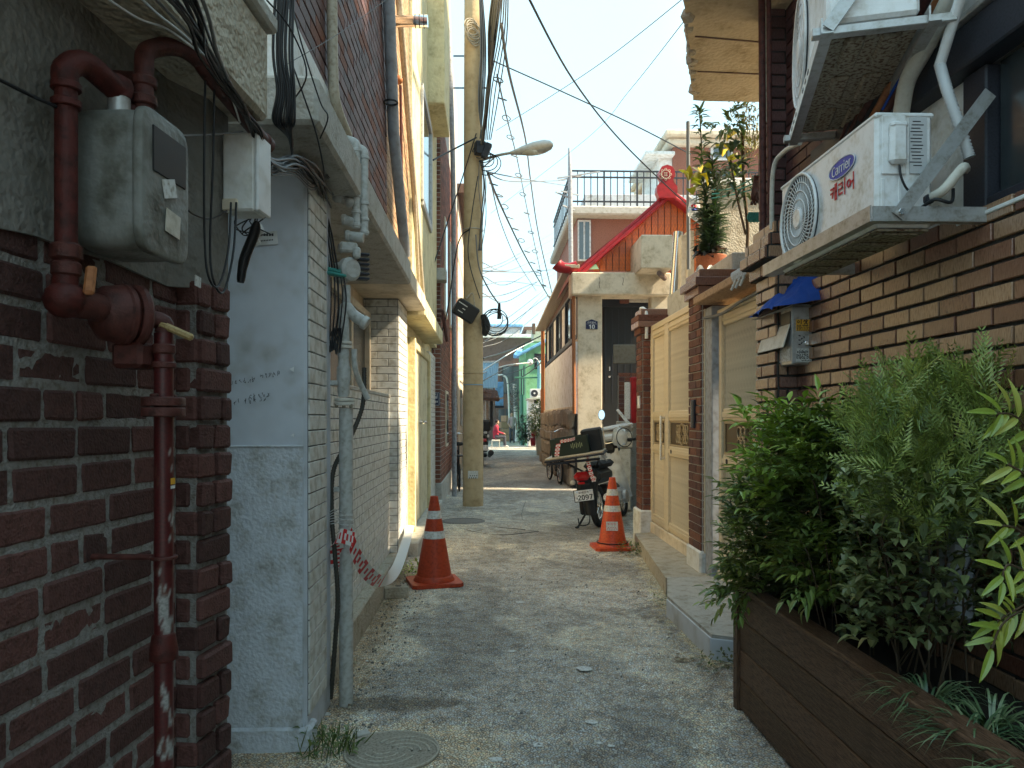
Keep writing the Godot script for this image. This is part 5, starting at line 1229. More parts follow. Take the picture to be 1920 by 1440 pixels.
func right_gates():
	var rb = [K.farbrick1, K.redbrick2, K.farbrick3, K.redbrick0]
	# steps
	var m = M.new()
	m.ext([Vector2(1.3, 4.43), Vector2(1.27, 5.4), Vector2(1.42, 6.05), Vector2(1.86, 6.05), Vector2(1.86, 4.4), Vector2(1.42, 4.37)], Transform3D(Basis(Vector3.RIGHT, Vector3(0, 0, -1), Vector3.UP), Vector3(0, 0.07, 0)), 0.15); var sp = solo("stone_step", m, K.concrete, "worn concrete step with pale painted edge beside the planter", "step")
	m = M.new(); m.bar(Vector3(1.297, 0.06, -4.43), Vector3(1.267, 0.06, -5.4), 0.012, 0.13, 0.004); m.bar(Vector3(1.297, 0.06, -4.425), Vector3(1.42, 0.06, -4.365), 0.012, 0.13, 0.004); put(sp, "painted_edge", m, K.grey_render)
	m = M.new()
	m.ext([Vector2(1.41, 6.06), Vector2(1.62, 8.45), Vector2(1.86, 8.5), Vector2(1.86, 6.06)], Transform3D(Basis(Vector3.RIGHT, Vector3(0, 0, -1), Vector3.UP), Vector3(0, 0.06, 0)), 0.15); solo("stone_step", m, K.oldconcrete, "long low concrete step under the double bronze gate", "step")
	m = M.new(); m.ab(Vector3(1.82, 0, -8.72), Vector3(1.95, 0.245, -4.5), 0.008); m.ab(Vector3(1.7, 0.0, -5.2), Vector3(1.94, 0.2, -4.52), 0.01); solo("gate_sill", m, K.cream, "cream plastered sill running under both bronze gates", "sill")
	# pillars and gates
	var pb = thing("gate_pillar", "red brick gate pillar on a white base between the two gates", "pillar", Vector3(1.9, 0, -6.5))
	pillar(pb, 1.75, -6.26, -6.66, 0.3, 2.42, rb, 71)
	for k in 3:
		var o = [0.03, 0.06, 0.02][k]
		m = M.new(); m.ab(Vector3(1.75 - o, 2.42 + 0.07 * k, -6.66 - o), Vector3(2.2, 2.488 + 0.07 * k, -6.26 + o), 0.004); put(pb, "cap_course", m, K.brownbrick1 if k != 1 else K.brownbrick3)
	m = M.new(); m.ab(Vector3(1.735, 0.1, -6.68), Vector3(2.1, 0.31, -6.24), 0.015); put(pb, "base", m, K.whitewall)
	m = M.new(); m.ab(Vector3(1.73, 1.32, -6.52), Vector3(1.752, 1.56, -6.42), 0.006); var ip = put(pb, "intercom", m, K.darkframe)
	bx(ip, "intercom_face", Vector3(1.7275, 1.33, -6.51), Vector3(1.7305, 1.55, -6.48), K.steel, 0.0)
	var pa = thing("gate_pillar", "red brick gate pillar nearest the white storage box", "pillar", Vector3(1.85, 0, -8.8))
	pillar(pa, 1.73, -8.6, -8.92, 0.36, 2.36, rb, 81)
	for k in 4:
		var o = [0.02, 0.05, 0.05, 0.01][k]
		m = M.new(); m.ab(Vector3(1.73 - o, 2.36 + 0.07 * k, -8.92 - o), Vector3(2.1, 2.428 + 0.07 * k, -8.6 + o), 0.004); put(pa, "cap_course", m, K.brownbrick1 if k % 2 else K.farbrick3)
	m = M.new(); m.ab(Vector3(1.7, -0.02, -8.96), Vector3(2.0, 0.37, -8.56), 0.015); put(pa, "base", m, K.whitewall)
	m = M.new(); m.ab(Vector3(1.718, 1.52, -8.8), Vector3(1.732, 1.66, -8.68), 0.003); put(pa, "number_plate", m, K.white)
	m = M.new(); m.tube(curve([Vector3(1.8, 2.62, -8.85), Vector3(1.75, 2.66, -8.75), Vector3(1.78, 2.6, -8.6), Vector3(1.78, 2.3, -8.58)], 4), 0.02, 8); put(pa, "white_hose", m, K.white)
	var g1 = thing("bronze_gate", "double bronze coloured metal gate with scroll panel and steel pull", "gate", Vector3(1.86, 0.25, -7.7))
	gate(g1, -6.72, -8.6, 1.86, 0.25, 2.38, true)
	m = M.new(); m.ab(Vector3(1.83, 2.38, -8.6), Vector3(1.93, 2.44, -6.7), 0.004); m.ab(Vector3(1.83, 0.25, -8.62), Vector3(1.9, 2.38, -8.601), 0.003); put(g1, "frame", m, K.bronze)
	var g2 = thing("bronze_gate", "single fluted bronze gate half hidden behind the planter shrubs", "gate", Vector3(1.86, 0.25, -5.4))
	gate(g2, -4.75, -6.05, 1.86, 0.25, 2.22, false)
	m = M.new(); m.ab(Vector3(1.78, 0.1, -6.24), Vector3(1.92, 2.3, -6.06), 0.006); put(g2, "dark_post", m, K.pvc)
	m = M.new(); m.ab(Vector3(1.77, 0.2, -6.256), Vector3(1.8, 2.3, -6.241), 0.003); m.ab(Vector3(1.8, 0.25, -4.74), Vector3(1.9, 2.3, -4.5), 0.006); m.ab(Vector3(1.82, 2.22, -6.06), Vector3(1.9, 2.26, -4.74), 0.004); put(g2, "frame", m, K.bronze)
	m = M.new(); m.ab(Vector3(1.68, 2.33, -6.24), Vector3(2.2, 2.39, -4.5), 0.006); put(g2, "canopy", m, K.tanbrick0)
	m = M.new()
	for k in 9: m.tube(curve([Vector3(1.675, 2.34, -4.95 - 0.03 * k), Vector3(1.67, 2.39, -4.97 - 0.03 * k), Vector3(1.72, 2.4, -4.96 - 0.03 * k), Vector3(1.668, 2.32 - 0.02 * (k % 3), -4.98 - 0.03 * k)], 4), 0.009, 6)
	put(g2, "peeled_paint", m, K.paper)
	m = M.new(); m.tube(curve([Vector3(1.76, 2.22, -6.2), Vector3(1.78, 2.2, -5.8), Vector3(1.8, 2.24, -5.3), Vector3(1.85, 2.27, -4.8)], 5), 0.012, 8); solo("cable", m, K.cable_grey, "grey cable slung under the gate canopy", "cable")
	m = M.new()
	for k in 12: m.tube([Vector3(1.95 + 0.02 * k, 2.24 + 0.01 * (k % 3), -4.6), Vector3(1.95 + 0.02 * k, 2.24 + 0.012 * (k % 3), -5.9)], 0.012, 6)
	solo("cane_bundle", m, K.tanbrick1, "bundle of tan canes stored above the fluted gate", "canes")
	# brick wall facing down the alley between pillar and house ten, red mailbox
	var bw = thing("brick_wall", "low red brick wall on grey base beyond the gate pillar", "wall", Vector3(2.3, 0, -12.3))
	m = M.new(); m.ab(Vector3(2.1, 1.36, -12.4), Vector3(2.9, 2.1, -12.31)); put(bw, "mortar_bed", m, K.mortar)
	bricks(bw, Vector3(2.1, 1.36, -12.31), Vector3.BACK, 0.8, 0.74, 0.0711, 0.203, 0.01, 0.012, rb, {"seed": 85, "bev": 0.0, "cap": 120})
	m = M.new(); m.ab(Vector3(2.08, -0.02, -12.42), Vector3(2.9, 1.36, -12.28), 0.01); put(bw, "grey_base", m, K.concrete)
	m = M.new(); m.ab(Vector3(2.5, -0.02, -12.28), Vector3(2.65, 2.2, -8.93), 0.01); put(bw, "side_wall", m, K.concrete)
	var mc = onz(1189, 750, -11.9)
	m = M.new(); m.ab(Vector3(mc.x - 0.04, mc.y - 0.36, -12.05), Vector3(mc.x + 0.04, mc.y + 0.36, -11.9), 0.01); var mb = solo("mailbox", m, K.red_paint, "narrow bright red mailbox seen left of the far gate pillar", "mailbox")
	m = M.new(); m.ab(Vector3(mc.x - 0.13, mc.y - 0.3, -12.04), Vector3(mc.x - 0.045, mc.y + 0.28, -11.96), 0.004); put(mb, "white_flyer", m, K.paper)
	m = M.new(); m.ab(onz(1150, 682, -12.2), onz(1192, 646, -12.2) + Vector3(0, 0, -0.03), 0.012); solo("grey_board", m, mat(lin(0.16, 0.14, 0.11), 0.7, T.soft, Vector3.ONE * 2), "weathered grey board hanging before the black door", "board")

func house_ten():
	var ze = -15.5
	var h = thing("tile_roof_house", "cream house with red tiled gable of orange boards and number ten", "house", Vector3(2.2, 0, -14))
	var X = onz(1080, HY, ze).x
	var at = func(px, py, dz = 0.0): return onz(px, py, ze + dz)
	var m = M.new()
	# post and beam
	m.ab(at.call(1083, 940) * Vector3(1, 0, 1) , at.call(1129, 555) + Vector3(0, 0, -0.45), 0.012); put(h, "post", m, K.cream)
	m = M.new(); m.ab(at.call(1072, 552, 0.25), Vector3(at.call(1258, 509, 0.25).x, at.call(1258, 511, 0.25).y, ze - 0.35), 0.02); put(h, "beam", m, K.cream)
	m = M.new()
	for e in [[1124, 1.0], [1168, 0.7]]:
		var q = at.call(e[0], 520, 0.252); m.tube(curve([q, q + Vector3(0.01, -0.07, 0), q + Vector3(-0.008, -0.14, 0), q + Vector3(0.012, -0.22 * e[1], 0)], 3), 0.005, 4)
	put(h, "beam_cracks", m, K.brownwall)
	# side wall along the alley on its rubble base
	m = M.new(); m.ab(Vector3(X, 1.5, -24.0), Vector3(X + 0.2, at.call(1080, 640).y, ze - 0.02)); put(h, "side_wall", m, mat(lin(0.86, 0.87, 0.88), 0.8, T.soft, Vector3.ONE * 0.5))
	var wy0 = at.call(1080, 650).y; var wy1 = at.call(1080, 560).y
	wy0 = 3.15; wy1 = 4.15
	m = M.new(); m.ab(Vector3(X + 0.03, wy1, -24.0), Vector3(X + 0.2, wy1 + 0.25, ze - 0.02)); put(h, "eave_board", m, K.brownwall)
	m = M.new()
	for k in 8:
		var z = lerpf(ze - 0.1, -23.9, k / 7.0); m.ab(Vector3(X + 0.02, wy0 - 0.1, z - 0.06), Vector3(X + 0.12, wy1, z + 0.06), 0.006)
	m.ab(Vector3(X + 0.02, wy0 - 0.12, -23.9), Vector3(X + 0.1, wy0 - 0.02, ze - 0.1), 0.006); m.ab(Vector3(X + 0.022, wy1 - 0.06, -23.9), Vector3(X + 0.1, wy1, ze - 0.1), 0.006)
	var wf = put(h, "window_frame", m, K.darkframe)
	for k in 7:
		var za = lerpf(ze - 0.1, -23.9, k / 7.0) - 0.06; var zb = lerpf(ze - 0.1, -23.9, (k + 1) / 7.0) + 0.06
		bx(wf, "pane", Vector3(X + 0.06, wy0 - 0.02, zb), Vector3(X + 0.07, wy1 - 0.06, za), K.glass if k % 2 else K.whitewall, 0.0)
	bx(h, "inner_wall", Vector3(X + 0.2, 1.5, -24.0), Vector3(X + 0.3, wy1, ze - 0.5), K.cream, 0.0)
	# rubble base: individual upright stones
	bx(h, "base_core", Vector3(X - 0.02, 0, -24.1), Vector3(X + 0.3, 1.5, ze - 0.1), K.darkmortar, 0.0)
	var rn = RandomNumberGenerator.new(); rn.seed = 33
	var rows = [0.0, 0.4, 0.82, 1.2]
	for r in 4:
		var z = ze - 0.1
		while z > -24.1:
			var l = rn.randf_range(0.14, 0.26)
			m = M.new(); m.box(Vector3(X - 0.04, rows[r] + 0.19 + rn.randf_range(-0.03, 0.03), z - l / 2), Vector3(0.12 + rn.randf() * 0.1, 0.36, l * 0.9), Basis(Vector3.RIGHT, rn.randf_range(-0.1, 0.1)), 0.04, 0.03, rn); put(h, "stone", m, K.stone)
			z -= l * 0.96
	m = M.new(); m.ab(Vector3(X - 0.03, 1.52, -24.1), Vector3(X + 0.02, 1.66, ze - 0.05), 0.01); put(h, "ledge", m, K.cream)
	# copper coloured downpipe on the corner, eave gutter
	m = M.new(); m.tube([Vector3(X - 0.04, 1.5, ze + 0.02), Vector3(X - 0.06, wy1 + 0.1, ze + 0.02)], 0.035, 10); put(h, "downpipe", m, K.orange_pipe)
	m = M.new(); m.tube([Vector3(X - 0.06, 1.5, -24.1), Vector3(X - 0.06, wy1, -24.1)], 0.06, 10); put(h, "downpipe", m, K.orange_pipe)
	m = M.new(); m.bar(Vector3(X - 0.12, wy1 + 0.06, -24.4), Vector3(X - 0.1, wy1 + 0.3, ze + 0.2), 0.3, 0.07, 0.01); put(h, "gutter", m, K.cream_pipe)
	# door and porch
	bx(h, "porch_wall", Vector3(X + 0.4, 1.0, ze - 1.1), Vector3(3.6, 4.0, ze - 1.0), K.brownwall, 0.0)
	m = M.new(); m.ab(at.call(1131, 790, -0.9) + Vector3(0, -0.6, 0), at.call(1192, 575, -0.9) + Vector3(0.3, 0, -0.05), 0.01); var door = put(h, "door", m, K.black)
	for k in 5:
		var q = at.call(1136 + 12 * k, 580, -0.9); m = M.new(); m.ab(q + Vector3(-0.008, -2.0, -0.004), q + Vector3(0.008, 0, 0.006)); put(door, "groove", m, K.darkframe)
	m = M.new(); m.box(at.call(1143, 691, -0.86), Vector3(0.03, 0.09, 0.03), Basis(), 0.006); m.box(at.call(1143, 706, -0.86), Vector3(0.05, 0.04, 0.03), Basis(), 0.006); put(door, "lock", m, K.steel)
	m = M.new(); m.ab(at.call(1128, 575, -0.85), at.call(1260, 562, -0.85) + Vector3(0, 0, -0.1), 0.006); put(h, "door_header", m, K.darkframe)
	for e in [[1163, 1180, 548, 568, "farbrick1"], [1180, 1226, 540, 566, "offwhite"]]:
		m = M.new(); m.ab(at.call(e[0], e[3], -0.7), at.call(e[1], e[2], -0.7) + Vector3(0, 0, -0.1), 0.01); put(h, "transom_block", m, K[e[4]])
	m = M.new(); m.ab(at.call(1221, 592), at.call(1258, 550) + Vector3(0, 0, -0.3), 0.02); put(h, "inner_post", m, K.cream)
	var nb = thing("apartment_block", "tall plain apartment block standing behind the gates' yard", "building", Vector3(7, 0, -11.5))
	bx(nb, "wall", Vector3(5.5, 0, -13.9), Vector3(9.0, 12.5, -8.2), K.cream, 0.0)
	bx(nb, "roof", Vector3(5.3, 12.5, -14.1), Vector3(9.2, 12.8, -8.0), K.concrete, 0.0)
	bx(h, "porch_floor", Vector3(X + 0.45, 0, ze - 1.0), Vector3(3.5, 1.05, ze + 0.15), K.concrete, 0.01)
	# house number
	var s = thing("house_number", "navy house number plate reading 10 on the cream post", "sign", at.call(1110, 618, 0.01))
	var c = at.call(1109.5, 609, 0.012)
	m = M.new()
	m.ext([Vector2(-0.12, -0.09), Vector2(0.12, -0.09), Vector2(0.12, 0.07), Vector2(0.0, 0.11), Vector2(-0.12, 0.07)], Transform3D(Basis(), c), 0.012); put(s, "plate", m, K.signblue)
	txt(s, "number", "10", c + Vector3(0.0, -0.042, 0.007), Basis(), 0.085, K.white)
	word(s, "street_name", ["d-a", "m-i", "g-i-r", "ng-i"], c + Vector3(-0.085, 0.03, 0.0075), Basis(), 0.036, 0.005, 0.043, K.white)
	bx(s, "rule", c + Vector3(-0.11, 0.014, 0.0065), c + Vector3(0.11, 0.018, 0.0075), K.white, 0.0)
	# gable with boards
	var pk = at.call(1252, 374, -0.2); var lf = at.call(1110, 498, -0.2); var rg2 = Vector3(pk.x + 1.4, pk.y - 1.0, pk.z)
	m = M.new()
	var n = 22
	for k in n:
		var xa = lerpf(lf.x + 0.02, rg2.x, float(k) / n) + 0.008; var xb = lerpf(lf.x + 0.02, rg2.x, float(k + 1) / n) - 0.008
		var top = func(x): return (lerpf(lf.y, pk.y, (x - lf.x) / (pk.x - lf.x)) if x < pk.x else lerpf(pk.y, rg2.y, (x - pk.x) / (rg2.x - pk.x)))
		var bot = at.call(1110, 503, -0.2).y - 0.0
		bot = max(bot, 0)
		m = M.new(); m.ext([Vector2(xa, bot - 0.05), Vector2(xb, bot - 0.05), Vector2(xb, top.call(xb)), Vector2(xa, top.call(xa))], Transform3D(Basis(), Vector3(0, 0, pk.z)), 0.03); put(h, "board", m, K.orange_wood)
	m = M.new(); m.ext([Vector2(lf.x + 0.05, lf.y - 0.1), Vector2(rg2.x, lf.y - 0.1), Vector2(rg2.x, rg2.y - 0.02), Vector2(pk.x, pk.y - 0.02)], Transform3D(Basis(), Vector3(0, 0, pk.z - 0.04)), 0.02); put(h, "gable_backing", m, K.brownwall)
	for e in [[0.0, 0.06, 0.34], [0.09, 0.05, 0.3]]:
		m = M.new(); m.bar(lf + Vector3(-0.42, -0.36 + e[0], 0.12), pk + Vector3(0, e[0] + 0.02, 0.12), e[2], 0.07, 0.015); m.bar(pk + Vector3(0, e[0] + 0.02, 0.12), rg2 + Vector3(0, e[0], 0.12), e[2], 0.07, 0.015); put(h, "verge_trim", m, K.red_paint)
	# roof slopes behind the verge, ridge, tile caps
	m = M.new()
	for sgn in [[lf + Vector3(-0.45, -0.3, 0), pk], [rg2, pk]]:
		m.bar((sgn[0] + Vector3(0, 0.1, -2.6)), (sgn[1] + Vector3(0, 0.1, -2.6)), 5.2, 0.06, 0.0)
	put(h, "roof", m, K.red_paint)
	m = M.new(); m.ext([Vector2(-0.12, -0.15), Vector2(0.12, -0.15), Vector2(0.155, -0.06), Vector2(0.15, 0.03), Vector2(0.1, 0.09), Vector2(0.092, 0.13), Vector2(0.115, 0.19), Vector2(0.115, 0.26), Vector2(0.08, 0.33), Vector2(0.0, 0.36), Vector2(-0.08, 0.33), Vector2(-0.115, 0.26), Vector2(-0.115, 0.19), Vector2(-0.092, 0.13), Vector2(-0.1, 0.09), Vector2(-0.15, 0.03), Vector2(-0.155, -0.06)], Transform3D(Basis.from_scale(Vector3(1.35, 1.3, 1)), at.call(1249, 355, 0.1)), 0.2); m.tube([at.call(1250, 352, 0.1), at.call(1250, 352, -3.0)], 0.13, 12); var fin = put(h, "ridge_finial", m, K.red_paint)
	m = M.new(); var ec = at.call(1248, 327, 0.2) + Vector3(0, 0.0, 0.012)
	m.ring(ec, Vector3.BACK, 0.085, 0.008, 22, 5)
	for k in 8: m.ring(ec + Vector3(cos(k * TAU / 8) * 0.098, sin(k * TAU / 8) * 0.098, 0), Vector3.BACK, 0.022, 0.005, 10, 4)
	for k in 3: m.ab(ec + Vector3(-0.04, -0.03 + 0.03 * k, -0.003), ec + Vector3(0.04, -0.024 + 0.03 * k, 0.004))
	m.ab(ec + Vector3(-0.02, -0.045, -0.003), ec + Vector3(-0.014, 0.045, 0.0045)); m.ab(ec + Vector3(0.014, -0.045, -0.003), ec + Vector3(0.02, 0.045, 0.0045)); put(fin, "emblem", m, mat(lin(0.6, 0.5, 0.4), 0.5))
	# curled left eave end
	m = M.new(); m.tube(curve([at.call(1082, 498, 0.1), at.call(1065, 503, 0.1), at.call(1050, 500, 0.1), at.call(1044, 495, 0.1)], 4), [0.1, 0.1, 0.1, 0.1, 0.11, 0.11, 0.11, 0.12, 0.12, 0.12, 0.12, 0.13, 0.13], 8); put(h, "eave_end", m, K.red_paint)
	m = M.new(); m.ext([Vector2(0, 0), Vector2(0.42, 0.02), Vector2(0.3, 0.22)], Transform3D(Basis(), at.call(1084, 506, 0.0)), 0.02); put(h, "green_pane", m, mat(lin(0.3, 0.5, 0.35), 0.2))
	# cream gutter block and silver pipe
	m = M.new(); m.ab(at.call(1202, 503, 0.9), at.call(1262, 440, 0.9) + Vector3(0, 0, -1.6), 0.02); put(h, "concrete_gutter", m, K.cream)
	m = M.new(); m.tube([at.call(1246, 522, 0.3), at.call(1236, 512, 0.9)], 0.05, 10); put(h, "stub_pipe", m, K.brownwall)
	m = M.new(); m.tube([P(1272, 435, 9.2), P(1261, 590, 9.2)], 0.055, 14); solo("silver_pipe", m, K.steel, "shiny silver flue pipe standing before the cream gutter block", "pipe")

func leaf_cloud(m: M, c: Vector3, rad: Vector3, n: int, L: float, W: float, cols: Array, rn, outward := 0.6, droop := 0.2):
	for k in n:
		var u = Vector3(rn.randfn(), rn.randfn(), rn.randfn()).normalized()
		var p = c + u * rad * pow(rn.randf(), 0.4)
		var d = (u * outward + Vector3(rn.randfn(), rn.randfn() * 0.6, rn.randfn()) * 0.6).normalized()
		m.col = cols[rn.randi() % cols.size()] * rn.randf_range(0.75, 1.25); m.col.a = 1
		m.leaf(p, d, (Vector3.UP + u * 0.4).normalized() if absf(d.y) < 0.95 else Vector3.RIGHT, L * rn.randf_range(0.6, 1.2), W * rn.randf_range(0.7, 1.2), droop)
func spray(m: M, p: Vector3, d: Vector3, n: int, L: float, W: float, col: Color, rn, gap := 0.028):   # leaflets in pairs along a stalk
	var up = Vector3.UP
	var s = d.cross(up).normalized()
	for k in n:
		var q = p + d * (gap * (k + 0.6)) - Vector3(0, 0.006 * k * k * 0.3, 0)
		for sg in [-1, 1]:
			m.col = col * rn.randf_range(0.8, 1.2); m.col.a = 1
			m.leaf(q, (d * 0.75 + s * sg * 0.8 + up * rn.randf_range(-0.35, 0.25)).normalized(), (up + s * sg * 0.2).normalized(), L * rn.randf_range(0.75, 1.1), W, 0.22)
	m.col = col; m.leaf(p + d * gap * (n + 0.4), d, up, L, W, 0.2)

func terrace():
	var t = thing("terrace_wall", "stained concrete terrace wall behind the potted plants", "wall", Vector3(3, 0, -8.2))
	var m = M.new(); m.ab(Vector3(2.02, 2.5, -8.6), Vector3(4.5, 2.78, -6.3), 0.01); put(t, "terrace_floor", m, K.concrete)
	m = M.new(); m.ab(Vector3(2.35, 2.78, -8.5), Vector3(4.5, 3.95, -8.35), 0.01); put(t, "parapet", m, K.oldconcrete)
	m = M.new(); m.ab(Vector3(2.3, 3.95, -8.55), Vector3(4.5, 4.03, -8.3), 0.008); put(t, "coping", m, K.whitewall)
	m = M.new(); m.ab(Vector3(2.3, 0, -8.3), Vector3(2.4, 2.5, -6.5)); put(t, "yard_wall", m, K.brownwall)
	m = M.new(); m.ab(P(1289, 590, 8.6), P(1302, 432, 8.6) + Vector3(0, 0, -0.15), 0.006); m.ab(P(1277, 590, 8.65), P(1289, 440, 8.65) + Vector3(0, 0, -0.15), 0.006); put(t, "door_jamb", m, K.cream)
	# potted shrub
	var rn = RandomNumberGenerator.new(); rn.seed = 5
	var pb = P(1333, 512, 7.4)
	var p = thing("potted_shrub", "tall dark narrow-leaved shrub in a brown pot on the terrace edge", "potted plant", pb)
	m = M.new(); m.lathe([Vector2(0.0001, 0), Vector2(0.11, 0), Vector2(0.145, 0.15), Vector2(0.15, 0.16), Vector2(0.135, 0.16), Vector2(0.0001, 0.14)], Transform3D(Basis(), pb), 18); put(p, "pot", m, K.terracotta)
	m = M.new(); leaf_cloud(m, pb + Vector3(0, 0.17, 0), Vector3(0.17, 0.03, 0.17), 30, 0.12, 0.06, [Color(0.01, 0.01, 0.01)], rn, 1.0, 0.3); m.tint = true; put(p, "black_liner", m, K.leaf)
	m = M.new(); var lf = M.new(); lf.tint = true
	for e in [[1312, 210, 0.0], [1330, 330, 0.1], [1352, 320, -0.05], [1342, 400, 0.05], [1318, 400, -0.1], [1335, 290, -0.15], [1325, 440, 0.08], [1346, 440, -0.08]]:
		var top = P(e[0], e[1], 7.4 + e[2]); var b0 = pb + Vector3(rn.randf_range(-0.05, 0.05), 0.14, rn.randf_range(-0.05, 0.05))
		var cv = curve([b0, b0.lerp(top, 0.5) + Vector3(rn.randf_range(-0.04, 0.04), 0, 0), top], 10)
		m.tube(cv, 0.007, 5)
		for q in cv.size():
			if q < 3: continue
			for j in 7:
				var a = rn.randf() * TAU
				var d = Vector3(cos(a), rn.randf_range(0.1, 0.9), sin(a)).normalized()
				lf.col = Color(0.045, 0.085, 0.03) * rn.randf_range(0.6, 1.5); lf.col.a = 1
				lf.leaf(cv[q] + Vector3(0, rn.randf_range(-0.04, 0.04), 0), d, Vector3.UP, rn.randf_range(0.09, 0.17), 0.028, 0.3)
	put(p, "stem", m, K.twig); put(p, "foliage", lf, K.leaf)
	# shrub under the balcony
	var c2 = P(1392, 250, 6.6)
	p = thing("climbing_shrub", "leafy shrub with drooping seed tassels under the balcony slab", "shrub", P(1400, 470, 6.6))
	m = M.new(); m.tube(curve([P(1398, 500, 6.6), P(1402, 430, 6.6), P(1395, 350, 6.6), c2], 5), 0.015, 6); m.tube(curve([P(1398, 440, 6.6), P(1380, 360, 6.6), P(1370, 300, 6.6)], 5), 0.01, 6); put(p, "stem", m, K.twig)
	lf = M.new(); lf.tint = true
	leaf_cloud(lf, c2 + Vector3(0.05, 0.05, 0), Vector3(0.2, 0.28, 0.2), 500, 0.05, 0.014, [Color(0.2, 0.18, 0.05), Color(0.14, 0.15, 0.04), Color(0.24, 0.17, 0.06)], rn, 0.2, 0.7)
	leaf_cloud(lf, P(1368, 235, 6.5), Vector3(0.12, 0.2, 0.15), 60, 0.12, 0.045, [Color(0.1, 0.15, 0.03), Color(0.06, 0.11, 0.03)], rn, 0.8, 0.3)
	leaf_cloud(lf, P(1385, 340, 6.5), Vector3(0.14, 0.18, 0.15), 70, 0.11, 0.045, [Color(0.05, 0.09, 0.03)], rn, 0.8, 0.3)
	put(p, "foliage", lf, K.leaf)
	lf = M.new(); lf.tint = true
	for e in [[1356, 272], [1370, 305], [1290, 345], [1312, 320]]: leaf_cloud(lf, P(e[0], e[1], 7.2), Vector3(0.04, 0.05, 0.04), 5, 0.14, 0.1, [Color(0.4, 0.42, 0.03), Color(0.55, 0.4, 0.03)], rn, 0.7, 0.2)
	put(p, "yellow_leaves", lf, K.leaf)
	# mop, clothes line net, flag, stake
	m = M.new(); m.tube([P(1424, 330, 6.0), P(1426, 250, 6.0)], 0.01, 6)
	for k in 26: m.tube(curve([P(1415 + (k % 7) * 1.6, 330, 6.0), P(1411 + (k % 9) * 2.2, 355, 6.0 + 0.01 * k), P(1408 + (k % 11) * 2.2, 375 + 3 * (k % 4), 6.0)], 3), 0.006, 4)
	solo("string_mop", m, K.maroon, "maroon string mop hanging below the balcony slab", "mop")
	m = M.new(); for k in 14: m.tube(curve([P(1405 + 2 * k, 398, 6.0), P(1402 + 2.2 * k, 408 + 3 * (k % 3), 6.0), P(1405 + 2 * k, 416, 6.0)], 3), 0.007, 4)
	solo("green_net", m, K.teal, "bunched green netting hanging below the mop", "netting")
	m = M.new(); for k in 3: m.tube(curve([P(1335, 372 - 8 * k, 6.9), P(1375, 365 - 6 * k, 6.7), P(1422, 352 - 12 * k, 6.3)], 4), 0.006, 5)
	solo("clothes_line", m, K.teal, "pale green clothes lines among the terrace plants", "line")
	m = M.new(); m.tube([P(1291, 505, 7.8), P(1290, 228, 7.8)], 0.02, 6); solo("plant_stake", m, K.cable_grey, "tall weathered stake beside the potted shrub", "stake")
	var fl = thing("small_flag", "small white flag with red and blue disc on the terrace", "flag", P(1298, 420, 7.7))
	m = M.new(); var pts = []
	for b in 6:
		for a in 6: pts.append(P(1291 + a * 4 + 2 * sin(b * 1.2), 365 + b * 8 + a * 3, 7.7 + 0.03 * sin(a * 1.3 + b)))
	m.grid(pts, 6, 6); put(fl, "cloth", m, K.tape_white)
	m = M.new(); m.ell(P(1301, 386, 7.68), Vector3(0.03, 0.018, 0.004), Basis(), 10); put(fl, "red_half", m, K.ink_red)
	m = M.new(); m.ell(P(1302, 393, 7.68), Vector3(0.03, 0.018, 0.004), Basis(), 10); put(fl, "blue_half", m, K.ink_blue)
	m = M.new(); pts = []
	for b in 8:
		for a in 10: pts.append(P(1303 + a * 4.4, 510 + b * 4 - 14 * absf(sin(a * 0.7)) * (1 - b / 8.0), 7.15 + 0.05 * sin(a * 1.1 + b * 0.4)))
	m.grid(pts, 10, 8); solo("plastic_bag", m, K.tape_white, "crumpled white plastic bag below the shrub pot", "bag")
	m = M.new(); m.tube(curve([P(1332, 512, 6.9), P(1336, 520, 6.8), P(1337, 560, 6.8)], 4), 0.016, 8); solo("white_hose", m, K.white, "short white hose hanging over the gate pillar cap", "hose")

func far_house(called, label, a: Vector3, b: Vector3, wallmat, roofmat, wins: Array):
	var h = thing(called, label, "house", Vector3((a.x + b.x) / 2, 0, (a.z + b.z) / 2))
	bx(h, "wall", a, b, wallmat, 0.0)
	bx(h, "roof", Vector3(a.x - 0.25, b.y, a.z - 0.2), Vector3(b.x + 0.25, b.y + 0.22, b.z + 0.3), roofmat, 0.02)
	for w in wins:
		var m = M.new(); m.ab(Vector3(w[0], w[2], b.z - 0.02), Vector3(w[1], w[3], b.z + 0.04), 0.01); var f = put(h, "window_frame", m, K.white if w.size() < 5 else w[4])
		bx(f, "pane", Vector3(w[0] + 0.08, w[2] + 0.08, b.z + 0.03), Vector3((w[0] + w[1]) / 2 - 0.03, w[3] - 0.08, b.z + 0.05), K.glass, 0.0)
		bx(f, "pane", Vector3((w[0] + w[1]) / 2 + 0.03, w[2] + 0.08, b.z + 0.03), Vector3(w[1] - 0.08, w[3] - 0.08, b.z + 0.05), K.glass, 0.0)
	return h

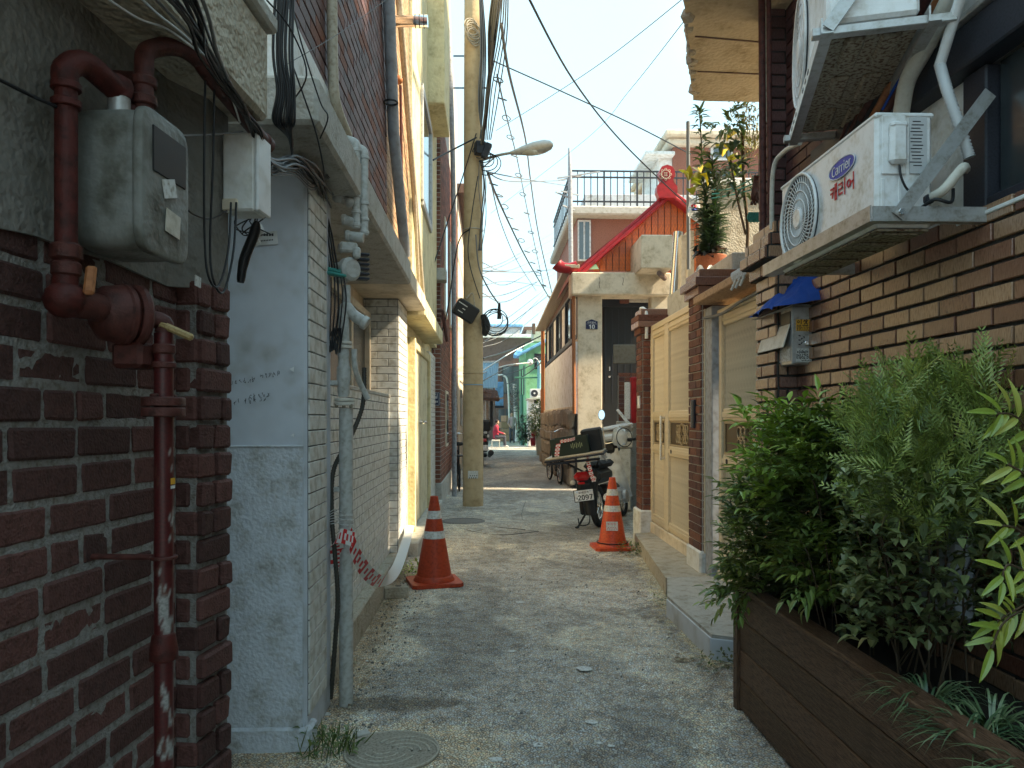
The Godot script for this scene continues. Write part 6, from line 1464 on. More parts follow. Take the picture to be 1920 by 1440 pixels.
func far_end():
	# three storey building with roof terrace, right
	var z = -24.0
	var at = func(px, py, dz = 0.0): return onz(px, py, z + dz)
	var a = at.call(1068, 560); var b = at.call(1420, 412)
	var h = thing("brick_building", "pinkish brick building with railed roof terrace behind the tiled roof", "building", Vector3((a.x + b.x) / 2, 0, z - 3))
	bx(h, "wall", Vector3(at.call(1082, 0).x, 0, z - 7), Vector3(b.x, b.y, z), K.farbrick2, 0.0)
	var m = M.new()
	m.ab(Vector3(at.call(1066, 0).x, at.call(1066, 410).y, z - 7.2), Vector3(b.x, at.call(1066, 393).y, z + 0.5), 0.05); put(h, "terrace_slab", m, K.concrete)
	bx(h, "terrace_parapet", Vector3(at.call(1100, 0).x, at.call(1066, 393).y, z - 5), Vector3(b.x, at.call(1100, 357).y, z - 0.4), K.grey_render, 0.01)
	var rz = z + 0.4
	var y0 = at.call(1066, 392).y; var y1 = at.call(1066, 328).y
	m = M.new()
	for k in 30:
		var x = lerpf(at.call(1068, 0).x, b.x, k / 29.0); m.bar(Vector3(x, y0, rz), Vector3(x, y1, rz), 0.05 if k % 5 == 0 else 0.028, 0.05 if k % 5 == 0 else 0.028)
	for k in 14: m.bar(Vector3(at.call(1068, 0).x, y0, rz - 0.45 * k), Vector3(at.call(1068, 0).x, y1, rz - 0.45 * k), 0.028, 0.028)
	for y in [y1, lerpf(y0, y1, 0.12), lerpf(y0, y1, 0.82)]:
		m.bar(Vector3(at.call(1068, 0).x, y, rz), Vector3(b.x, y + 0.001, rz), 0.045, 0.045); m.bar(Vector3(at.call(1068, 0).x, y, rz), Vector3(at.call(1068, 0).x, y + 0.001, rz - 6.2), 0.045, 0.045)
	put(h, "railing", m, K.darkframe)
	m = M.new(); m.ab(at.call(1083, 490, 0.02), at.call(1108, 412, 0.1), 0.01); var wf = put(h, "window_frame", m, K.white)
	bx(wf, "pane", at.call(1086, 486, 0.1), at.call(1094, 416, 0.12), K.glass, 0.0); bx(wf, "pane", at.call(1097, 486, 0.1), at.call(1105, 416, 0.12), K.glass, 0.0)
	m = M.new(); m.tube([at.call(1071, 540, 0.7), at.call(1069, 330, 0.7), at.call(1067, 278, 0.7)], [0.07, 0.07, 0.03], 8); put(h, "mast", m, K.pvc)
	for e in [[1045, 334, 1125, 322], [1048, 338, 1090, 330], [1042, 360, 1070, 372], [1055, 385, 1078, 394], [1052, 358, 1085, 366]]:
		m = M.new(); m.bar(at.call(e[0], e[1], 0.8), at.call(e[2], e[3], 0.6), 0.04, 0.04); put(h, "antenna_bar", m, K.pvc)
	# penthouse
	var ph = thing("brick_building", "tall brick building with broad cream cornice behind the terrace plants", "building", Vector3(8, 0, z - 8))
	var z2 = -27.0
	bx(ph, "wall", Vector3(onz(1262, 0, z2).x, 0, z2 - 6), Vector3(12, onz(1262, 246, z2).y, z2), K.farbrick2, 0.0)
	m = M.new(); m.ab(Vector3(onz(1243, 0, z2).x, onz(0, 248, z2).y, z2 - 6.4), Vector3(12.3, onz(0, 236, z2).y, z2 + 0.45), 0.05); m.ab(Vector3(onz(1250, 0, z2).x, onz(0, 262, z2).y, z2 - 6.2), Vector3(12.2, onz(0, 248, z2).y, z2 + 0.25), 0.05); put(ph, "cornice", m, K.cream)
	m = M.new(); m.ab(Vector3(onz(1207, 0, z2).x, onz(0, 282, z2).y, z2 - 3), Vector3(onz(1262, 0, z2).x, onz(0, 275, z2).y, z2 + 0.3), 0.02); m.ab(Vector3(onz(1236, 0, z2).x, onz(0, 350, z2).y, z2 - 3), Vector3(onz(1262, 0, z2).x, onz(0, 282, z2).y, z2 - 0.1), 0.01); put(ph, "side_eave", m, K.whitewall)
	m = M.new(); m.ab(onz(1333, 300, z2 + 0.05), onz(1375, 240, z2 + 0.05) + Vector3(0, 0, -0.1), 0.01); wf = put(ph, "window_frame", m, K.white)
	bx(wf, "pane", onz(1338, 295, z2 + 0.06), onz(1370, 246, z2 + 0.06) + Vector3(0, 0, -0.05), K.glass, 0.0)
	# green house with blue roof line
	var gz = -40.0
	var gx = onz(986, 0, gz).x
	h = thing("green_house", "mint green house with blue roof edge at the alley's end", "house", Vector3(gx + 2, 0, gz - 4))
	bx(h, "wall", Vector3(gx, 0, gz - 9), Vector3(gx + 5, onz(0, 640, gz).y, gz), K.green_wall, 0.0)
	m = M.new(); m.bar(onz(968, 668, gz + 0.25), onz(1040, 630, gz + 0.25), 0.5, 0.14, 0.03); m.bar(onz(968, 668, gz + 0.25), onz(975, 657, gz - 9.0), 0.3, 0.22, 0.03); put(h, "roof_edge", m, K.blue_sheet)
	m = M.new(); m.ab(onz(1002, 692, gz + 0.04), onz(1026, 663, gz + 0.04) + Vector3(0, 0, -0.05), 0.01); wf = put(h, "window_frame", m, K.darkframe)
	bx(wf, "pane", onz(1006, 690, gz + 0.06), onz(1024, 667, gz + 0.06) + Vector3(0, 0, -0.04), K.darkglass, 0.0)
	for k in 2: bx(h, "side_window", Vector3(gx - 0.03, 2.7, gz - 2.4 - 3 * k), Vector3(gx, 4.3, gz - 1.6 - 3 * k), K.darkframe, 0.0)
	m = M.new(); m.tube([onz(1011, 735, gz + 0.3), onz(1012, 676, gz + 0.3)], 0.12, 8); put(h, "blue_pipe", m, mat(lin(0.2, 0.45, 0.5), 0.5))
	m = M.new(); m.tube([onz(965, 708, gz + 0.3), onz(1030, 708, gz + 0.3)], 0.05, 6); put(h, "pipe_rail", m, mat(lin(0.06, 0.2, 0.13), 0.5))
	m = M.new(); m.ab(onz(1000, 640, gz - 2), onz(1030, 612, gz - 2) + Vector3(0, 0, -2), 0.02); put(h, "roof_shed", m, K.concrete)
	m = M.new(); m.ab(onz(998, 626, gz - 1), onz(1004, 606, gz - 1) + Vector3(0, 0, -0.3), 0.02); put(h, "chimney", m, K.brownwall)
	# small outdoor unit and shed before it
	var ac = thing("air_conditioner", "small white outdoor unit on the mint green house", "air conditioner", onz(1004, 748, gz + 1))
	m = M.new(); m.ab(onz(994, 746, gz + 1.0), onz(1015, 729, gz + 1.0) + Vector3(0, 0, -0.3), 0.02); put(ac, "case", m, K.white)
	m = M.new(); m.disc(onz(1002, 737.5, gz + 1.01), Vector3.BACK, 0.18, 0.04, 16); put(ac, "fan_grille", m, K.darkframe)
	m = M.new(); m.disc(onz(1002, 737.5, gz + 1.04), Vector3.BACK, 0.05, 0.03, 10); put(ac, "fan_hub", m, K.white)
	h = thing("white_shed", "small white shed below the outdoor unit of the green house", "shed", Vector3(2.3, 0, gz + 1))
	bx(h, "wall", Vector3(onz(990, 0, gz + 1.6).x, 0, gz + 0.2), Vector3(onz(1016, 0, gz + 1.6).x, onz(0, 749, gz + 1.6).y, gz + 1.6), K.whitewall, 0.02)
	bx(h, "roof", Vector3(onz(988, 0, gz + 1.7).x, onz(0, 749, gz + 1.6).y, gz + 0.1), Vector3(onz(1018, 0, gz + 1.7).x, onz(0, 746, gz + 1.6).y, gz + 1.75), K.concrete, 0.01)
	bx(h, "vent", onz(1001, 756, gz + 1.62), onz(1008, 749.5, gz + 1.62) + Vector3(0, 0, -0.03), K.darkframe, 0.0)
	# orange brick pier beside
	m = M.new(); m.ab(Vector3(onz(1014, 0, -36).x, 0, -36.3), Vector3(onz(1026, 0, -36).x, onz(0, 728, -36).y, -36)); solo("brick_pier", m, K.orange_wood, "orange pier between green house and side windows", "pier")
	# brown block far behind
	far_house("brown_building", "dark brown building across the end of the alley", Vector3(-3.5, 0, -58), Vector3(2.9, 6.6, -49.5), K.brownwall, K.whitewall, [[-1.2, 0.4, 3.0, 4.8, K.darkframe], [0.9, 2.3, 3.0, 4.8, K.darkframe], [-3.0, -1.6, 3.0, 4.8, K.darkframe], [0.6, 1.6, 0.1, 2.1, K.brownwall]])
	far_house("white_building", "white upper house above the brown building", Vector3(-0.2, 0, -70), Vector3(2.6, 8.9, -63), K.whitewall, K.blue_sheet, [[0.0, 1.0, 7.4, 8.5]])
	far_house("concrete_building", "distant pale block behind the coil on the pole", Vector3(-6, 0, -75), Vector3(-0.6, 9.0, -64), K.cream, K.concrete, [[-3, -1.6, 7.3, 8.5]])
	far_house("grey_house", "grey far house between brown building and green house", Vector3(2.9, 0, -66), Vector3(7.5, 8.0, -57), K.concrete, K.brownwall, [[3.4, 4.6, 5.0, 6.4]])
	# near left shop front with dark tiled eave
	h = thing("tiled_shop", "low white house with dark curled tile eave past the pole", "house", Vector3(-0.8, 0, -28))
	bx(h, "wall", Vector3(-3, 0, -34), Vector3(onz(910, 0, -27).x, onz(0, 745, -27).y, -27), K.whitewall, 0.0)
	m = M.new()
	for k in 9: m.tube([onz(896 + 4.2 * k, 731 + 0.5 * k * k * 0.12, -27.0), onz(898 + 4.4 * k, 747 + 0.3 * k, -26.3)], 0.07, 8)
	m.bar(onz(896, 735, -27.2), onz(931, 744, -27.2), 1.2, 0.12); put(h, "tile_eave", m, K.brownwall)
	m = M.new(); m.tube(curve([onz(931, 744, -26.4), onz(938, 747, -26.4), onz(944, 746, -26.4)], 4), 0.03, 6); put(h, "eave_spout", m, K.cream_pipe)
	for e in [[911, 916], [919, 924]]: bx(h, "shop_panel", onz(e[0], 800, -27.5), onz(e[1], 752, -27.5) + Vector3(0, 0, -0.1), K.cream if e[0] == 911 else K.darkframe, 0.0)
	# blue sheets
	var s = thing("blue_awning", "light blue corrugated awning sheet above the tiled eave", "awning", onz(918, 720, -31))
	m = M.new(); var pts = []
	for b2 in 2:
		for a2 in 40: pts.append(onz(902 + a2 * 0.85 - b2 * a2 * 0.06, 679 + b2 * 48, -31.0 + b2 * 0.9 + 0.06 * sin(a2 * 1.6)))
	m.grid(pts, 40, 2); put(s, "sheet", m, mat(lin(0.45, 0.66, 0.8), 0.5)); m = M.new(); m.bar(onz(902, 679, -31), onz(936, 678, -31), 0.08, 0.08); put(s, "edge_bar", m, K.white)
	m = M.new(); m.ab(onz(929, 761, -33), onz(944, 716, -33) + Vector3(0, 0, -0.12), 0.02); s = solo("blue_sign", m, K.blue_sheet, "upright bright blue sign board beside the awning", "sign")
	bx(s, "sign_box", onz(928, 765, -33) + Vector3(0, 0, -0.1), onz(945, 761, -33), K.darkframe, 0.0)
	# far poles
	var fp = thing("utility_pole", "slim pale far utility pole with tangled wires", "utility pole", Vector3(2.0, 0, -47.5))
	m = M.new(); m.tube([onz(969, 833, -47.5) * Vector3(1, 0, 1) + Vector3(0, 0, 0), onz(965, 720, -47.5)], 0.13, 10); put(fp, "shaft", m, K.whitewall)
	m = M.new(); m.tube(curve([onz(955, 790, -46.5), onz(952, 720, -46.5), onz(946, 705, -46.5), onz(934, 703, -46.5)], 4), 0.06, 6); put(fp, "lamp_arm", m, K.whitewall)
	m = M.new(); for k in 9: m.ring(onz(962 + 2 * (k % 3), 725 + 5 * k, -47.2), Vector3(0.3 * sin(k), 0.5, 1), 0.25, 0.03, 12, 4)
	put(fp, "wire_coil", m, K.cable_grey)
	m = M.new(); m.tube([onz(979, 830, -41) * Vector3(1, 0, 1), onz(978, 740, -41)], 0.09, 8); solo("green_post", m, mat(lin(0.07, 0.2, 0.16), 0.5), "green post at the corner of the green house", "post")
	var lg = thing("globe_lamp", "white round lamp on a bent arm before the green house", "lamp", onz(995, 690, -36))
	m = M.new(); m.ell(onz(994, 679, -36), Vector3(0.14, 0.15, 0.14)); put(lg, "globe", m, K.white)
	m = M.new(); m.tube(curve([onz(1000, 673, -36), onz(1005, 672, -36), onz(1012, 682, -36), onz(1013, 700, -36)], 4), 0.03, 6); put(lg, "arm", m, K.white)
	for e in [[[905, 700, 30], [950, 685, 34], [994, 680, 36]], [[905, 695, 25], [960, 660, 38], [1000, 640, 40]], [[938, 705, 43], [985, 690, 40], [1030, 660, 30]], [[950, 720, 42], [990, 700, 38], [1030, 665, 26]], [[906, 672, 20], [960, 655, 30], [1024, 625, 30]]]:
		var ps = []
		for q in e[0] if e[0][0] is Array else e: ps.append(P(q[0], q[1], q[2]))
		cable("overhead_wire", curve(ps, 6), 0.025, K.cable_white if e[0][0] == 905 else K.cable, "distant wire crossing before the green and brown houses", "distant wires at the alley end")
	# bush in planter
	var rn = RandomNumberGenerator.new(); rn.seed = 12
	var bp = G(1015, 832) * Vector3(1, 0, 1)
	bp = P(1016, 785, 29.5) * Vector3(1, 0, 1)
	h = thing("potted_bush", "bright green bush in a wooden tub at the alley bend", "bush", bp)
	m = M.new(); m.lathe([Vector2(0.0001, 0), Vector2(0.2, 0), Vector2(0.26, 0.7), Vector2(0.24, 0.72), Vector2(0.0001, 0.66)], Transform3D(Basis(), bp), 10); put(h, "tub", m, K.cream_pipe)
	m = M.new(); m.tint = true
	leaf_cloud(m, bp + Vector3(-0.1, 1.4, 0), Vector3(0.42, 0.75, 0.4), 1300, 0.14, 0.05, [Color(0.2, 0.27, 0.03), Color(0.11, 0.18, 0.03), Color(0.28, 0.3, 0.05)], rn, 0.6, 0.2); put(h, "foliage", m, K.leaf)
	h = thing("dark_shrub", "dark green shrub left of the bright potted bush", "shrub", bp + Vector3(-0.6, 0, -1.5))
	m = M.new(); m.tint = true
	leaf_cloud(m, P(985, 805, 33), Vector3(0.4, 0.65, 0.4), 700, 0.14, 0.06, [Color(0.03, 0.07, 0.03), Color(0.05, 0.1, 0.04)], rn, 0.6, 0.2); put(h, "foliage", m, K.leaf)
	m = M.new(); m.tube([P(985, 829, 33), P(985, 800, 33)], 0.04, 6); put(h, "stem", m, K.twig)
	m = M.new(); m.ell(P(1002, 814, 31), Vector3(0.13, 0.2, 0.13)); m.lathe([Vector2(0.09, 0), Vector2(0.13, 0.3), Vector2(0.05, 0.34)], Transform3D(Basis(), Vector3(P(1002, 800, 31).x - 0.05, 0.3, P(1002, 800, 31).z)), 10); solo("clay_jar", m, K.red_paint, "reddish clay jar beside the potted bush", "jar")
	# piled boxes behind the people
	for k in 4:
		m = M.new(); var q = P(944 + 6 * (k % 2), 825 - 9 * k, 48); m.box(Vector3(q.x, 0.2 + 0.4 * k, q.z), Vector3(0.8 - 0.1 * k, 0.38, 0.6), Basis(Vector3.UP, 0.2 * k), 0.02); solo("cardboard_box", m, K.tanbrick1, ["lowest tan box in the pile behind the far people", "second tan box up in the pile behind the far people", "third tan box up in the pile behind the far people", "topmost tan box in the pile behind the far people"][k], "box", "piled boxes at the alley end")

func ac_unit(t, o: Vector3, B: Basis, W: float, H: float, D: float, main: bool):
	var at = func(x, y, z): return o + B * Vector3(x, y, z)
	var m = M.new(); m.box(at.call(W / 2, H / 2, -D / 2), Vector3(W, H, D), B, 0.012); put(t, "case", m, K.ac)
	m = M.new(); m.box(at.call(W / 2, H - 0.004, -D / 2), Vector3(W + 0.008, 0.018, D + 0.008), B, 0.006); put(t, "top_cover", m, K.ac)
	var r = H * 0.47
	var c = at.call(r + 0.03, H * 0.5, 0)
	m = M.new(); m.disc(c + B.z * 0.001, B.z, r, 0.008, 40, 0.1); put(t, "fan_well", m, K.bronze_deep if false else K.darkframe)
	m = M.new()
	for k in 5: m.ring(c + B.z * 0.012, B.z, r * (0.24 + 0.19 * k), 0.0022 if k < 4 else 0.007, 48, 5)
	for k in 48:
		var ps = []
		for j in 6:
			var f = j / 5.0; var a = TAU * k / 48 + f * 0.5
			ps.append(c + B.z * 0.009 + (B.x * cos(a) + B.y * sin(a)) * r * lerpf(0.2, 0.99, f))
		m.tube(ps, 0.0028, 4)
	var gr = put(t, "fan_grille", m, K.ac)
	m = M.new(); m.disc(c + B.z * 0.013, B.z, r * 0.22, 0.01, 24, 0.3); put(gr, "hub", m, K.ac)
	if not main: return
	# logo and lettering
	var lc = at.call(W * 0.71, H * 0.73, 0.003)
	m = M.new(); m.lathe([Vector2(0.0001, 0.002), Vector2(1, 0.002), Vector2(1, -0.002)], Transform3D(Basis(B.x * 0.105, B.z, -B.y * 0.035), lc), 36); var lg = put(t, "logo_oval", m, K.ink_blue)
	m = M.new(); var ps2 = []
	for k in 37: ps2.append(lc + B.z * 0.002 + B.x * 0.105 * cos(TAU * k / 36) + B.y * 0.035 * sin(TAU * k / 36))
	m.tube(ps2, 0.0022, 5, false); put(lg, "logo_rim", m, K.white)
	txt(lg, "logo_name", "Carrier", lc + B.z * 0.0035 + B.y * 0.0, B, 0.036, K.white, false)
	word(t, "korean_name", ["k-ae", "r-i", "ng-eo"], at.call(W * 0.71 - 0.095, H * 0.46, 0.003), B, 0.058, 0.007, 0.068, K.ink_red)
	# service side facing the camera
	var sb = Basis(-B.z, B.y, B.x)   # right, up, out of the near side
	var sd = func(x, y, z): return at.call(W, y, -x) + B.x * z
	m = M.new(); m.box(sd.call(0.3 * D, H * 0.72, 0.004), Vector3(D * 0.42, H * 0.52, 0.006), sb, 0.003); var pn = put(t, "service_panel", m, K.ac)
	m = M.new(); m.box(sd.call(0.34 * D, H * 0.72, 0.018), Vector3(D * 0.3, H * 0.36, 0.034), sb, 0.012); put(pn, "terminal_cover", m, K.ac)
	m = M.new(); m.box(sd.call(0.34 * D, H * 0.88, 0.022), Vector3(D * 0.3, H * 0.06, 0.03), sb, 0.008); put(pn, "cover_lip", m, K.ac)
	m = M.new(); m.box(sd.call(0.73 * D, H * 0.72, 0.004), Vector3(D * 0.3, H * 0.5, 0.002), sb); var lb = put(t, "rating_label", m, K.ac_grey)
	m = M.new()
	for k in 14: m.box(sd.call(0.70 * D + 0.004 * sin(k * 2.0), H * (0.93 - 0.03 * k), 0.0055), Vector3(D * (0.14 + 0.07 * absf(sin(k * 1.7))), 0.003, 0.001), sb)
	put(lb, "small_print", m, K.ink)
	for x in [0.12, 0.42]:
		m = M.new(); m.box(sd.call(x * D, H * 0.25, 0.001), Vector3(0.014, H * 0.36, 0.006), sb, 0.003); put(t, "rib", m, K.ac)
	m = M.new(); m.tube(curve([sd.call(0.36 * D, H * 0.53, 0.02), sd.call(0.36 * D, H * 0.42, 0.03), sd.call(0.45 * D, H * 0.32, 0.03), sd.call(0.6 * D, H * 0.28, 0.02)], 5), 0.004, 6); put(t, "power_cord", m, K.cable)
	m = M.new(); m.tube(curve([sd.call(0.92 * D, H * 0.25, 0.0), sd.call(1.0 * D, H * 0.28, 0.06), sd.call(1.25 * D, H * 0.45, 0.08), sd.call(1.5 * D, H * 0.5, 0.02)], 5), 0.017, 10); put(t, "insulated_pipe", m, K.offwhite)
	m = M.new(); m.tube(curve([sd.call(0.75 * D, H * 0.15, 0.0), sd.call(0.85 * D, H * 0.2, 0.06), sd.call(1.1 * D, H * 0.17, 0.07), sd.call(1.2 * D, H * 0.3, 0.05)], 5), 0.006, 6); put(t, "cord_loop", m, K.cable)
	m = M.new(); m.box(sd.call(0.9 * D, H * 0.24, 0.01), Vector3(0.03, 0.03, 0.03), sb, 0.006); put(t, "valve", m, K.darkframe)

func air_conditioners():
	var X = 1.33
	var zn = onx(1642, HY, X).z; var zf = onx(1465, HY, X).z
	var yt = onx(1642, 213, X).y; var yb = onx(1642, 425, X).y
	var B = Basis(Vector3(0, 0, 1), Vector3.UP, Vector3(-1, 0, 0))
	var t = thing("air_conditioner", "white outdoor unit with blue oval logo on a wall bracket", "air conditioner", Vector3(X + 0.1, yb, (zn + zf) / 2))
	ac_unit(t, Vector3(X, yb, zf), B, zn - zf, yt - yb, 0.2, true)
	# bracket
	var br = thing("wall_bracket", "steel angle bracket carrying the logo air conditioner", "bracket", Vector3(1.5, yb - 0.05, (zn + zf) / 2))
	var m = M.new(); var ry = yb + 0.045
	m.ab(Vector3(X - 0.035, ry - 0.03, zf - 0.14), Vector3(X - 0.03, ry + 0.02, zn + 0.03), 0.0); m.ab(Vector3(X - 0.035, ry - 0.034, zf - 0.14), Vector3(X + 0.02, ry - 0.029, zn + 0.03), 0.0); put(br, "front_rail", m, K.galv)
	m = M.new(); m.ab(Vector3(X + 0.2, ry - 0.03, zf - 0.1), Vector3(X + 0.205, ry + 0.02, zn + 0.03)); m.ab(Vector3(X + 0.16, ry - 0.034, zf - 0.1), Vector3(X + 0.21, ry - 0.029, zn + 0.02)); put(br, "rear_rail", m, K.galv)
	for e in [zn + 0.035, zf - 0.05]:
		m = M.new(); m.ab(Vector3(X - 0.03, ry - 0.03, e), Vector3(1.72, ry + 0.015, e + 0.005)); m.ab(Vector3(X - 0.03, ry - 0.035, e - 0.035), Vector3(1.72, ry - 0.03, e + 0.004)); put(br, "arm", m, K.galv)
		m = M.new(); m.bar(Vector3(X + 0.05, ry - 0.02, e + 0.012), Vector3(1.70, ry + 0.4, e + 0.012), 0.006, 0.045, 0.0, Vector3.UP); put(br, "strut", m, K.galv)
		m = M.new(); m.disc(Vector3(X + 0.06, ry - 0.008, e + 0.02), Vector3.BACK, 0.012, 0.012, 6, 0.1); put(br, "bolt", m, K.steel)
	m = M.new(); m.ab(Vector3(X + 0.01, yb - 0.012, zf + 0.01), Vector3(X + 0.19, yb - 0.004, zn - 0.01), 0.0)
	for k in 6:
		var z = lerpf(zf + 0.06, zn - 0.06, k / 5.0); m.ab(Vector3(X + 0.03, yb - 0.02, z - 0.03), Vector3(X + 0.17, yb - 0.0125, z + 0.03), 0.004)
	put(t, "base_pan", m, K.rustpan)
	# upper unit, turned with the upper storey
	var C = P(1481, 262, 3.75); var N = P(1540, 62, 2.69)
	N.y = C.y
	var ex = (N - C).normalized()
	B = Basis(ex, Vector3.UP, ex.cross(Vector3.UP))
	var W = C.distance_to(N)
	t = thing("air_conditioner", "upper outdoor unit seen from below with its rusty tray", "air conditioner", (C + N) / 2)
	ac_unit(t, C + Vector3(0, 0.03, 0) + ex * 0.06 - B.z * 0.02, B, W - 0.08, 0.5, 0.3, false)
	m = M.new()
	var tr = C + ex * (W / 2) - B.z * 0.19
	m.box(tr + Vector3(0, 0.015, 0), Vector3(W - 0.12, 0.012, 0.28), B)
	var rn = RandomNumberGenerator.new(); rn.seed = 3
	for k in 3:
		for j in 2: m.box(tr + ex * (W * (-0.3 + 0.3 * k)) + B.z * (-0.06 + 0.12 * j) + Vector3(0, 0.006, 0), Vector3(W * 0.22, 0.02, 0.07), B, 0.008)
	put(t, "base_tray", m, K.rustpan)
	br = thing("wall_bracket", "slotted steel bracket under the upper air conditioner", "bracket", tr)
	for e in [0.0, -0.34]:
		m = M.new(); m.box(C + ex * W / 2 + B.z * e + Vector3(0, 0.005, 0), Vector3(W + 0.04, 0.05, 0.006), B); m.box(C + ex * W / 2 + B.z * (e - 0.018) + Vector3(0, -0.02, 0), Vector3(W + 0.04, 0.005, 0.04), B); put(br, "rail", m, K.galv)
	for e in [0.02, 0.98]:
		m = M.new(); m.box(C + ex * W * e - B.z * 0.2 + Vector3(0, -0.004, 0), Vector3(0.04, 0.03, 0.46), B, 0.003); put(br, "arm", m, K.galv)
		m = M.new(); var p0 = C + ex * (W * e + 0.03) - B.z * 0.02; m.bar(p0, p0 - B.z * 0.4 + Vector3(0, 0.55, 0), 0.006, 0.045); put(br, "strut", m, K.galv)
	m = M.new()
	for k in 6: m.box(C + ex * W * (0.12 + 0.08 * (k % 3) + 0.4 * int(k / 3.0)) + B.z * 0.004 + Vector3(0, 0.005, 0), Vector3(0.03, 0.012, 0.002), B)
	put(br, "slot", m, K.black)

func planter():
	var X = 1.2; var z0 = -3.68
	var t = thing("wooden_planter", "long dark stained plank planter box along the brick wall", "planter", Vector3(1.42, 0, -1.6))
	var m
	for k in 4:
		m = M.new(); m.ab(Vector3(X, 0.02 + 0.142 * k, z0 + 0.03), Vector3(X + 0.028, 0.158 + 0.142 * k, 1.2), 0.005); put(t, "plank", m, K.planter if k % 2 else K.planter_b)
		m = M.new(); m.ab(Vector3(X + 0.03, 0.02 + 0.142 * k, z0), Vector3(1.64, 0.158 + 0.142 * k, z0 + 0.028), 0.005); put(t, "plank", m, K.planter_end)
	m = M.new(); m.ab(Vector3(X - 0.012, 0.0, z0 - 0.012), Vector3(X + 0.05, 0.6, z0 + 0.05), 0.006); put(t, "corner_post", m, K.planter_end)
	for k in 8:
		m = M.new(); m.disc(Vector3(X - 0.013, 0.06 + 0.07 * k, z0 + 0.02), Vector3.RIGHT, 0.004, 0.004, 8); put(t, "screw", m, K.darkframe)
	m = M.new(); m.ab(Vector3(X - 0.02, 0.588, z0 + 0.051), Vector3(X + 0.07, 0.612, 1.2), 0.005); put(t, "rim", m, K.planter)
	m = M.new(); m.ab(Vector3(X + 0.03, 0.1, z0 + 0.03), Vector3(1.66, 0.52, 1.2)); put(t, "soil", m, K.soil)
	var rn = RandomNumberGenerator.new(); rn.seed = 77
	# nandina at the far end
	var dark = [Color(0.2, 0.28, 0.06), Color(0.15, 0.21, 0.055), Color(0.31, 0.38, 0.08)]
	var b = P(1480, 1100, 3.5); b.y = 0.5
	var p = thing("nandina_shrub", "dense dark green nandina spilling over the planter's far corner", "shrub", b)
	var st = M.new(); var lf = M.new(); lf.tint = true; var yl = M.new(); yl.tint = true
	for k in 340:
		var px = rn.randf_range(1372, 1650); var py = rn.randf_range(800, 1115)
		var dd = rn.randf_range(2.75, 3.85)
		if px < 1372 + (960 - py) * 0.55: continue
		if px < 1480 and dd < 3.3: dd = rn.randf_range(3.3, 3.85)
		var e = P(px, py, dd)
		if e.x > 1.66: e.x = 1.66 - rn.randf() * 0.2
		var b0 = Vector3(clampf(e.x, 1.3, 1.6), 0.52, clampf(e.z, -3.6, -2.5))
		var mid = b0.lerp(e, 0.6) + Vector3(0, 0.12, 0)
		if k % 14 == 0: st.tube(curve([b0, mid, e], 4), 0.003, 4)
		var od = ((e - b0) * Vector3(1, 0.2, 1) + Vector3(rn.randf_range(-0.3, 0.1), rn.randf_range(-0.1, 0.2), rn.randf_range(-0.3, 0.3))).normalized()
		for j in 5:
			var a = rn.randf() * TAU
			var d = (od + Vector3(cos(a), rn.randf_range(-0.4, 0.5), sin(a)) * 0.9).normalized()
			spray(lf, e + Vector3(rn.randf_range(-0.05, 0.05), rn.randf_range(-0.05, 0.05), rn.randf_range(-0.05, 0.05)), d, 3, 0.062, 0.019, dark[rn.randi() % 3], rn)
	for k in 130:
		var e = P(rn.randf_range(1390, 1580), rn.randf_range(765, 960), rn.randf_range(2.95, 3.35))
		spray(yl, e, Vector3(rn.randf_range(-1, 0.4), rn.randf_range(0, 0.7), rn.randf_range(-0.5, 1)).normalized(), 2, 0.075, 0.024, Color(0.36, 0.5, 0.08), rn)
	stuff(put(p, "stem", st, K.twig)); put(p, "foliage", lf, K.leaf); put(p, "young_leaves", yl, K.leaf)
	# feathery evergreen
	b = P(1740, 1100, 2.7); b.y = 0.5
	p = thing("feathery_evergreen", "feathery fine-leaved evergreen shrub against the brown brick wall", "shrub", b)
	st = M.new(); lf = M.new(); lf.tint = true
	for k in 1000:
		var u = Vector2(rn.randf_range(-1, 1), rn.randf_range(-1, 1))
		if u.length() > 1.05: continue
		var e = P(1770 + 165 * u.x, 865 + 165 * u.y, rn.randf_range(2.3, 2.95))
		e.x = min(e.x, 1.66)
		var d = Vector3(rn.randf_range(-0.8, 0.4), rn.randf_range(0.2, 0.9), rn.randf_range(-0.7, 0.7)).normalized()
		var s = d.cross(Vector3(rn.randfn(), rn.randfn(), rn.randfn())).normalized()
		var c = [Color(0.19, 0.26, 0.06), Color(0.26, 0.33, 0.075), Color(0.36, 0.42, 0.1)][rn.randi() % 3]
		for j in 9:
			var q = e + d * 0.018 * j
			for sg in [-1, 1]:
				lf.col = c * rn.randf_range(0.7, 1.3); lf.col.a = 1
				var sd = (d + s * sg * 0.8).normalized(); var L = 0.05 * (1.1 - j * 0.09)
				lf.leaf(q, sd, d.cross(sd).normalized(), L, 0.005, 0.15)
				lf.leaf(q + sd * L * 0.4, (sd + d * 0.9).normalized(), d.cross(sd).normalized(), L * 0.5, 0.004, 0.1)
		if k % 120 == 0: st.tube(curve([Vector3(e.x * 0.5 + 0.75, 0.5, e.z * 0.6 - 1.05), e.lerp(Vector3(1.5, 0.6, -2.7), 0.4), e], 4), 0.004, 4)
	stuff(put(p, "stem", st, K.twig)); put(p, "foliage", lf, K.leaf)
	# broad leaved shrub below it
	b = P(1760, 1150, 2.5); b.y = 0.5
	p = thing("broadleaf_shrub", "dull olive leafed shrub below the feathery evergreen", "shrub", b)
	lf = M.new(); lf.tint = true; st = M.new()
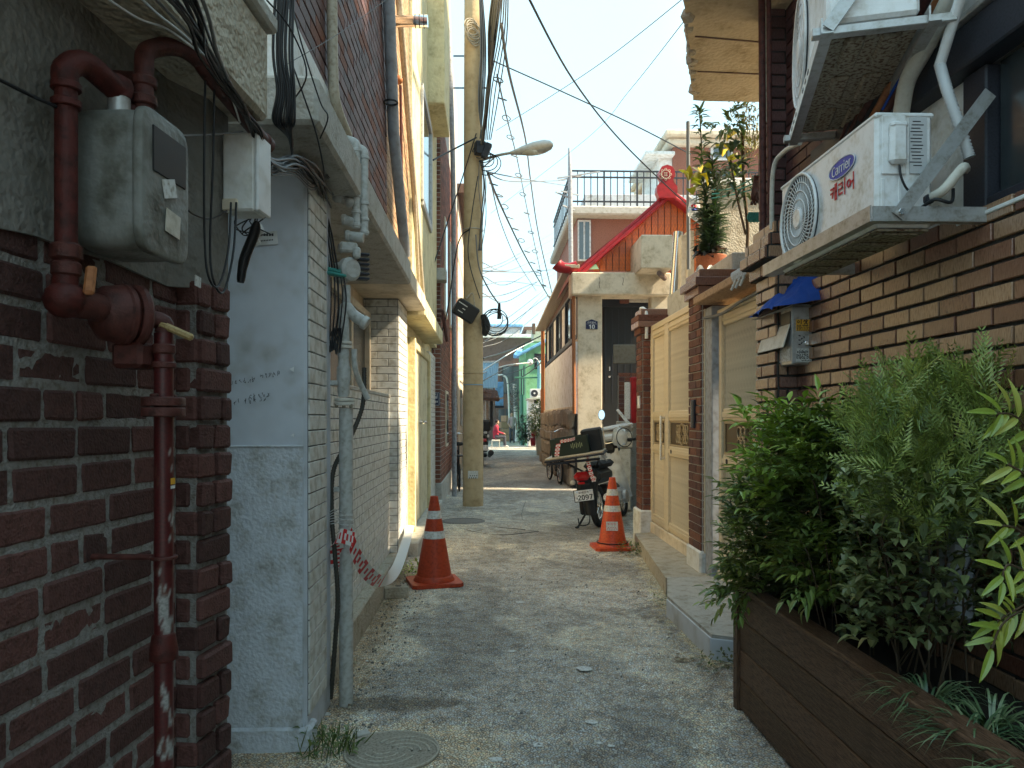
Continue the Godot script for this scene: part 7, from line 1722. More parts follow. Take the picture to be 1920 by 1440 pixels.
	for k in 2000:
		var e = P(rn.randf_range(1580, 1960), rn.randf_range(880, 1200), rn.randf_range(2.2, 2.9)); e.x = min(e.x, 1.67)
		lf.col = [Color(0.19, 0.22, 0.09), Color(0.25, 0.27, 0.11), Color(0.14, 0.18, 0.08)][rn.randi() % 3]
		lf.leaf(e, Vector3(rn.randf_range(-1, 0.5), rn.randf_range(-0.4, 0.5), rn.randf_range(-1, 1)).normalized(), Vector3.UP, rn.randf_range(0.035, 0.06), 0.024, 0.15)
		if k % 200 == 0: st.tube(curve([Vector3(1.45, 0.5, e.z), e], 3), 0.004, 4)
	stuff(put(p, "stem", st, K.twig)); put(p, "foliage", lf, K.leaf)
	m = M.new(); var pc = P(1715, 1010, 2.75); m.ab(Vector3(1.6, 0.7, pc.z - 0.12), Vector3(1.67, 1.02, pc.z + 0.14), 0.02); solo("grey_crate", m, K.grey_render, "blue grey tub half hidden behind the planter shrubs", "tub")
	# strap-leaved grass near the camera: every tuft a plant
	for g in 5:
		var base = [P(1800, 1330, 2.0), P(1900, 1330, 1.75), P(1740, 1260, 2.25), P(1860, 1230, 2.1), P(1930, 1420, 1.55)][g]
		base.y = 0.52
		base.x = clampf(base.x, 1.27, 1.55)
		lf = M.new(); lf.tint = true
		for k in 75:
			var a = rn.randf() * TAU; var R = rn.randf_range(0.1, 0.22); var hh = rn.randf_range(0.08, 0.2)
			var o = Vector3(cos(a), 0, sin(a))
			if o.x < -0.2: R *= 1.15
			var pts = []
			var sw = Vector3(-o.z, 0, o.x)
			for j in 7:
				var f = j / 6.0; var w = 0.0042 * (1 - f * f)
				var q = base + o * R * f + Vector3(0, hh * (1.9 * f - 1.6 * f * f), 0)
				pts.append(q - sw * w); pts.append(q + sw * w)
			lf.col = [Color(0.1, 0.16, 0.07), Color(0.07, 0.13, 0.06), Color(0.2, 0.26, 0.13)][rn.randi() % 3]
			lf.grid(pts, 2, 7)
		solo("grass_tuft", lf, K.leaf, ["arching strap-leaved grass tuft hanging over the planter rim", "grass tuft in the planter closest to the lower right corner", "grass tuft under the broad leafed shrub, farthest along", "grass tuft behind the overhanging one against the wall", "grass tuft cut by the bottom edge of the view"][g], "grass", "grass tufts in the planter")
	# bright twigs in front at the right edge: each leaf a piece
	p = thing("nandina_twig", "yellow-green nandina twigs hanging in at the right edge", "shrub", Vector3(1.25, 0.5, -1.3))
	st = M.new()
	var lvm = []
	for k in 3:
		var q = M.new(); q.tint = true; q.col = [Color(0.3, 0.36, 0.05), Color(0.22, 0.3, 0.04), Color(0.38, 0.4, 0.08)][k]
		q.long_leaf(1.0, 0.21, 0.1 + 0.08 * k); lvm.append(q.mesh())
	for tw in [[[1990, 900], [1915, 790], [1870, 775], 6, 0.075], [[2000, 1010], [1935, 905], [1890, 870], 6, 0.06], [[2000, 1080], [1920, 1000], [1880, 985], 5, 0.065], [[2010, 1130], [1900, 1060], [1880, 1090], 6, 0.062], [[2000, 1090], [1910, 1140], [1870, 1165], 6, 0.066], [[1990, 1110], [1890, 1160], [1860, 1215], 5, 0.065]]:
		var dd = rn.randf_range(1.4, 1.55)
		var cv = curve([P(tw[0][0], tw[0][1], dd + 0.15), P(tw[1][0], tw[1][1], dd), P(tw[2][0], tw[2][1], dd - 0.03)], 10)
		st.tube(cv, 0.0022, 5)
		var n = cv.size()
		for k in tw[3]:
			var i2 = int(lerpf(6, n - 1, float(k) / (tw[3] - 1)))
			var d = (cv[i2] - cv[i2 - 1]).normalized()
			var s = d.cross(fw).normalized()
			for sg in ([-1, 1] if k < tw[3] - 1 else [0]):
				var ld = (d * 0.7 + s * sg * 0.8 + fw * rn.randf_range(-0.3, 0.3)).normalized()
				var up2 = (-fw * 0.9 + Vector3.UP * 0.6 + s * 0.2 * sg).normalized()
				var zz = -ld; var xx = up2.cross(zz).normalized()
				var L = tw[4] * rn.randf_range(0.8, 1.15)
				var mi = MeshInstance3D.new(); mi.name = "leaf"; mi.mesh = lvm[rn.randi() % 3]; mi.material_override = K.leaf
				p.add_child(mi, true); mi.global_transform = Transform3D(Basis(xx, zz.cross(xx), zz) * Basis.from_scale(Vector3.ONE * L), cv[i2])
	stuff(put(p, "stem", st, K.twig))

func cone(label, at: Vector3, turn: float, h: float, mat0):
	var t = thing("traffic_cone", label, "traffic cone", at, "traffic cones in the alley")
	t.rotation.y = turn
	var R = 0.148; var r1 = 0.033
	var rad = func(y): return lerpf(R, r1, (y - 0.075) / (h - 0.075))
	var seg = func(a, b, nm, mm, off):
		var m = M.new()
		var pr = [Vector2(rad.call(a) + off, a), Vector2(rad.call(b) + off, b)]
		m.lathe(pr, Transform3D(), 32)
		var o = MeshInstance3D.new(); o.name = nm; o.mesh = m.mesh(); o.material_override = mm; t.add_child(o, true); return o
	seg.call(0.075, h, "cone_body", mat0, 0.0)
	seg.call(h * 0.53, h * 0.615, "reflective_band", K.reflect, 0.0012); seg.call(h * 0.755, h * 0.845, "reflective_band", K.reflect, 0.0012)
	var m = M.new(); m.lathe([Vector2(r1, h), Vector2(r1 + 0.002, h + 0.004), Vector2(r1 - 0.006, h + 0.008), Vector2(r1 - 0.01, h - 0.03)], Transform3D(), 24)
	var o = MeshInstance3D.new(); o.name = "top_rim"; o.mesh = m.mesh(); o.material_override = mat0; t.add_child(o, true)
	m = M.new(); m.lathe([Vector2(0.175, 0.032), Vector2(0.173, 0.045), Vector2(0.163, 0.055), Vector2(0.16, 0.07), Vector2(0.146, 0.078)], Transform3D(), 32)
	o = MeshInstance3D.new(); o.name = "collar"; o.mesh = m.mesh(); o.material_override = mat0; t.add_child(o, true)
	m = M.new(); var pl = []
	for e in [[-1, -0.84], [-0.84, -1], [0.84, -1], [1, -0.84], [1, 0.84], [0.84, 1], [-0.84, 1], [-1, 0.84]]: pl.append(Vector2(e[0] * 0.215, e[1] * 0.215))
	m.ext(pl, Transform3D(Basis(Vector3.RIGHT, Vector3(0, 0, -1), Vector3.UP), Vector3(0, 0.018, 0)), 0.03)
	o = MeshInstance3D.new(); o.name = "base_plate"; o.mesh = m.mesh(); o.material_override = mat0; t.add_child(o, true)
	return t

func weed(called, label, at: Vector3, n: int, sz: float, cols: Array, seed: int, bladed := false):
	var rn = RandomNumberGenerator.new(); rn.seed = seed
	var m = M.new(); m.tint = true
	for k in n:
		var a = rn.randf() * TAU; var r = sz * sqrt(rn.randf())
		var p = at + Vector3(cos(a) * r, 0, sin(a) * r)
		m.col = cols[rn.randi() % cols.size()] * rn.randf_range(0.7, 1.3); m.col.a = 1
		if bladed and k % 2: m.leaf(p, Vector3(rn.randfn() * 0.5, 1, rn.randfn() * 0.5).normalized(), Vector3.BACK, sz * rn.randf_range(0.4, 0.9), 0.005, 0.4)
		else: m.leaf(p + Vector3(0, rn.randf() * sz * 0.7, 0), Vector3(rn.randfn(), rn.randf_range(0, 0.8), rn.randfn()).normalized(), Vector3.UP, sz * rn.randf_range(0.15, 0.32), sz * 0.12, 0.2)
	return solo(called, m, K.leaf, label, "weeds")

func street_things():
	var c1 = G(814, 1094)
	cone("weathered dark orange cone beside the white wall at the tape", c1, 0.25, 0.735, K.orange_old)
	var c2 = G(1148, 1028)
	var k = cone("bright orange cone with white sticker before the motorcycle", c2, 0.05, 0.76, K.orange)
	var m = M.new()
	var sc = c2 + Vector3(-0.022, 0.255, 0.118)
	var sb = Basis(Vector3.UP, -0.15) * Basis(Vector3.RIGHT, -0.17)
	m.box(sc, Vector3(0.125, 0.095, 0.003), sb); var st = put(k, "sticker", m, K.paper)
	word(st, "sticker_heading", ["j-u" if false else "j-a", "ng-i", "g-eo"], sc + sb * Vector3(-0.045, 0.012, 0.002), sb, 0.022, 0.003, 0.032, K.ink_red)
	m = M.new(); for j in 9: m.box(sc + sb * Vector3(-0.05 + 0.0125 * j, -0.03 + 0.014 * (j % 2), 0.002), Vector3(0.007, 0.01, 0.001), sb)
	put(st, "sticker_print", m, K.ink_red)
	m = M.new(); m.ring(c2 + Vector3(0, 0.07, 0), Vector3.UP, 0.165, 0.006, 32, 6); put(k, "black_ring", m, K.black)
	# barrier tape from post to door
	var a = P(640, 1010, 3.7)
	var d2 = 6.0
	tape("barrier_tape", [P(655, 1000, 3.68), P(668, 1040, 3.75), P(690, 1075, 4.0), P(715, 1090, 4.4), P(740, 1072, 5.2), P(757, 1030, 6.3), P(770, 985, 7.4)], 0.075, [Vector3(0.4, 1, 0.5), Vector3(0.5, 0.9, 0.2), Vector3(0.6, 0.7, 0), Vector3(0.5, 0.8, -0.3), Vector3(-0.7, 0.6, -0.2), Vector3(-0.9, 0.3, 0), Vector3(-1, 0.1, 0)], 30, "red and white barrier tape sagging from grey post to yellow door")
	tape("barrier_tape", [P(664, 1012, 3.66), P(634, 1005, 3.66), P(631, 1030, 3.72), P(632, 1065, 3.74)], 0.07, [Vector3(0.1, 1, 0), Vector3(0.3, 1, 0), Vector3(1, 0.2, 0), Vector3(1, 0.1, 0)], 99, "short tail of red barrier tape tied round the grey post")
	# loose brick and stones
	var q = G(742, 1120)
	m = M.new(); m.box(q + Vector3(0, 0.045, 0), Vector3(0.19, 0.09, 0.1), Basis(Vector3.UP, 0.3), 0.006); var bk = solo("concrete_block", m, K.oldconcrete, "small concrete block with a hole at the white wall's foot", "block")
	m = M.new(); m.disc(q + Vector3(0.02, 0.091, 0), Vector3.UP, 0.025, 0.004, 12); put(bk, "hole", m, K.black)
	m = M.new(); m.box(G(678, 1382) + Vector3(0, 0.012, 0), Vector3(0.07, 0.02, 0.05), Basis(Vector3.UP, 0.5), 0.004, 0.004, rng); solo("flat_stone", m, K.concrete, "flat pale stone lying near the manhole cover", "stone")
	# manhole cover with swirl pattern
	var mc = G(735, 1412)
	var mh = thing("manhole_cover", "round iron manhole cover half silted with dirt", "manhole cover", mc)
	m = M.new(); m.disc(mc + Vector3(0, 0.004, 0), Vector3.UP, 0.2, 0.016, 40); put(mh, "plate", m, mat(lin(0.36, 0.32, 0.26), 0.8, T.stain, Vector3.ONE * 4, T.fine_n, 0.6))
	m = M.new()
	for j in 4: m.ring(mc + Vector3(0.05, 0.012, 0.01), Vector3.UP, 0.035 + 0.035 * j, 0.006, 26, 5, -0.9, 1.6)
	for j in 4: m.ring(mc + Vector3(-0.04, 0.012, 0.0), Vector3.UP, 0.04 + 0.035 * j, 0.005, 26, 5, 2.0, 4.2)
	m.ring(mc + Vector3(0, 0.011, 0), Vector3.UP, 0.195, 0.006, 48, 5); put(mh, "swirl_relief", m, mat(lin(0.5, 0.45, 0.37), 0.6, T.stain, Vector3.ONE * 4))
	var mc2 = G(868, 978)
	m = M.new(); m.disc(mc2 + Vector3(0, 0.004, 0), Vector3.UP, 0.3, 0.016, 40); m.ring(mc2 + Vector3(0, 0.011, 0), Vector3.UP, 0.27, 0.008, 40, 5); solo("manhole_cover", m, mat(lin(0.2, 0.19, 0.18), 0.6, T.stain, Vector3.ONE * 3), "round grey manhole cover before the concrete pole", "manhole cover")
	# weeds
	var gl = [Color(0.1, 0.16, 0.03), Color(0.06, 0.11, 0.025), Color(0.16, 0.2, 0.05)]
	weed("weeds", "green weeds and clover at the foot of the grey wall end", G(618, 1408), 150, 0.14, gl, 1, true)
	weed("weeds", "sunlit yellow-green weeds behind the dark orange cone", G(776, 1078), 120, 0.16, [Color(0.32, 0.4, 0.03), Color(0.2, 0.3, 0.03)], 2)
	weed("weeds", "small sprig growing by the white wall base near the block", G(720, 1136), 26, 0.07, gl, 3)
	weed("weeds", "moss and weeds along the near concrete step corner", G(1350, 1255), 90, 0.12, [Color(0.08, 0.12, 0.03), Color(0.12, 0.13, 0.04)], 4)
	weed("weeds", "weeds along the long step beside the bright cone", G(1185, 1040), 110, 0.16, gl, 5)
	weed("weeds", "low weeds where the two steps meet", G(1247, 1135), 60, 0.1, [Color(0.1, 0.13, 0.03)], 6)
	# litter, leaves and grit
	var rn = RandomNumberGenerator.new(); rn.seed = 21
	var gm = M.new(); var lm = M.new(); lm.tint = true
	for j in 420:
		var p = Vector3(rn.randf_range(-0.78, -0.5) if rn.randf() < 0.6 else rn.randf_range(-0.75, 1.4), 0.004, -rn.randf_range(2.9, 9.0))
		if p.x > 1.25: continue
		gm.box(p, Vector3(rn.randf_range(0.004, 0.016), 0.008, rn.randf_range(0.004, 0.014)), Basis(Vector3.UP, rn.randf() * 3), 0.002)
	stuff(solo("grit", gm, K.mortar, "loose grit and crumbs scattered on the asphalt", "grit"))
	for j in 170:
		var side = rn.randf() < 0.55
		var z = -rn.randf_range(3.2, 9.0)
		var p = Vector3(rn.randf_range(-0.79, -0.62), 0.012, z) if side else Vector3(1.2 + maxf(0, (-z - 5.4)) * 0.11 - rn.randf() * 0.12, 0.012, min(z, -4.4))
		lm.col = [Color(0.3, 0.2, 0.08), Color(0.2, 0.13, 0.06), Color(0.4, 0.36, 0.25)][rn.randi() % 3]
		lm.leaf(p, Vector3(rn.randfn(), 0.1, rn.randfn()).normalized(), Vector3.UP, rn.randf_range(0.02, 0.05), 0.018, 0.1)
	stuff(solo("dry_leaves", lm, K.leaf, "dry leaves and scraps gathered along the wall feet", "leaves"))
	k = 0
	for e in [[1095, 1255, 0.05], [1008, 1398, 0.03], [930, 1425, 0.035], [1125, 1395, 0.02], [1110, 1355, 0.03], [960, 1222, 0.03], [975, 1130, 0.04], [612, 1340, 0.03], [660, 1300, 0.02], [690, 1240, 0.02], [1145, 1400, 0.02]]:
		var pl = []
		for j in 9: pl.append(Vector2(cos(j * TAU / 9), sin(j * TAU / 9) * 0.8) * e[2] * rn.randf_range(0.6, 1.1))
		m = M.new(); m.ext(pl, Transform3D(Basis(Vector3.RIGHT, Vector3(0, 0, -1), Vector3.UP), G(e[0], e[1]) + Vector3(0, 0.004, 0)), 0.002); solo("pale_scrap", m, K.paper, "small pale scrap trodden flat into the asphalt", "scrap", "pale scraps on the asphalt"); k += 1
	# mailbox on pillar
	mailbox()
	storage_box()
	bicycle("small black bicycle with curved handlebar at the rubble wall", P(1050, HY, 16.6), P(1030, HY, 17.6))
	bicycle("black bicycle squeezed between drainpipe and concrete pole", P(861, HY, 15.0), P(858, HY, 16.0))
	far_scooter()
	people()

func mailbox():
	var zc = -4.12
	var c = onz(1493, 625, -4.02)
	var t = thing("letter_box", "battered grey metal letter box with stickers on the brick pillar", "mailbox", c - Vector3(0, 0.15, 0))
	var x0 = onz(1437, 640, -4.05).x; var x1 = onz(1532, 640, -4.02).x
	x0 = onz(1485, 640, -4.0).x
	var y0 = onz(1500, 683, -4.0).y; var y1 = onz(1500, 574, -4.0).y
	var m = M.new()
	# front faces the alley, side with stickers faces the camera
	var zf = -4.0; var zb = onx(1432, 660, x0).z
	var X1 = onz(1533, 640, zf).x
	m.ab(Vector3(x0, y0, zb), Vector3(X1, y1, zf), 0.006); put(t, "case", m, K.galv)
	m = M.new(); m.quad(Vector3(x0 - 0.07, y1 - 0.02, zb - 0.02), Vector3(x0 - 0.07, y1 - 0.02, zf + 0.015), Vector3(X1, y1 + 0.012, zf + 0.015), Vector3(X1, y1 + 0.012, zb - 0.02)); m.ab(Vector3(x0, y1 + 0.001, zb - 0.01), Vector3(X1 + 0.005, y1 + 0.008, zf + 0.01)); put(t, "lid", m, K.galv)
	m = M.new(); m.box(Vector3(x0 - 0.022, lerpf(y0, y1, 0.5), (zb + zf) / 2), Vector3(0.006, 0.13, zf - zb - 0.03), Basis(Vector3.BACK, -0.3), 0.002); put(t, "flap", m, K.offwhite)
	m = M.new(); m.ab(Vector3(x0 - 0.004, lerpf(y0, y1, 0.6), zb + 0.015), Vector3(x0 - 0.001, lerpf(y0, y1, 0.92), zf - 0.015)); put(t, "slot", m, K.black)
	m = M.new(); m.ab(Vector3(x0 - 0.004, y0 + 0.02, zb + 0.02), Vector3(x0 - 0.002, y0 + 0.085, zf - 0.02)); put(t, "notice", m, K.paper)
	var cx = (x0 + X1) / 2; var w = X1 - x0
	m = M.new(); m.ab(Vector3(x0 + 0.008, y0 + 0.01, zf + 0.001), Vector3(X1 - 0.008, y1 - 0.012, zf + 0.004), 0.001); put(t, "side_panel", m, K.galv)
	m = M.new(); m.ab(Vector3(x0 + 0.02, lerpf(y0, y1, 0.57), zf + 0.0042), Vector3(X1 - 0.012, lerpf(y0, y1, 0.77), zf + 0.0055)); var s1 = put(t, "yellow_sticker", m, K.paper_yellow)
	word(s1, "sticker_word", ["ng-i", "s-a-s", "j-i-m"], Vector3(x0 + 0.026, lerpf(y0, y1, 0.69), zf + 0.0058), Basis(), 0.024, 0.0042, 0.034, K.ink)
	txt(s1, "phone_number", "010-7777-2424", Vector3(cx + 0.004, lerpf(y0, y1, 0.635), zf + 0.0056), Basis(), 0.024, K.ink, true, 0.44)
	m = M.new(); for j in 10: m.ab(Vector3(x0 + 0.024 + 0.0098 * j, lerpf(y0, y1, 0.578), zf + 0.0056), Vector3(x0 + 0.030 + 0.0098 * j, lerpf(y0, y1, 0.593), zf + 0.0064))
	put(s1, "small_print", m, K.ink)
	m = M.new(); m.ab(Vector3(x0 + 0.02, lerpf(y0, y1, 0.04), zf + 0.0042), Vector3(X1 - 0.012, lerpf(y0, y1, 0.27), zf + 0.0055)); var s2 = put(t, "white_sticker", m, K.paper)
	word(s2, "sticker_word", ["ng-i", "s-a", "b-i", "ng-i", "ng-a", "r-i"], Vector3(x0 + 0.024, lerpf(y0, y1, 0.185), zf + 0.0058), Basis(), 0.016, 0.003, 0.0175, K.ink)
	txt(s2, "phone_number", "010-5219-1009", Vector3(cx + 0.004, lerpf(y0, y1, 0.13), zf + 0.0056), Basis(), 0.025, K.ink, true, 0.44)
	m = M.new(); for j in 8: m.ab(Vector3(x0 + 0.05 + 0.0085 * j, lerpf(y0, y1, 0.055), zf + 0.0056), Vector3(x0 + 0.055 + 0.0085 * j, lerpf(y0, y1, 0.07), zf + 0.0064))
	put(s2, "small_print", m, K.ink)
	m = M.new(); m.disc(Vector3(cx + 0.005, lerpf(y0, y1, 0.36), zf + 0.01), Vector3.BACK, 0.012, 0.014, 14); put(t, "lock", m, K.chrome)
	m = M.new(); for j in 7: m.box(Vector3(cx - 0.03 + 0.012 * (j % 3), lerpf(y0, y1, 0.34 + 0.025 * j), zf + 0.0048), Vector3(0.011, 0.006, 0.001), Basis(Vector3.BACK, j))
	put(t, "torn_print", m, K.ink)
	# blue cloth on top
	m = M.new(); var pts = []
	var n = noise(FastNoiseLite.TYPE_SIMPLEX_SMOOTH, 6, 1.0, 3)
	var NU = 46; var NV = 26
	for b in NV:
		for a in NU:
			var u = a / float(NU - 1); var v = b / float(NV - 1)
			# v: from the lid's front edge up to the back against the bricks; folds run along v
			var x = lerpf(x0 - 0.085, X1 + 0.0, pow(v, 0.8)) + 0.02 * n.get_noise_2d(u * 3, v * 2)
			var z = lerpf(zb - 0.03, zf + 0.16 * v + 0.02, u) + 0.02 * n.get_noise_2d(u * 2 + 9, v * 3)
			var env = pow(sin(PI * u), 0.55)
			var y = y1 + 0.006 + 0.2 * pow(v, 0.7) * env + 0.026 * env * sin(u * 24 + 4 * v + 6 * n.get_noise_2d(u * 2, v)) * (0.4 + v) - 0.02 * (1 - v) + 0.012
			pts.append(Vector3(x, y, z))
	m.grid(pts, NU, NV, true)
	pts = []
	for b in 8:
		for a in NU:
			var u = a / float(NU - 1); var top = m.v[(NV - 1) * NU + a]
			pts.append(top + Vector3(0.01, -0.017 * b * (0.6 + 0.4 * sin(u * 26)), 0.004 * sin(u * 30)))
	m.grid(pts, NU, 8, true)
	solo("blue_cloth", m, K.blue_cloth, "crumpled blue cloth lying on the letter box", "cloth")

func storage_box():
	var z0 = -11.5; var z1 = -12.1
	var x0 = onz(1140, 900, z0).x; var x1 = onz(1184, 900, z0).x
	x0 = 1.62
	var t = thing("storage_box", "tall off-white storage box with raised lid behind the motorcycle", "storage box", Vector3((x0 + x1) / 2, 0, -11.8))
	var m = M.new(); m.ab(Vector3(x0, 0.02, z1), Vector3(x1, 0.95, z0), 0.02); put(t, "body", m, K.offwhite)
	m = M.new(); m.ab(Vector3(x0 - 0.02, 0.96, z1), Vector3(x1 + 0.02, 1.2, z0 + 0.02), 0.02); put(t, "upper_section", m, K.offwhite)
	m = M.new(); m.box(Vector3((x0 + x1) / 2 - 0.02, 1.26, -11.75), Vector3(x1 - x0 + 0.08, 0.035, 0.6), Basis(Vector3.BACK, 0.2), 0.01); m.bar(Vector3(x1 - 0.2, 1.54, -11.6), Vector3(x1 + 0.03, 1.26, -11.6), 0.05, 0.04, 0.008); put(t, "lid", m, K.white)
	m = M.new(); m.box(Vector3(x1 - 0.06, 1.07, z0 + 0.022), Vector3(0.1, 0.03, 0.01)); put(t, "handle_slot", m, K.black)

func wheel(t, called, c: Vector3, ax: Vector3, R: float, w: float, spokes: int):
	var m = M.new(); m.ring(c, ax, R - w, w, 30, 10); var wh = put(t, called, m, K.rubber)
	m = M.new(); m.ring(c, ax, R - 2.0 * w, w * 0.45, 30, 6)
	var y = ax.normalized(); var x = y.cross(Vector3.UP).normalized(); var z = x.cross(y)
	for k in spokes: m.tube([c + y * w * 0.4 * (1 if k % 2 else -1), c + (x * cos(TAU * k / spokes) + z * sin(TAU * k / spokes)) * (R - 2 * w)], 0.003 if spokes > 10 else 0.012, 5)
	m.disc(c, ax, R * 0.14, w * 1.6, 12); put(wh, "rim", m, K.steel)

func bicycle(label, r0: Vector3, f0: Vector3):
	r0.y = 0.26; f0.y = 0.26
	var t = thing("bicycle", label, "bicycle", Vector3(r0.x, 0, r0.z))
	var fd = (f0 - r0).normalized(); var ax = fd.cross(Vector3.UP).normalized()
	f0 = r0 + fd * 0.98
	wheel(t, "rear_wheel", r0, ax, 0.26, 0.022, 20); wheel(t, "front_wheel", f0, ax, 0.26, 0.022, 20)
	var seat = r0 + fd * 0.22 + Vector3(0, 0.62, 0); var head = f0 - fd * 0.14 + Vector3(0, 0.5, 0); var bb = r0 + fd * 0.4 + Vector3(0, 0.05, 0)
	var m = M.new()
	for e in [[r0, bb], [r0, seat - Vector3(0, 0.2, 0)], [bb, seat], [bb, head - Vector3(0, 0.06, 0)], [head, f0]]: m.tube([e[0], e[1]], 0.015, 8)
	put(t, "frame", m, K.black)
	m = M.new(); m.ell(seat + Vector3(0, 0.02, 0), Vector3(0.1, 0.04, 0.13), Basis(ax, Vector3.UP, -fd), 12); put(t, "saddle", m, K.black)
	m = M.new(); var st = head + Vector3(0, 0.34, 0); m.tube([head, st], 0.014, 8)
	m.tube(curve([st - ax * 0.32 - fd * 0.2 + Vector3(0, 0.05, 0), st - ax * 0.22 - fd * 0.02 + Vector3(0, 0.07, 0), st - ax * 0.08, st, st + ax * 0.08, st + ax * 0.22 - fd * 0.02 + Vector3(0, 0.07, 0), st + ax * 0.32 - fd * 0.2 + Vector3(0, 0.05, 0)], 5), 0.012, 8); put(t, "handlebar", m, K.chrome)
	for s in [-1, 1]:
		m = M.new(); m.tube([st + ax * 0.32 * s - fd * 0.2 + Vector3(0, 0.05, 0), st + ax * 0.35 * s - fd * 0.3 + Vector3(0, 0.05, 0)], 0.018, 8); put(t, "grip", m, K.black)
	m = M.new(); m.box(r0 + Vector3(0, 0.42, 0) - fd * 0.05, Vector3(0.3, 0.03, 0.34), Basis(ax, Vector3.UP, -fd), 0.01); m.disc(bb, ax, 0.08, 0.02, 16); m.ring(r0 + Vector3(0, 0, 0), ax, 0.285, 0.012, 16, 5, 3.3, 6.0); put(t, "carrier", m, K.black)

func far_scooter():
	var b = G(918, 876)
	var t = thing("delivery_scooter", "black delivery scooter with box parked beyond the pole", "scooter", b)
	var c = b + Vector3(-0.22, 0, -0.2)
	wheel(t, "rear_wheel", c + Vector3(0.0, 0.24, 0), Vector3.RIGHT, 0.24, 0.055, 6)
	wheel(t, "front_wheel", c + Vector3(-0.05, 0.24, -1.2), Vector3.RIGHT, 0.24, 0.05, 6)
	var m = M.new(); m.box(c + Vector3(0, 0.62, -0.1), Vector3(0.36, 0.36, 0.6), Basis(), 0.08); m.box(c + Vector3(0, 0.85, -0.4), Vector3(0.3, 0.14, 0.7), Basis(), 0.06); m.box(c + Vector3(-0.03, 0.75, -1.1), Vector3(0.42, 0.75, 0.12), Basis(Vector3.RIGHT, 0.2), 0.05); m.box(c + Vector3(0, 0.32, -0.6), Vector3(0.3, 0.1, 0.9), Basis(), 0.03); put(t, "body", m, K.black)
	m = M.new(); m.box(c + Vector3(0, 1.2, 0.0), Vector3(0.5, 0.34, 0.45), Basis(), 0.05); put(t, "top_box", m, K.black)
	m = M.new(); m.box(c + Vector3(0.08, 0.56, 0.24), Vector3(0.2, 0.16, 0.01), Basis(Vector3.RIGHT, -0.2), 0.01); var pl = put(t, "number_plate", m, K.white)
	txt(pl, "digits", "0421", c + Vector3(0.08, 0.53, 0.248), Basis(Vector3.RIGHT, -0.2), 0.07, K.ink, true, 0.9)
	m = M.new(); m.box(c + Vector3(0, 0.78, 0.22), Vector3(0.28, 0.09, 0.05), Basis(), 0.02); put(t, "tail_light", m, K.taillight)
	m = M.new(); m.tube([c + Vector3(0.22, 0.32, -0.2), c + Vector3(0.26, 0.42, 0.28)], [0.06, 0.085], 12); put(t, "exhaust", m, K.black)
	m = M.new(); m.box(c + Vector3(0.1, 1.0, 0.22), Vector3(0.1, 0.06, 0.04), Basis(), 0.01); m.box(c + Vector3(0.18, 0.9, 0.2), Vector3(0.06, 0.08, 0.06), Basis(), 0.01); put(t, "light_trim", m, K.white)

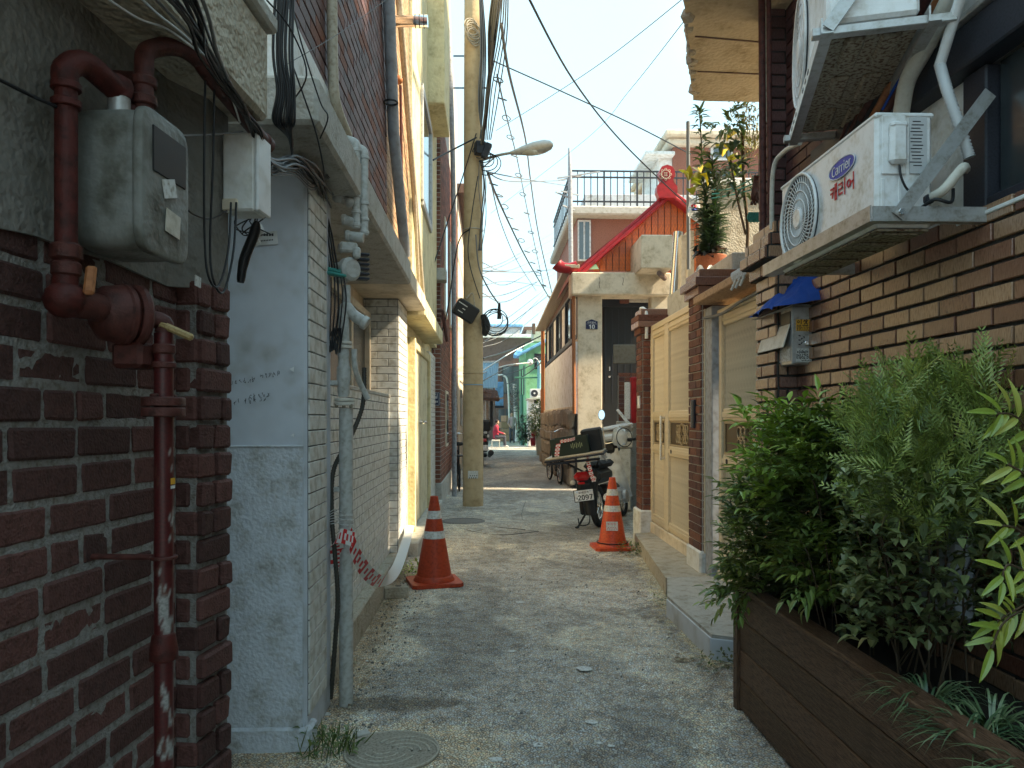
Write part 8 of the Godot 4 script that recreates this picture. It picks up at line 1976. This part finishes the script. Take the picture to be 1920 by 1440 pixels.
func field_mesh(bones: Array, cell: float):   # tapered capsules joined smoothly; surface nets. bones: [a, b, ra, rb, Color]
	var lo = Vector3.ONE * 1e9; var hi = -lo
	for b in bones:
		var r = max(b[2], b[3]) + cell * 2
		lo = lo.min(b[0] - Vector3.ONE * r).min(b[1] - Vector3.ONE * r); hi = hi.max(b[0] + Vector3.ONE * r).max(b[1] + Vector3.ONE * r)
	var n = Vector3i(((hi - lo) / cell).ceil()) + Vector3i.ONE
	var f = PackedFloat32Array(); f.resize(n.x * n.y * n.z); f.fill(1.0)
	var K0 = 0.03
	for b in bones:
		var r = max(b[2], b[3]) + 0.07
		var i0 = Vector3i(((b[0].min(b[1]) - Vector3.ONE * r - lo) / cell).floor()).clamp(Vector3i.ZERO, n - Vector3i.ONE)
		var i1 = Vector3i(((b[0].max(b[1]) + Vector3.ONE * r - lo) / cell).ceil()).clamp(Vector3i.ZERO, n - Vector3i.ONE)
		var ab = b[1] - b[0]; var l2 = max(ab.length_squared(), 1e-9)
		for z in range(i0.z, i1.z + 1):
			for y in range(i0.y, i1.y + 1):
				for x in range(i0.x, i1.x + 1):
					var p = lo + Vector3(x, y, z) * cell
					var h = clampf((p - b[0]).dot(ab) / l2, 0, 1)
					var d = p.distance_to(b[0] + ab * h) - lerpf(b[2], b[3], h)
					var k = (z * n.y + y) * n.x + x
					var e = clampf(0.5 + 0.5 * (f[k] - d) / K0, 0, 1)
					f[k] = lerpf(f[k], d, e) - K0 * e * (1 - e)
	var m = M.new(); m.tint = true
	var idx = {}
	var cof = [Vector3i(0, 0, 0), Vector3i(1, 0, 0), Vector3i(0, 1, 0), Vector3i(1, 1, 0), Vector3i(0, 0, 1), Vector3i(1, 0, 1), Vector3i(0, 1, 1), Vector3i(1, 1, 1)]
	var ed = [[0, 1], [2, 3], [4, 5], [6, 7], [0, 2], [1, 3], [4, 6], [5, 7], [0, 4], [1, 5], [2, 6], [3, 7]]
	for z in n.z - 1:
		for y in n.y - 1:
			for x in n.x - 1:
				var v = []
				var neg = 0
				for c in cof:
					var q = f[((z + c.z) * n.y + y + c.y) * n.x + x + c.x]; v.append(q)
					if q < 0: neg += 1
				if neg == 0 or neg == 8: continue
				var s = Vector3.ZERO; var cnt = 0
				for e in ed:
					if (v[e[0]] < 0) != (v[e[1]] < 0):
						s += Vector3(cof[e[0]]).lerp(Vector3(cof[e[1]]), v[e[0]] / (v[e[0]] - v[e[1]])); cnt += 1
				var p = lo + (Vector3(x, y, z) + s / cnt) * cell
				var g = Vector3(v[1] - v[0] + v[3] - v[2] + v[5] - v[4] + v[7] - v[6], v[2] - v[0] + v[3] - v[1] + v[6] - v[4] + v[7] - v[5], v[4] - v[0] + v[5] - v[1] + v[6] - v[2] + v[7] - v[3])
				var best = 1e9
				for b in bones:
					var ab = b[1] - b[0]; var h = clampf((p - b[0]).dot(ab) / max(ab.length_squared(), 1e-9), 0, 1)
					var d = p.distance_to(b[0] + ab * h) - lerpf(b[2], b[3], h)
					if d < best:
						best = d; m.col = b[4]
				idx[Vector3i(x, y, z)] = m.vert(p, g.normalized())
	for c in idx:
		for ax in 3:
			var a1 = Vector3i.ZERO; var a2 = Vector3i.ZERO; var a0 = Vector3i.ZERO
			a0[ax] = 1; a1[(ax + 1) % 3] = 1; a2[(ax + 2) % 3] = 1
			var v0 = f[(c.z * n.y + c.y) * n.x + c.x]
			var c1 = c + a0
			var v1 = f[(c1.z * n.y + c1.y) * n.x + c1.x]
			if (v0 < 0) == (v1 < 0): continue
			if not (idx.has(c - a1) and idx.has(c - a2) and idx.has(c - a1 - a2)): continue
			var q = [idx[c], idx[c - a1], idx[c - a1 - a2], idx[c - a2]]
			if v0 < 0: q.reverse()
			m.i.append_array([q[0], q[1], q[2], q[0], q[2], q[3]])
	return m

func people():
	var skin = Color(0.42, 0.26, 0.18); var hair = Color(0.02, 0.015, 0.012)
	# standing person in a grey-pink top
	var o = P(960, HY, 44.5) * Vector3(1, 0, 1)
	var B = func(a, b, ra, rb, c): return [o + a, o + b, ra, rb, c]
	var top = Color(0.32, 0.25, 0.25); var trou = Color(0.06, 0.06, 0.075); var shoe = Color(0.02, 0.02, 0.02)
	var bones = [B.call(Vector3(0, 0.95, 0), Vector3(0.02, 1.15, 0), 0.15, 0.14, top), B.call(Vector3(0.02, 1.15, 0), Vector3(0.02, 1.38, 0), 0.14, 0.15, top), B.call(Vector3(-0.12, 1.4, 0), Vector3(0.16, 1.4, 0), 0.075, 0.075, top),
		B.call(Vector3(0.02, 1.4, 0), Vector3(0.0, 1.52, 0.01), 0.055, 0.055, skin), B.call(Vector3(-0.01, 1.6, 0.02), Vector3(-0.01, 1.66, 0.0), 0.085, 0.095, skin),
		B.call(Vector3(0.2, 1.38, 0), Vector3(0.26, 1.1, -0.02), 0.06, 0.048, top), B.call(Vector3(0.26, 1.1, -0.02), Vector3(0.24, 0.88, 0.08), 0.046, 0.036, skin), B.call(Vector3(-0.16, 1.38, 0), Vector3(-0.22, 1.12, 0.02), 0.06, 0.048, top), B.call(Vector3(-0.22, 1.12, 0.02), Vector3(-0.12, 0.95, 0.16), 0.046, 0.036, skin),
		B.call(Vector3(-0.08, 0.92, 0), Vector3(-0.1, 0.5, 0.02), 0.1, 0.07, trou), B.call(Vector3(-0.1, 0.5, 0.02), Vector3(-0.1, 0.08, 0), 0.068, 0.05, trou), B.call(Vector3(0.09, 0.92, 0), Vector3(0.1, 0.5, 0.03), 0.1, 0.07, trou), B.call(Vector3(0.1, 0.5, 0.03), Vector3(0.11, 0.08, 0), 0.068, 0.05, trou),
		B.call(Vector3(-0.1, 0.045, -0.04), Vector3(-0.11, 0.035, 0.13), 0.045, 0.035, shoe), B.call(Vector3(0.11, 0.045, -0.04), Vector3(0.12, 0.035, 0.13), 0.045, 0.035, shoe)]
	for h in [[Vector3(0.24, 0.86, 0.09), Vector3(0, -0.1, 0.01)], [Vector3(-0.11, 0.94, 0.17), Vector3(0.03, -0.08, 0.05)]]:
		bones.append(B.call(h[0], h[0] + h[1] * 0.5, 0.035, 0.03, skin))
		for j in 4: bones.append(B.call(h[0] + h[1] * 0.5, h[0] + h[1] * (1.0 + 0.1 * (j % 2)) + Vector3(-0.03 + 0.02 * j, 0, 0), 0.012, 0.01, skin))
		bones.append(B.call(h[0], h[0] + h[1] * 0.6 + Vector3(0.04, 0, 0.02), 0.014, 0.011, skin))
	bones.append(B.call(Vector3(-0.01, 1.61, 0.1), Vector3(-0.01, 1.585, 0.115), 0.014, 0.018, skin))
	var t = thing("person", "standing person in a grey pink top and dark trousers", "person", o)
	put(t, "body", field_mesh(bones, 0.026), K.skin)
	var m = M.new(); m.tint = true; m.col = hair; m.ell(o + Vector3(-0.01, 1.67, -0.02), Vector3(0.105, 0.1, 0.105), Basis(), 12); put(t, "hair", m, K.skin)
	m = M.new(); m.tint = true; m.col = hair
	for s in [-1, 1]: m.ell(o + Vector3(-0.01 + 0.035 * s, 1.63, 0.1), Vector3(0.012, 0.007, 0.006), Basis(), 6)
	m.col = Color(0.3, 0.1, 0.08); m.ell(o + Vector3(-0.01, 1.555, 0.102), Vector3(0.025, 0.006, 0.006), Basis(), 6); put(t, "face", m, K.skin)
	# seated person in a red jacket, side on
	o = P(930, HY, 38) * Vector3(1, 0, 1)
	B = func(a, b, ra, rb, c): return [o + a, o + b, ra, rb, c]
	var red = Color(0.3, 0.02, 0.045); var pink = Color(0.5, 0.22, 0.22)
	bones = [B.call(Vector3(0, 0.5, 0), Vector3(-0.02, 0.75, 0), 0.15, 0.14, red), B.call(Vector3(-0.02, 0.75, 0), Vector3(0.02, 0.98, 0), 0.14, 0.13, red), B.call(Vector3(0.02, 1.0, 0.12), Vector3(0.02, 1.0, -0.12), 0.08, 0.08, red), B.call(Vector3(0.03, 1.02, 0), Vector3(0.05, 1.12, 0), 0.05, 0.05, skin), B.call(Vector3(0.07, 1.2, 0), Vector3(0.06, 1.25, 0), 0.085, 0.09, skin),
		B.call(Vector3(0.02, 0.98, 0.18), Vector3(0.1, 0.75, 0.2), 0.058, 0.05, red), B.call(Vector3(0.1, 0.75, 0.2), Vector3(0.36, 0.66, 0.12), 0.048, 0.036, red), B.call(Vector3(0.02, 0.98, -0.18), Vector3(0.1, 0.75, -0.2), 0.058, 0.05, red), B.call(Vector3(0.1, 0.75, -0.2), Vector3(0.34, 0.68, -0.1), 0.048, 0.036, red),
		B.call(Vector3(0.02, 0.5, 0.1), Vector3(0.42, 0.5, 0.11), 0.095, 0.07, trou), B.call(Vector3(0.42, 0.5, 0.11), Vector3(0.46, 0.09, 0.11), 0.068, 0.05, trou), B.call(Vector3(0.02, 0.5, -0.1), Vector3(0.42, 0.5, -0.11), 0.095, 0.07, trou), B.call(Vector3(0.42, 0.5, -0.11), Vector3(0.42, 0.09, -0.11), 0.068, 0.05, trou),
		B.call(Vector3(0.44, 0.045, 0.11), Vector3(0.6, 0.035, 0.12), 0.045, 0.035, Color(0.6, 0.6, 0.6)), B.call(Vector3(0.4, 0.045, -0.11), Vector3(0.56, 0.035, -0.12), 0.045, 0.035, Color(0.6, 0.6, 0.6))]
	for h in [[Vector3(0.38, 0.65, 0.11), Vector3(0.1, -0.02, 0)], [Vector3(0.36, 0.67, -0.1), Vector3(0.1, -0.02, 0)]]:
		bones.append(B.call(h[0], h[0] + h[1] * 0.5, 0.033, 0.03, skin))
		for j in 4: bones.append(B.call(h[0] + h[1] * 0.5, h[0] + h[1] * (1.0 + 0.1 * (j % 2)) + Vector3(0, -0.02, -0.03 + 0.02 * j), 0.012, 0.01, skin))
		bones.append(B.call(h[0], h[0] + h[1] * 0.5 + Vector3(0, 0.03, 0.02), 0.014, 0.011, skin))
	t = thing("person", "seated person in a dark red jacket facing the road", "person", o)
	put(t, "body", field_mesh(bones, 0.026), K.skin)
	m = M.new(); m.tint = true; m.col = hair; m.ell(o + Vector3(0.035, 1.27, 0), Vector3(0.1, 0.1, 0.105), Basis(), 12); put(t, "hair", m, K.skin)
	m = M.new(); m.ab(o + Vector3(-0.22, 0.3, -0.25), o + Vector3(0.2, 0.36, 0.25), 0.02)
	for e in [[-0.2, -0.22], [-0.2, 0.22], [0.17, -0.22], [0.17, 0.22]]: m.bar(o + Vector3(e[0], 0, e[1]), o + Vector3(e[0], 0.3, e[1]), 0.04, 0.04)
	solo("stool", m, K.offwhite, "pale low stool under the seated person", "stool")

func scooter():
	var r0 = P(1126, HY, 9.9); var f0 = P(1168, HY, 11.0)
	r0.y = 0; f0.y = 0
	var fd = (f0 - r0).normalized(); var ax = fd.cross(Vector3.UP).normalized()   # ax: rider's right
	var lean = Basis(fd, -0.13)   # leans onto the stand
	var L = func(f, s, y): return r0 + fd * f + lean * (ax * s + Vector3(0, y, 0))
	var bb = Basis(lean * ax, lean * Vector3.UP, -fd)
	var t = thing("motorcycle", "small dark delivery motorcycle with loaded rear rack on its stand", "motorcycle", r0)
	var wl = (f0 - r0).length()
	wheel(t, "rear_wheel", L.call(0, 0, 0.28), lean * ax, 0.28, 0.045, 8)
	wheel(t, "front_wheel", L.call(1.2, 0, 0.28), lean * ax, 0.28, 0.042, 8)
	var m = M.new(); m.tube(curve([L.call(-0.12, 0, 0.7), L.call(-0.24, 0, 0.55), L.call(-0.32, 0, 0.35), L.call(-0.33, 0, 0.2)], 4), [0.1, 0.1, 0.1, 0.1, 0.1, 0.1, 0.1, 0.095, 0.09, 0.085, 0.08, 0.075, 0.07], 10); put(t, "rear_fender", m, K.black)
	m = M.new(); m.box(L.call(0.15, 0, 0.66), Vector3(0.26, 0.2, 0.7), bb, 0.07); m.box(L.call(0.6, 0, 0.42), Vector3(0.2, 0.22, 0.6), bb, 0.06); put(t, "body", m, K.black)
	m = M.new(); m.box(L.call(0.3, 0, 0.8), Vector3(0.26, 0.1, 0.66), bb, 0.045); put(t, "seat", m, K.rubber)
	# white leg shield and front
	m = M.new(); var pts = []
	for b in 8:
		for a in 7:
			var s = (a - 3) / 3.0; var y = lerpf(0.3, 0.98, b / 7.0)
			pts.append(L.call(0.92 + 0.06 * b / 7.0 - 0.1 * absf(s) * absf(s), s * (0.27 - 0.02 * b), y))
	m.grid(pts, 7, 8); put(t, "leg_shield", m, K.white)
	m = M.new(); m.box(L.call(1.05, 0, 1.0), Vector3(0.22, 0.2, 0.24), bb, 0.06); put(t, "headlight_cowl", m, K.black)
	m = M.new(); m.tube([L.call(1.0, 0, 0.95), L.call(1.18, 0, 0.3)], 0.04, 10); put(t, "fork", m, K.steel)
	var hb = L.call(0.92, 0, 1.06)
	m = M.new(); m.tube(curve([L.call(0.8, -0.36, 1.08), L.call(0.9, -0.2, 1.1), hb, L.call(0.9, 0.2, 1.1), L.call(0.8, 0.36, 1.08)], 4), 0.013, 8); put(t, "handlebar", m, K.chrome)
	for s in [-1, 1]:
		m = M.new(); m.tube([L.call(0.82, 0.3 * s, 1.085), L.call(0.76, 0.42 * s, 1.075)], 0.02, 10); put(t, "grip", m, K.rubber)
	m = M.new(); m.box(L.call(0.95, 0, 1.14), Vector3(0.2, 0.1, 0.14), bb, 0.03); put(t, "instrument_panel", m, K.ac_grey)
	# mirrors
	for e in [[1128, 778, 10.3, 1136, 858], [1196, 815, 10.6, 1180, 850]]:
		if e[0] > 1150: continue
		var mc = P(e[0], e[1], e[2])
		m = M.new(); m.tube([P(e[3], e[4], e[2] + 0.1), P(1129, 790, e[2])], 0.009, 8); var mr = put(t, "mirror_stalk", m, K.chrome)
		m = M.new(); m.lathe([Vector2(0.0001, 0.006), Vector2(0.045, 0.006), Vector2(0.047, 0.0), Vector2(0.03, -0.02), Vector2(0.0001, -0.028)], Transform3D(Basis(Vector3.RIGHT, Vector3(-0.1, 0.25, 1).normalized(), Vector3.UP * -1.55), mc), 24); put(mr, "mirror", m, K.black)
		m = M.new(); m.lathe([Vector2(0.0001, 0.008), Vector2(0.042, 0.008)], Transform3D(Basis(Vector3.RIGHT, Vector3(-0.1, 0.25, 1).normalized(), Vector3.UP * -1.55), mc), 24); put(mr, "mirror_glass", m, K.mirror)
	# crumpled clear bag over the right hand guard
	var rn = RandomNumberGenerator.new(); rn.seed = 4
	m = M.new(); var bc = P(1162, 820, 10.6)
	var pr = []
	for b in 9:
		for a in 14:
			var u = TAU * a / 13; var v = PI * b / 8
			var rr = 1.0 + 0.16 * sin(a * 2.6 + b * 1.9) + 0.1 * sin(b * 4.1 + a)
			pr.append(bc + Vector3(cos(u) * sin(v) * 0.11 * rr, cos(v) * 0.13 * rr, sin(u) * sin(v) * 0.09 * rr))
	m.grid(pr, 14, 9, true); put(t, "bagged_hand_guard", m, K.bag)
	m = M.new(); m.ring(bc + Vector3(0.05, 0.0, 0.08), Vector3(0.5, 0.1, 1), 0.13, 0.007, 20, 5); put(t, "guard_rim", m, K.black)
	# rear rack with board and crate
	var rc = P(1080, 852, 9.55)
	var rb = Basis(Vector3.BACK, 0.16) * Basis(Vector3.UP, -0.25)
	m = M.new(); m.box(rc, Vector3(0.72, 0.025, 0.45), rb, 0.008); put(t, "rack_board", m, K.cream_pipe)
	m = M.new()
	for s in [-0.22, 0.22]: m.tube([rc + rb * Vector3(-0.36, -0.025, s), rc + rb * Vector3(0.36, -0.025, s)], 0.012, 8)
	for s in [-0.36, 0.36]: m.tube([rc + rb * Vector3(s, -0.025, -0.22), rc + rb * Vector3(s, -0.025, 0.22)], 0.012, 8)
	m.tube([rc + rb * Vector3(-0.35, -0.06, 0.2), rc + rb * Vector3(0.3, -0.08, 0.2), L.call(0.1, 0.0, 0.75)], 0.016, 8); m.tube([rc + rb * Vector3(-0.2, -0.03, 0.1), L.call(0.0, -0.08, 0.7)], 0.014, 8)
	put(t, "rack", m, K.darkframe)
	var cm = M.new(); var cc = rc + rb * Vector3(-0.04, 0.12, -0.02)
	for s in [-1, 1]:
		cm.box(cc + rb * Vector3(0, 0, 0.17 * s), Vector3(0.46, 0.22, 0.012), rb, 0.004); cm.box(cc + rb * Vector3(0.23 * s, 0, 0), Vector3(0.012, 0.22, 0.34), rb, 0.004)
	cm.box(cc + rb * Vector3(0, -0.1, 0), Vector3(0.46, 0.012, 0.34), rb, 0.0)
	var cr = solo("plastic_crate", cm, mat(lin(0.012, 0.02, 0.012), 0.5), "black green plastic crate tied on the motorcycle rack", "crate")
	cm = M.new(); for j in 7: cm.box(cc + rb * Vector3(0.02 + 0.022 * j, 0.0, 0.178), Vector3(0.007, 0.07 if j % 2 else 0.045, 0.002), rb)
	put(cr, "yellow_print", cm, mat(lin(0.3, 0.34, 0.2), 0.6))
	cm = M.new(); cm.box(rc + rb * Vector3(0.22, 0.14, -0.1), Vector3(0.24, 0.3, 0.3), rb, 0.02); solo("black_bin", cm, K.black, "plain black bin behind the crate on the motorcycle rack", "bin")
	for s in [0, 1]:
		m = M.new(); m.bar(P(1090 + 4 * s, 818, 9.8), P(1138, 858 + 6 * s, 9.8), 0.02, 0.02, 0.004); put(t, "rack_strut", m, K.galv)
	# lamps, plate
	var tl = P(1091, 893, 9.5)
	m = M.new(); m.box(tl, Vector3(0.2, 0.11, 0.1), Basis(Vector3.BACK, 0.1), 0.04); put(t, "tail_light", m, K.taillight)
	m = M.new(); m.box(P(1090, 906, 9.48), Vector3(0.09, 0.03, 0.03), Basis(Vector3.BACK, 0.1), 0.008); put(t, "reflector", m, K.taillight)
	for e in [[1074, 905], [1113, 897]]:
		m = M.new(); m.ell(P(e[0], e[1], 9.55), Vector3(0.035, 0.03, 0.04), Basis(), 12); put(t, "turn_signal", m, K.offwhite)
	m = M.new(); m.box(P(1096, 912, 9.6), Vector3(0.2, 0.16, 0.12), Basis(Vector3.BACK, 0.1), 0.04); m.box(P(1098, 950, 9.65), Vector3(0.15, 0.2, 0.05), Basis(Vector3.BACK, 0.1), 0.02); put(t, "tail_housing", m, K.black)
	var pb = Basis(Vector3.BACK, 0.12) * Basis(Vector3.RIGHT, -0.2)
	var pc = P(1095, 929, 9.45)
	m = M.new(); m.box(pc, Vector3(0.235, 0.135, 0.006), pb, 0.003); var plt = put(t, "number_plate", m, K.white)
	txt(plt, "digits", "2097", pc + pb * Vector3(0.012, -0.026, 0.0035), pb, 0.062, K.ink)
	word(plt, "district", ["b-i", "s-a", "d-i", "g-eo"], pc + pb * Vector3(-0.06, 0.026, 0.004), pb, 0.026, 0.004, 0.032, K.ink)
	word(plt, "letter", ["g-a"], pc + pb * Vector3(-0.105, -0.045, 0.004), pb, 0.03, 0.004, 0.03, K.ink)
	m = M.new(); for s in [-1, 1]: m.disc(pc + pb * Vector3(0.08 * s, 0.05, 0.004), pb.z, 0.012, 0.006, 12)
	put(plt, "bolt", m, K.steel)
	m = M.new(); m.box(pc, Vector3(0.25, 0.15, 0.004), pb, 0.002); put(plt, "plate_frame", m, K.black)
	# stand, engine, pipe
	m = M.new(); m.tube([P(1100, 960, 9.85), P(1084, 988, 9.8)], 0.014, 8); m.tube([P(1084, 988, 9.8), P(1080, 990, 9.78)], 0.018, 8); m.tube(curve([P(1084, 972, 9.8), P(1088, 985, 9.78), P(1104, 982, 9.85), P(1106, 966, 9.9)], 4), 0.008, 6); put(t, "side_stand", m, K.black)
	m = M.new(); m.box(L.call(0.55, 0.12, 0.35), Vector3(0.18, 0.2, 0.3), bb, 0.04); m.disc(L.call(0.55, 0.24, 0.33), lean * ax, 0.09, 0.06, 18); put(t, "engine", m, K.galv)
	m = M.new(); m.tube([L.call(0.5, 0.2, 0.28), L.call(0.1, 0.22, 0.3), L.call(-0.35, 0.24, 0.4)], [0.025, 0.05, 0.055], 12); put(t, "muffler", m, K.steel)
	m = M.new(); m.box(P(1167, 931, 10.5), Vector3(0.14, 0.1, 0.2), Basis(), 0.03); put(t, "foot_peg_bar", m, K.black)
	# tape scraps tied on
	tape("barrier_tape", [P(1101, 853, 9.4), P(1104, 872, 9.38), P(1109, 890, 9.38), P(1114, 903, 9.38)], 0.05, [Vector3(1, 0.2, 0), Vector3(1, 0.25, 0.2), Vector3(1, 0.3, -0.1), Vector3(1, 0.2, 0)], 99, "strip of red and white tape hanging from the motorcycle rack")
	tape("barrier_tape", [P(1050, 828, 9.35), P(1062, 826, 9.34), P(1072, 824, 9.34), P(1078, 822, 9.36)], 0.04, [Vector3(0, 1, 0.2), Vector3(0, 1, 0.2), Vector3(0, 1, 0.2), Vector3(0, 1, 0.2)], 99, "red and white tape wrapped over the crate rim")
	tape("barrier_tape", [P(1047, 832, 9.33), P(1045, 845, 9.33), P(1044, 856, 9.33)], 0.055, [Vector3(0.7, 0.1, 0), Vector3(1, 0.1, 0), Vector3(1.3, 0, 0)], 99, "triangular flap of red and white tape on the crate front")

func small_marks():
	# pencilled scribbles on the grey wall end
	var m = M.new()
	var rn = RandomNumberGenerator.new(); rn.seed = 14
	for e in [[430, 756, 8, 76], [470, 745, 5, 40], [434, 718, 6, 50], [490, 706, 5, 40]]:
		for k in e[2]:
			var x = e[0] + k * (e[3] / float(e[2])); var ps = []
			for j in 5: ps.append(onz(x + rn.randf_range(-3, 3), e[1] + rn.randf_range(-6, 5) - k * 1.2, -3.254))
			m.tube(curve(ps, 3), 0.0009, 4)
	solo("scribble", m, K.ink, "faint pencilled scribbles on the grey painted wall end", "scribble")
	m = M.new(); m.box(onz(498, 447, -3.262), Vector3(0.1, 0.055, 0.003), Basis(Vector3.BACK, 0.09)); var s = solo("notice_plate", m, K.white, "small white notice plate on the grey wall below the wires", "sign")
	m = M.new(); for k in 9: m.box(onz(487 + 3 * k, 452 - 0.3 * k, -3.259), Vector3(0.004, 0.006, 0.001))
	for k in 4: m.box(onz(496 + 5 * k, 440, -3.259), Vector3(0.008, 0.011, 0.001))
	put(s, "print", m, K.ink)
	# chips in the paint
	for e in [[548, 692, 0.012], [549, 816, 0.009]]:
		m = M.new(); m.ext([Vector2(-e[2], 0), Vector2(e[2] * 0.8, e[2] * 0.9), Vector2(e[2] * 0.5, -e[2])], Transform3D(Basis(), onz(e[0], e[1], -3.258)), 0.004); solo("paint_chip", m, K.white, "white paint chip on the grey wall end" + (", upper of two" if e[1] < 700 else ", lower of two"), "chip")
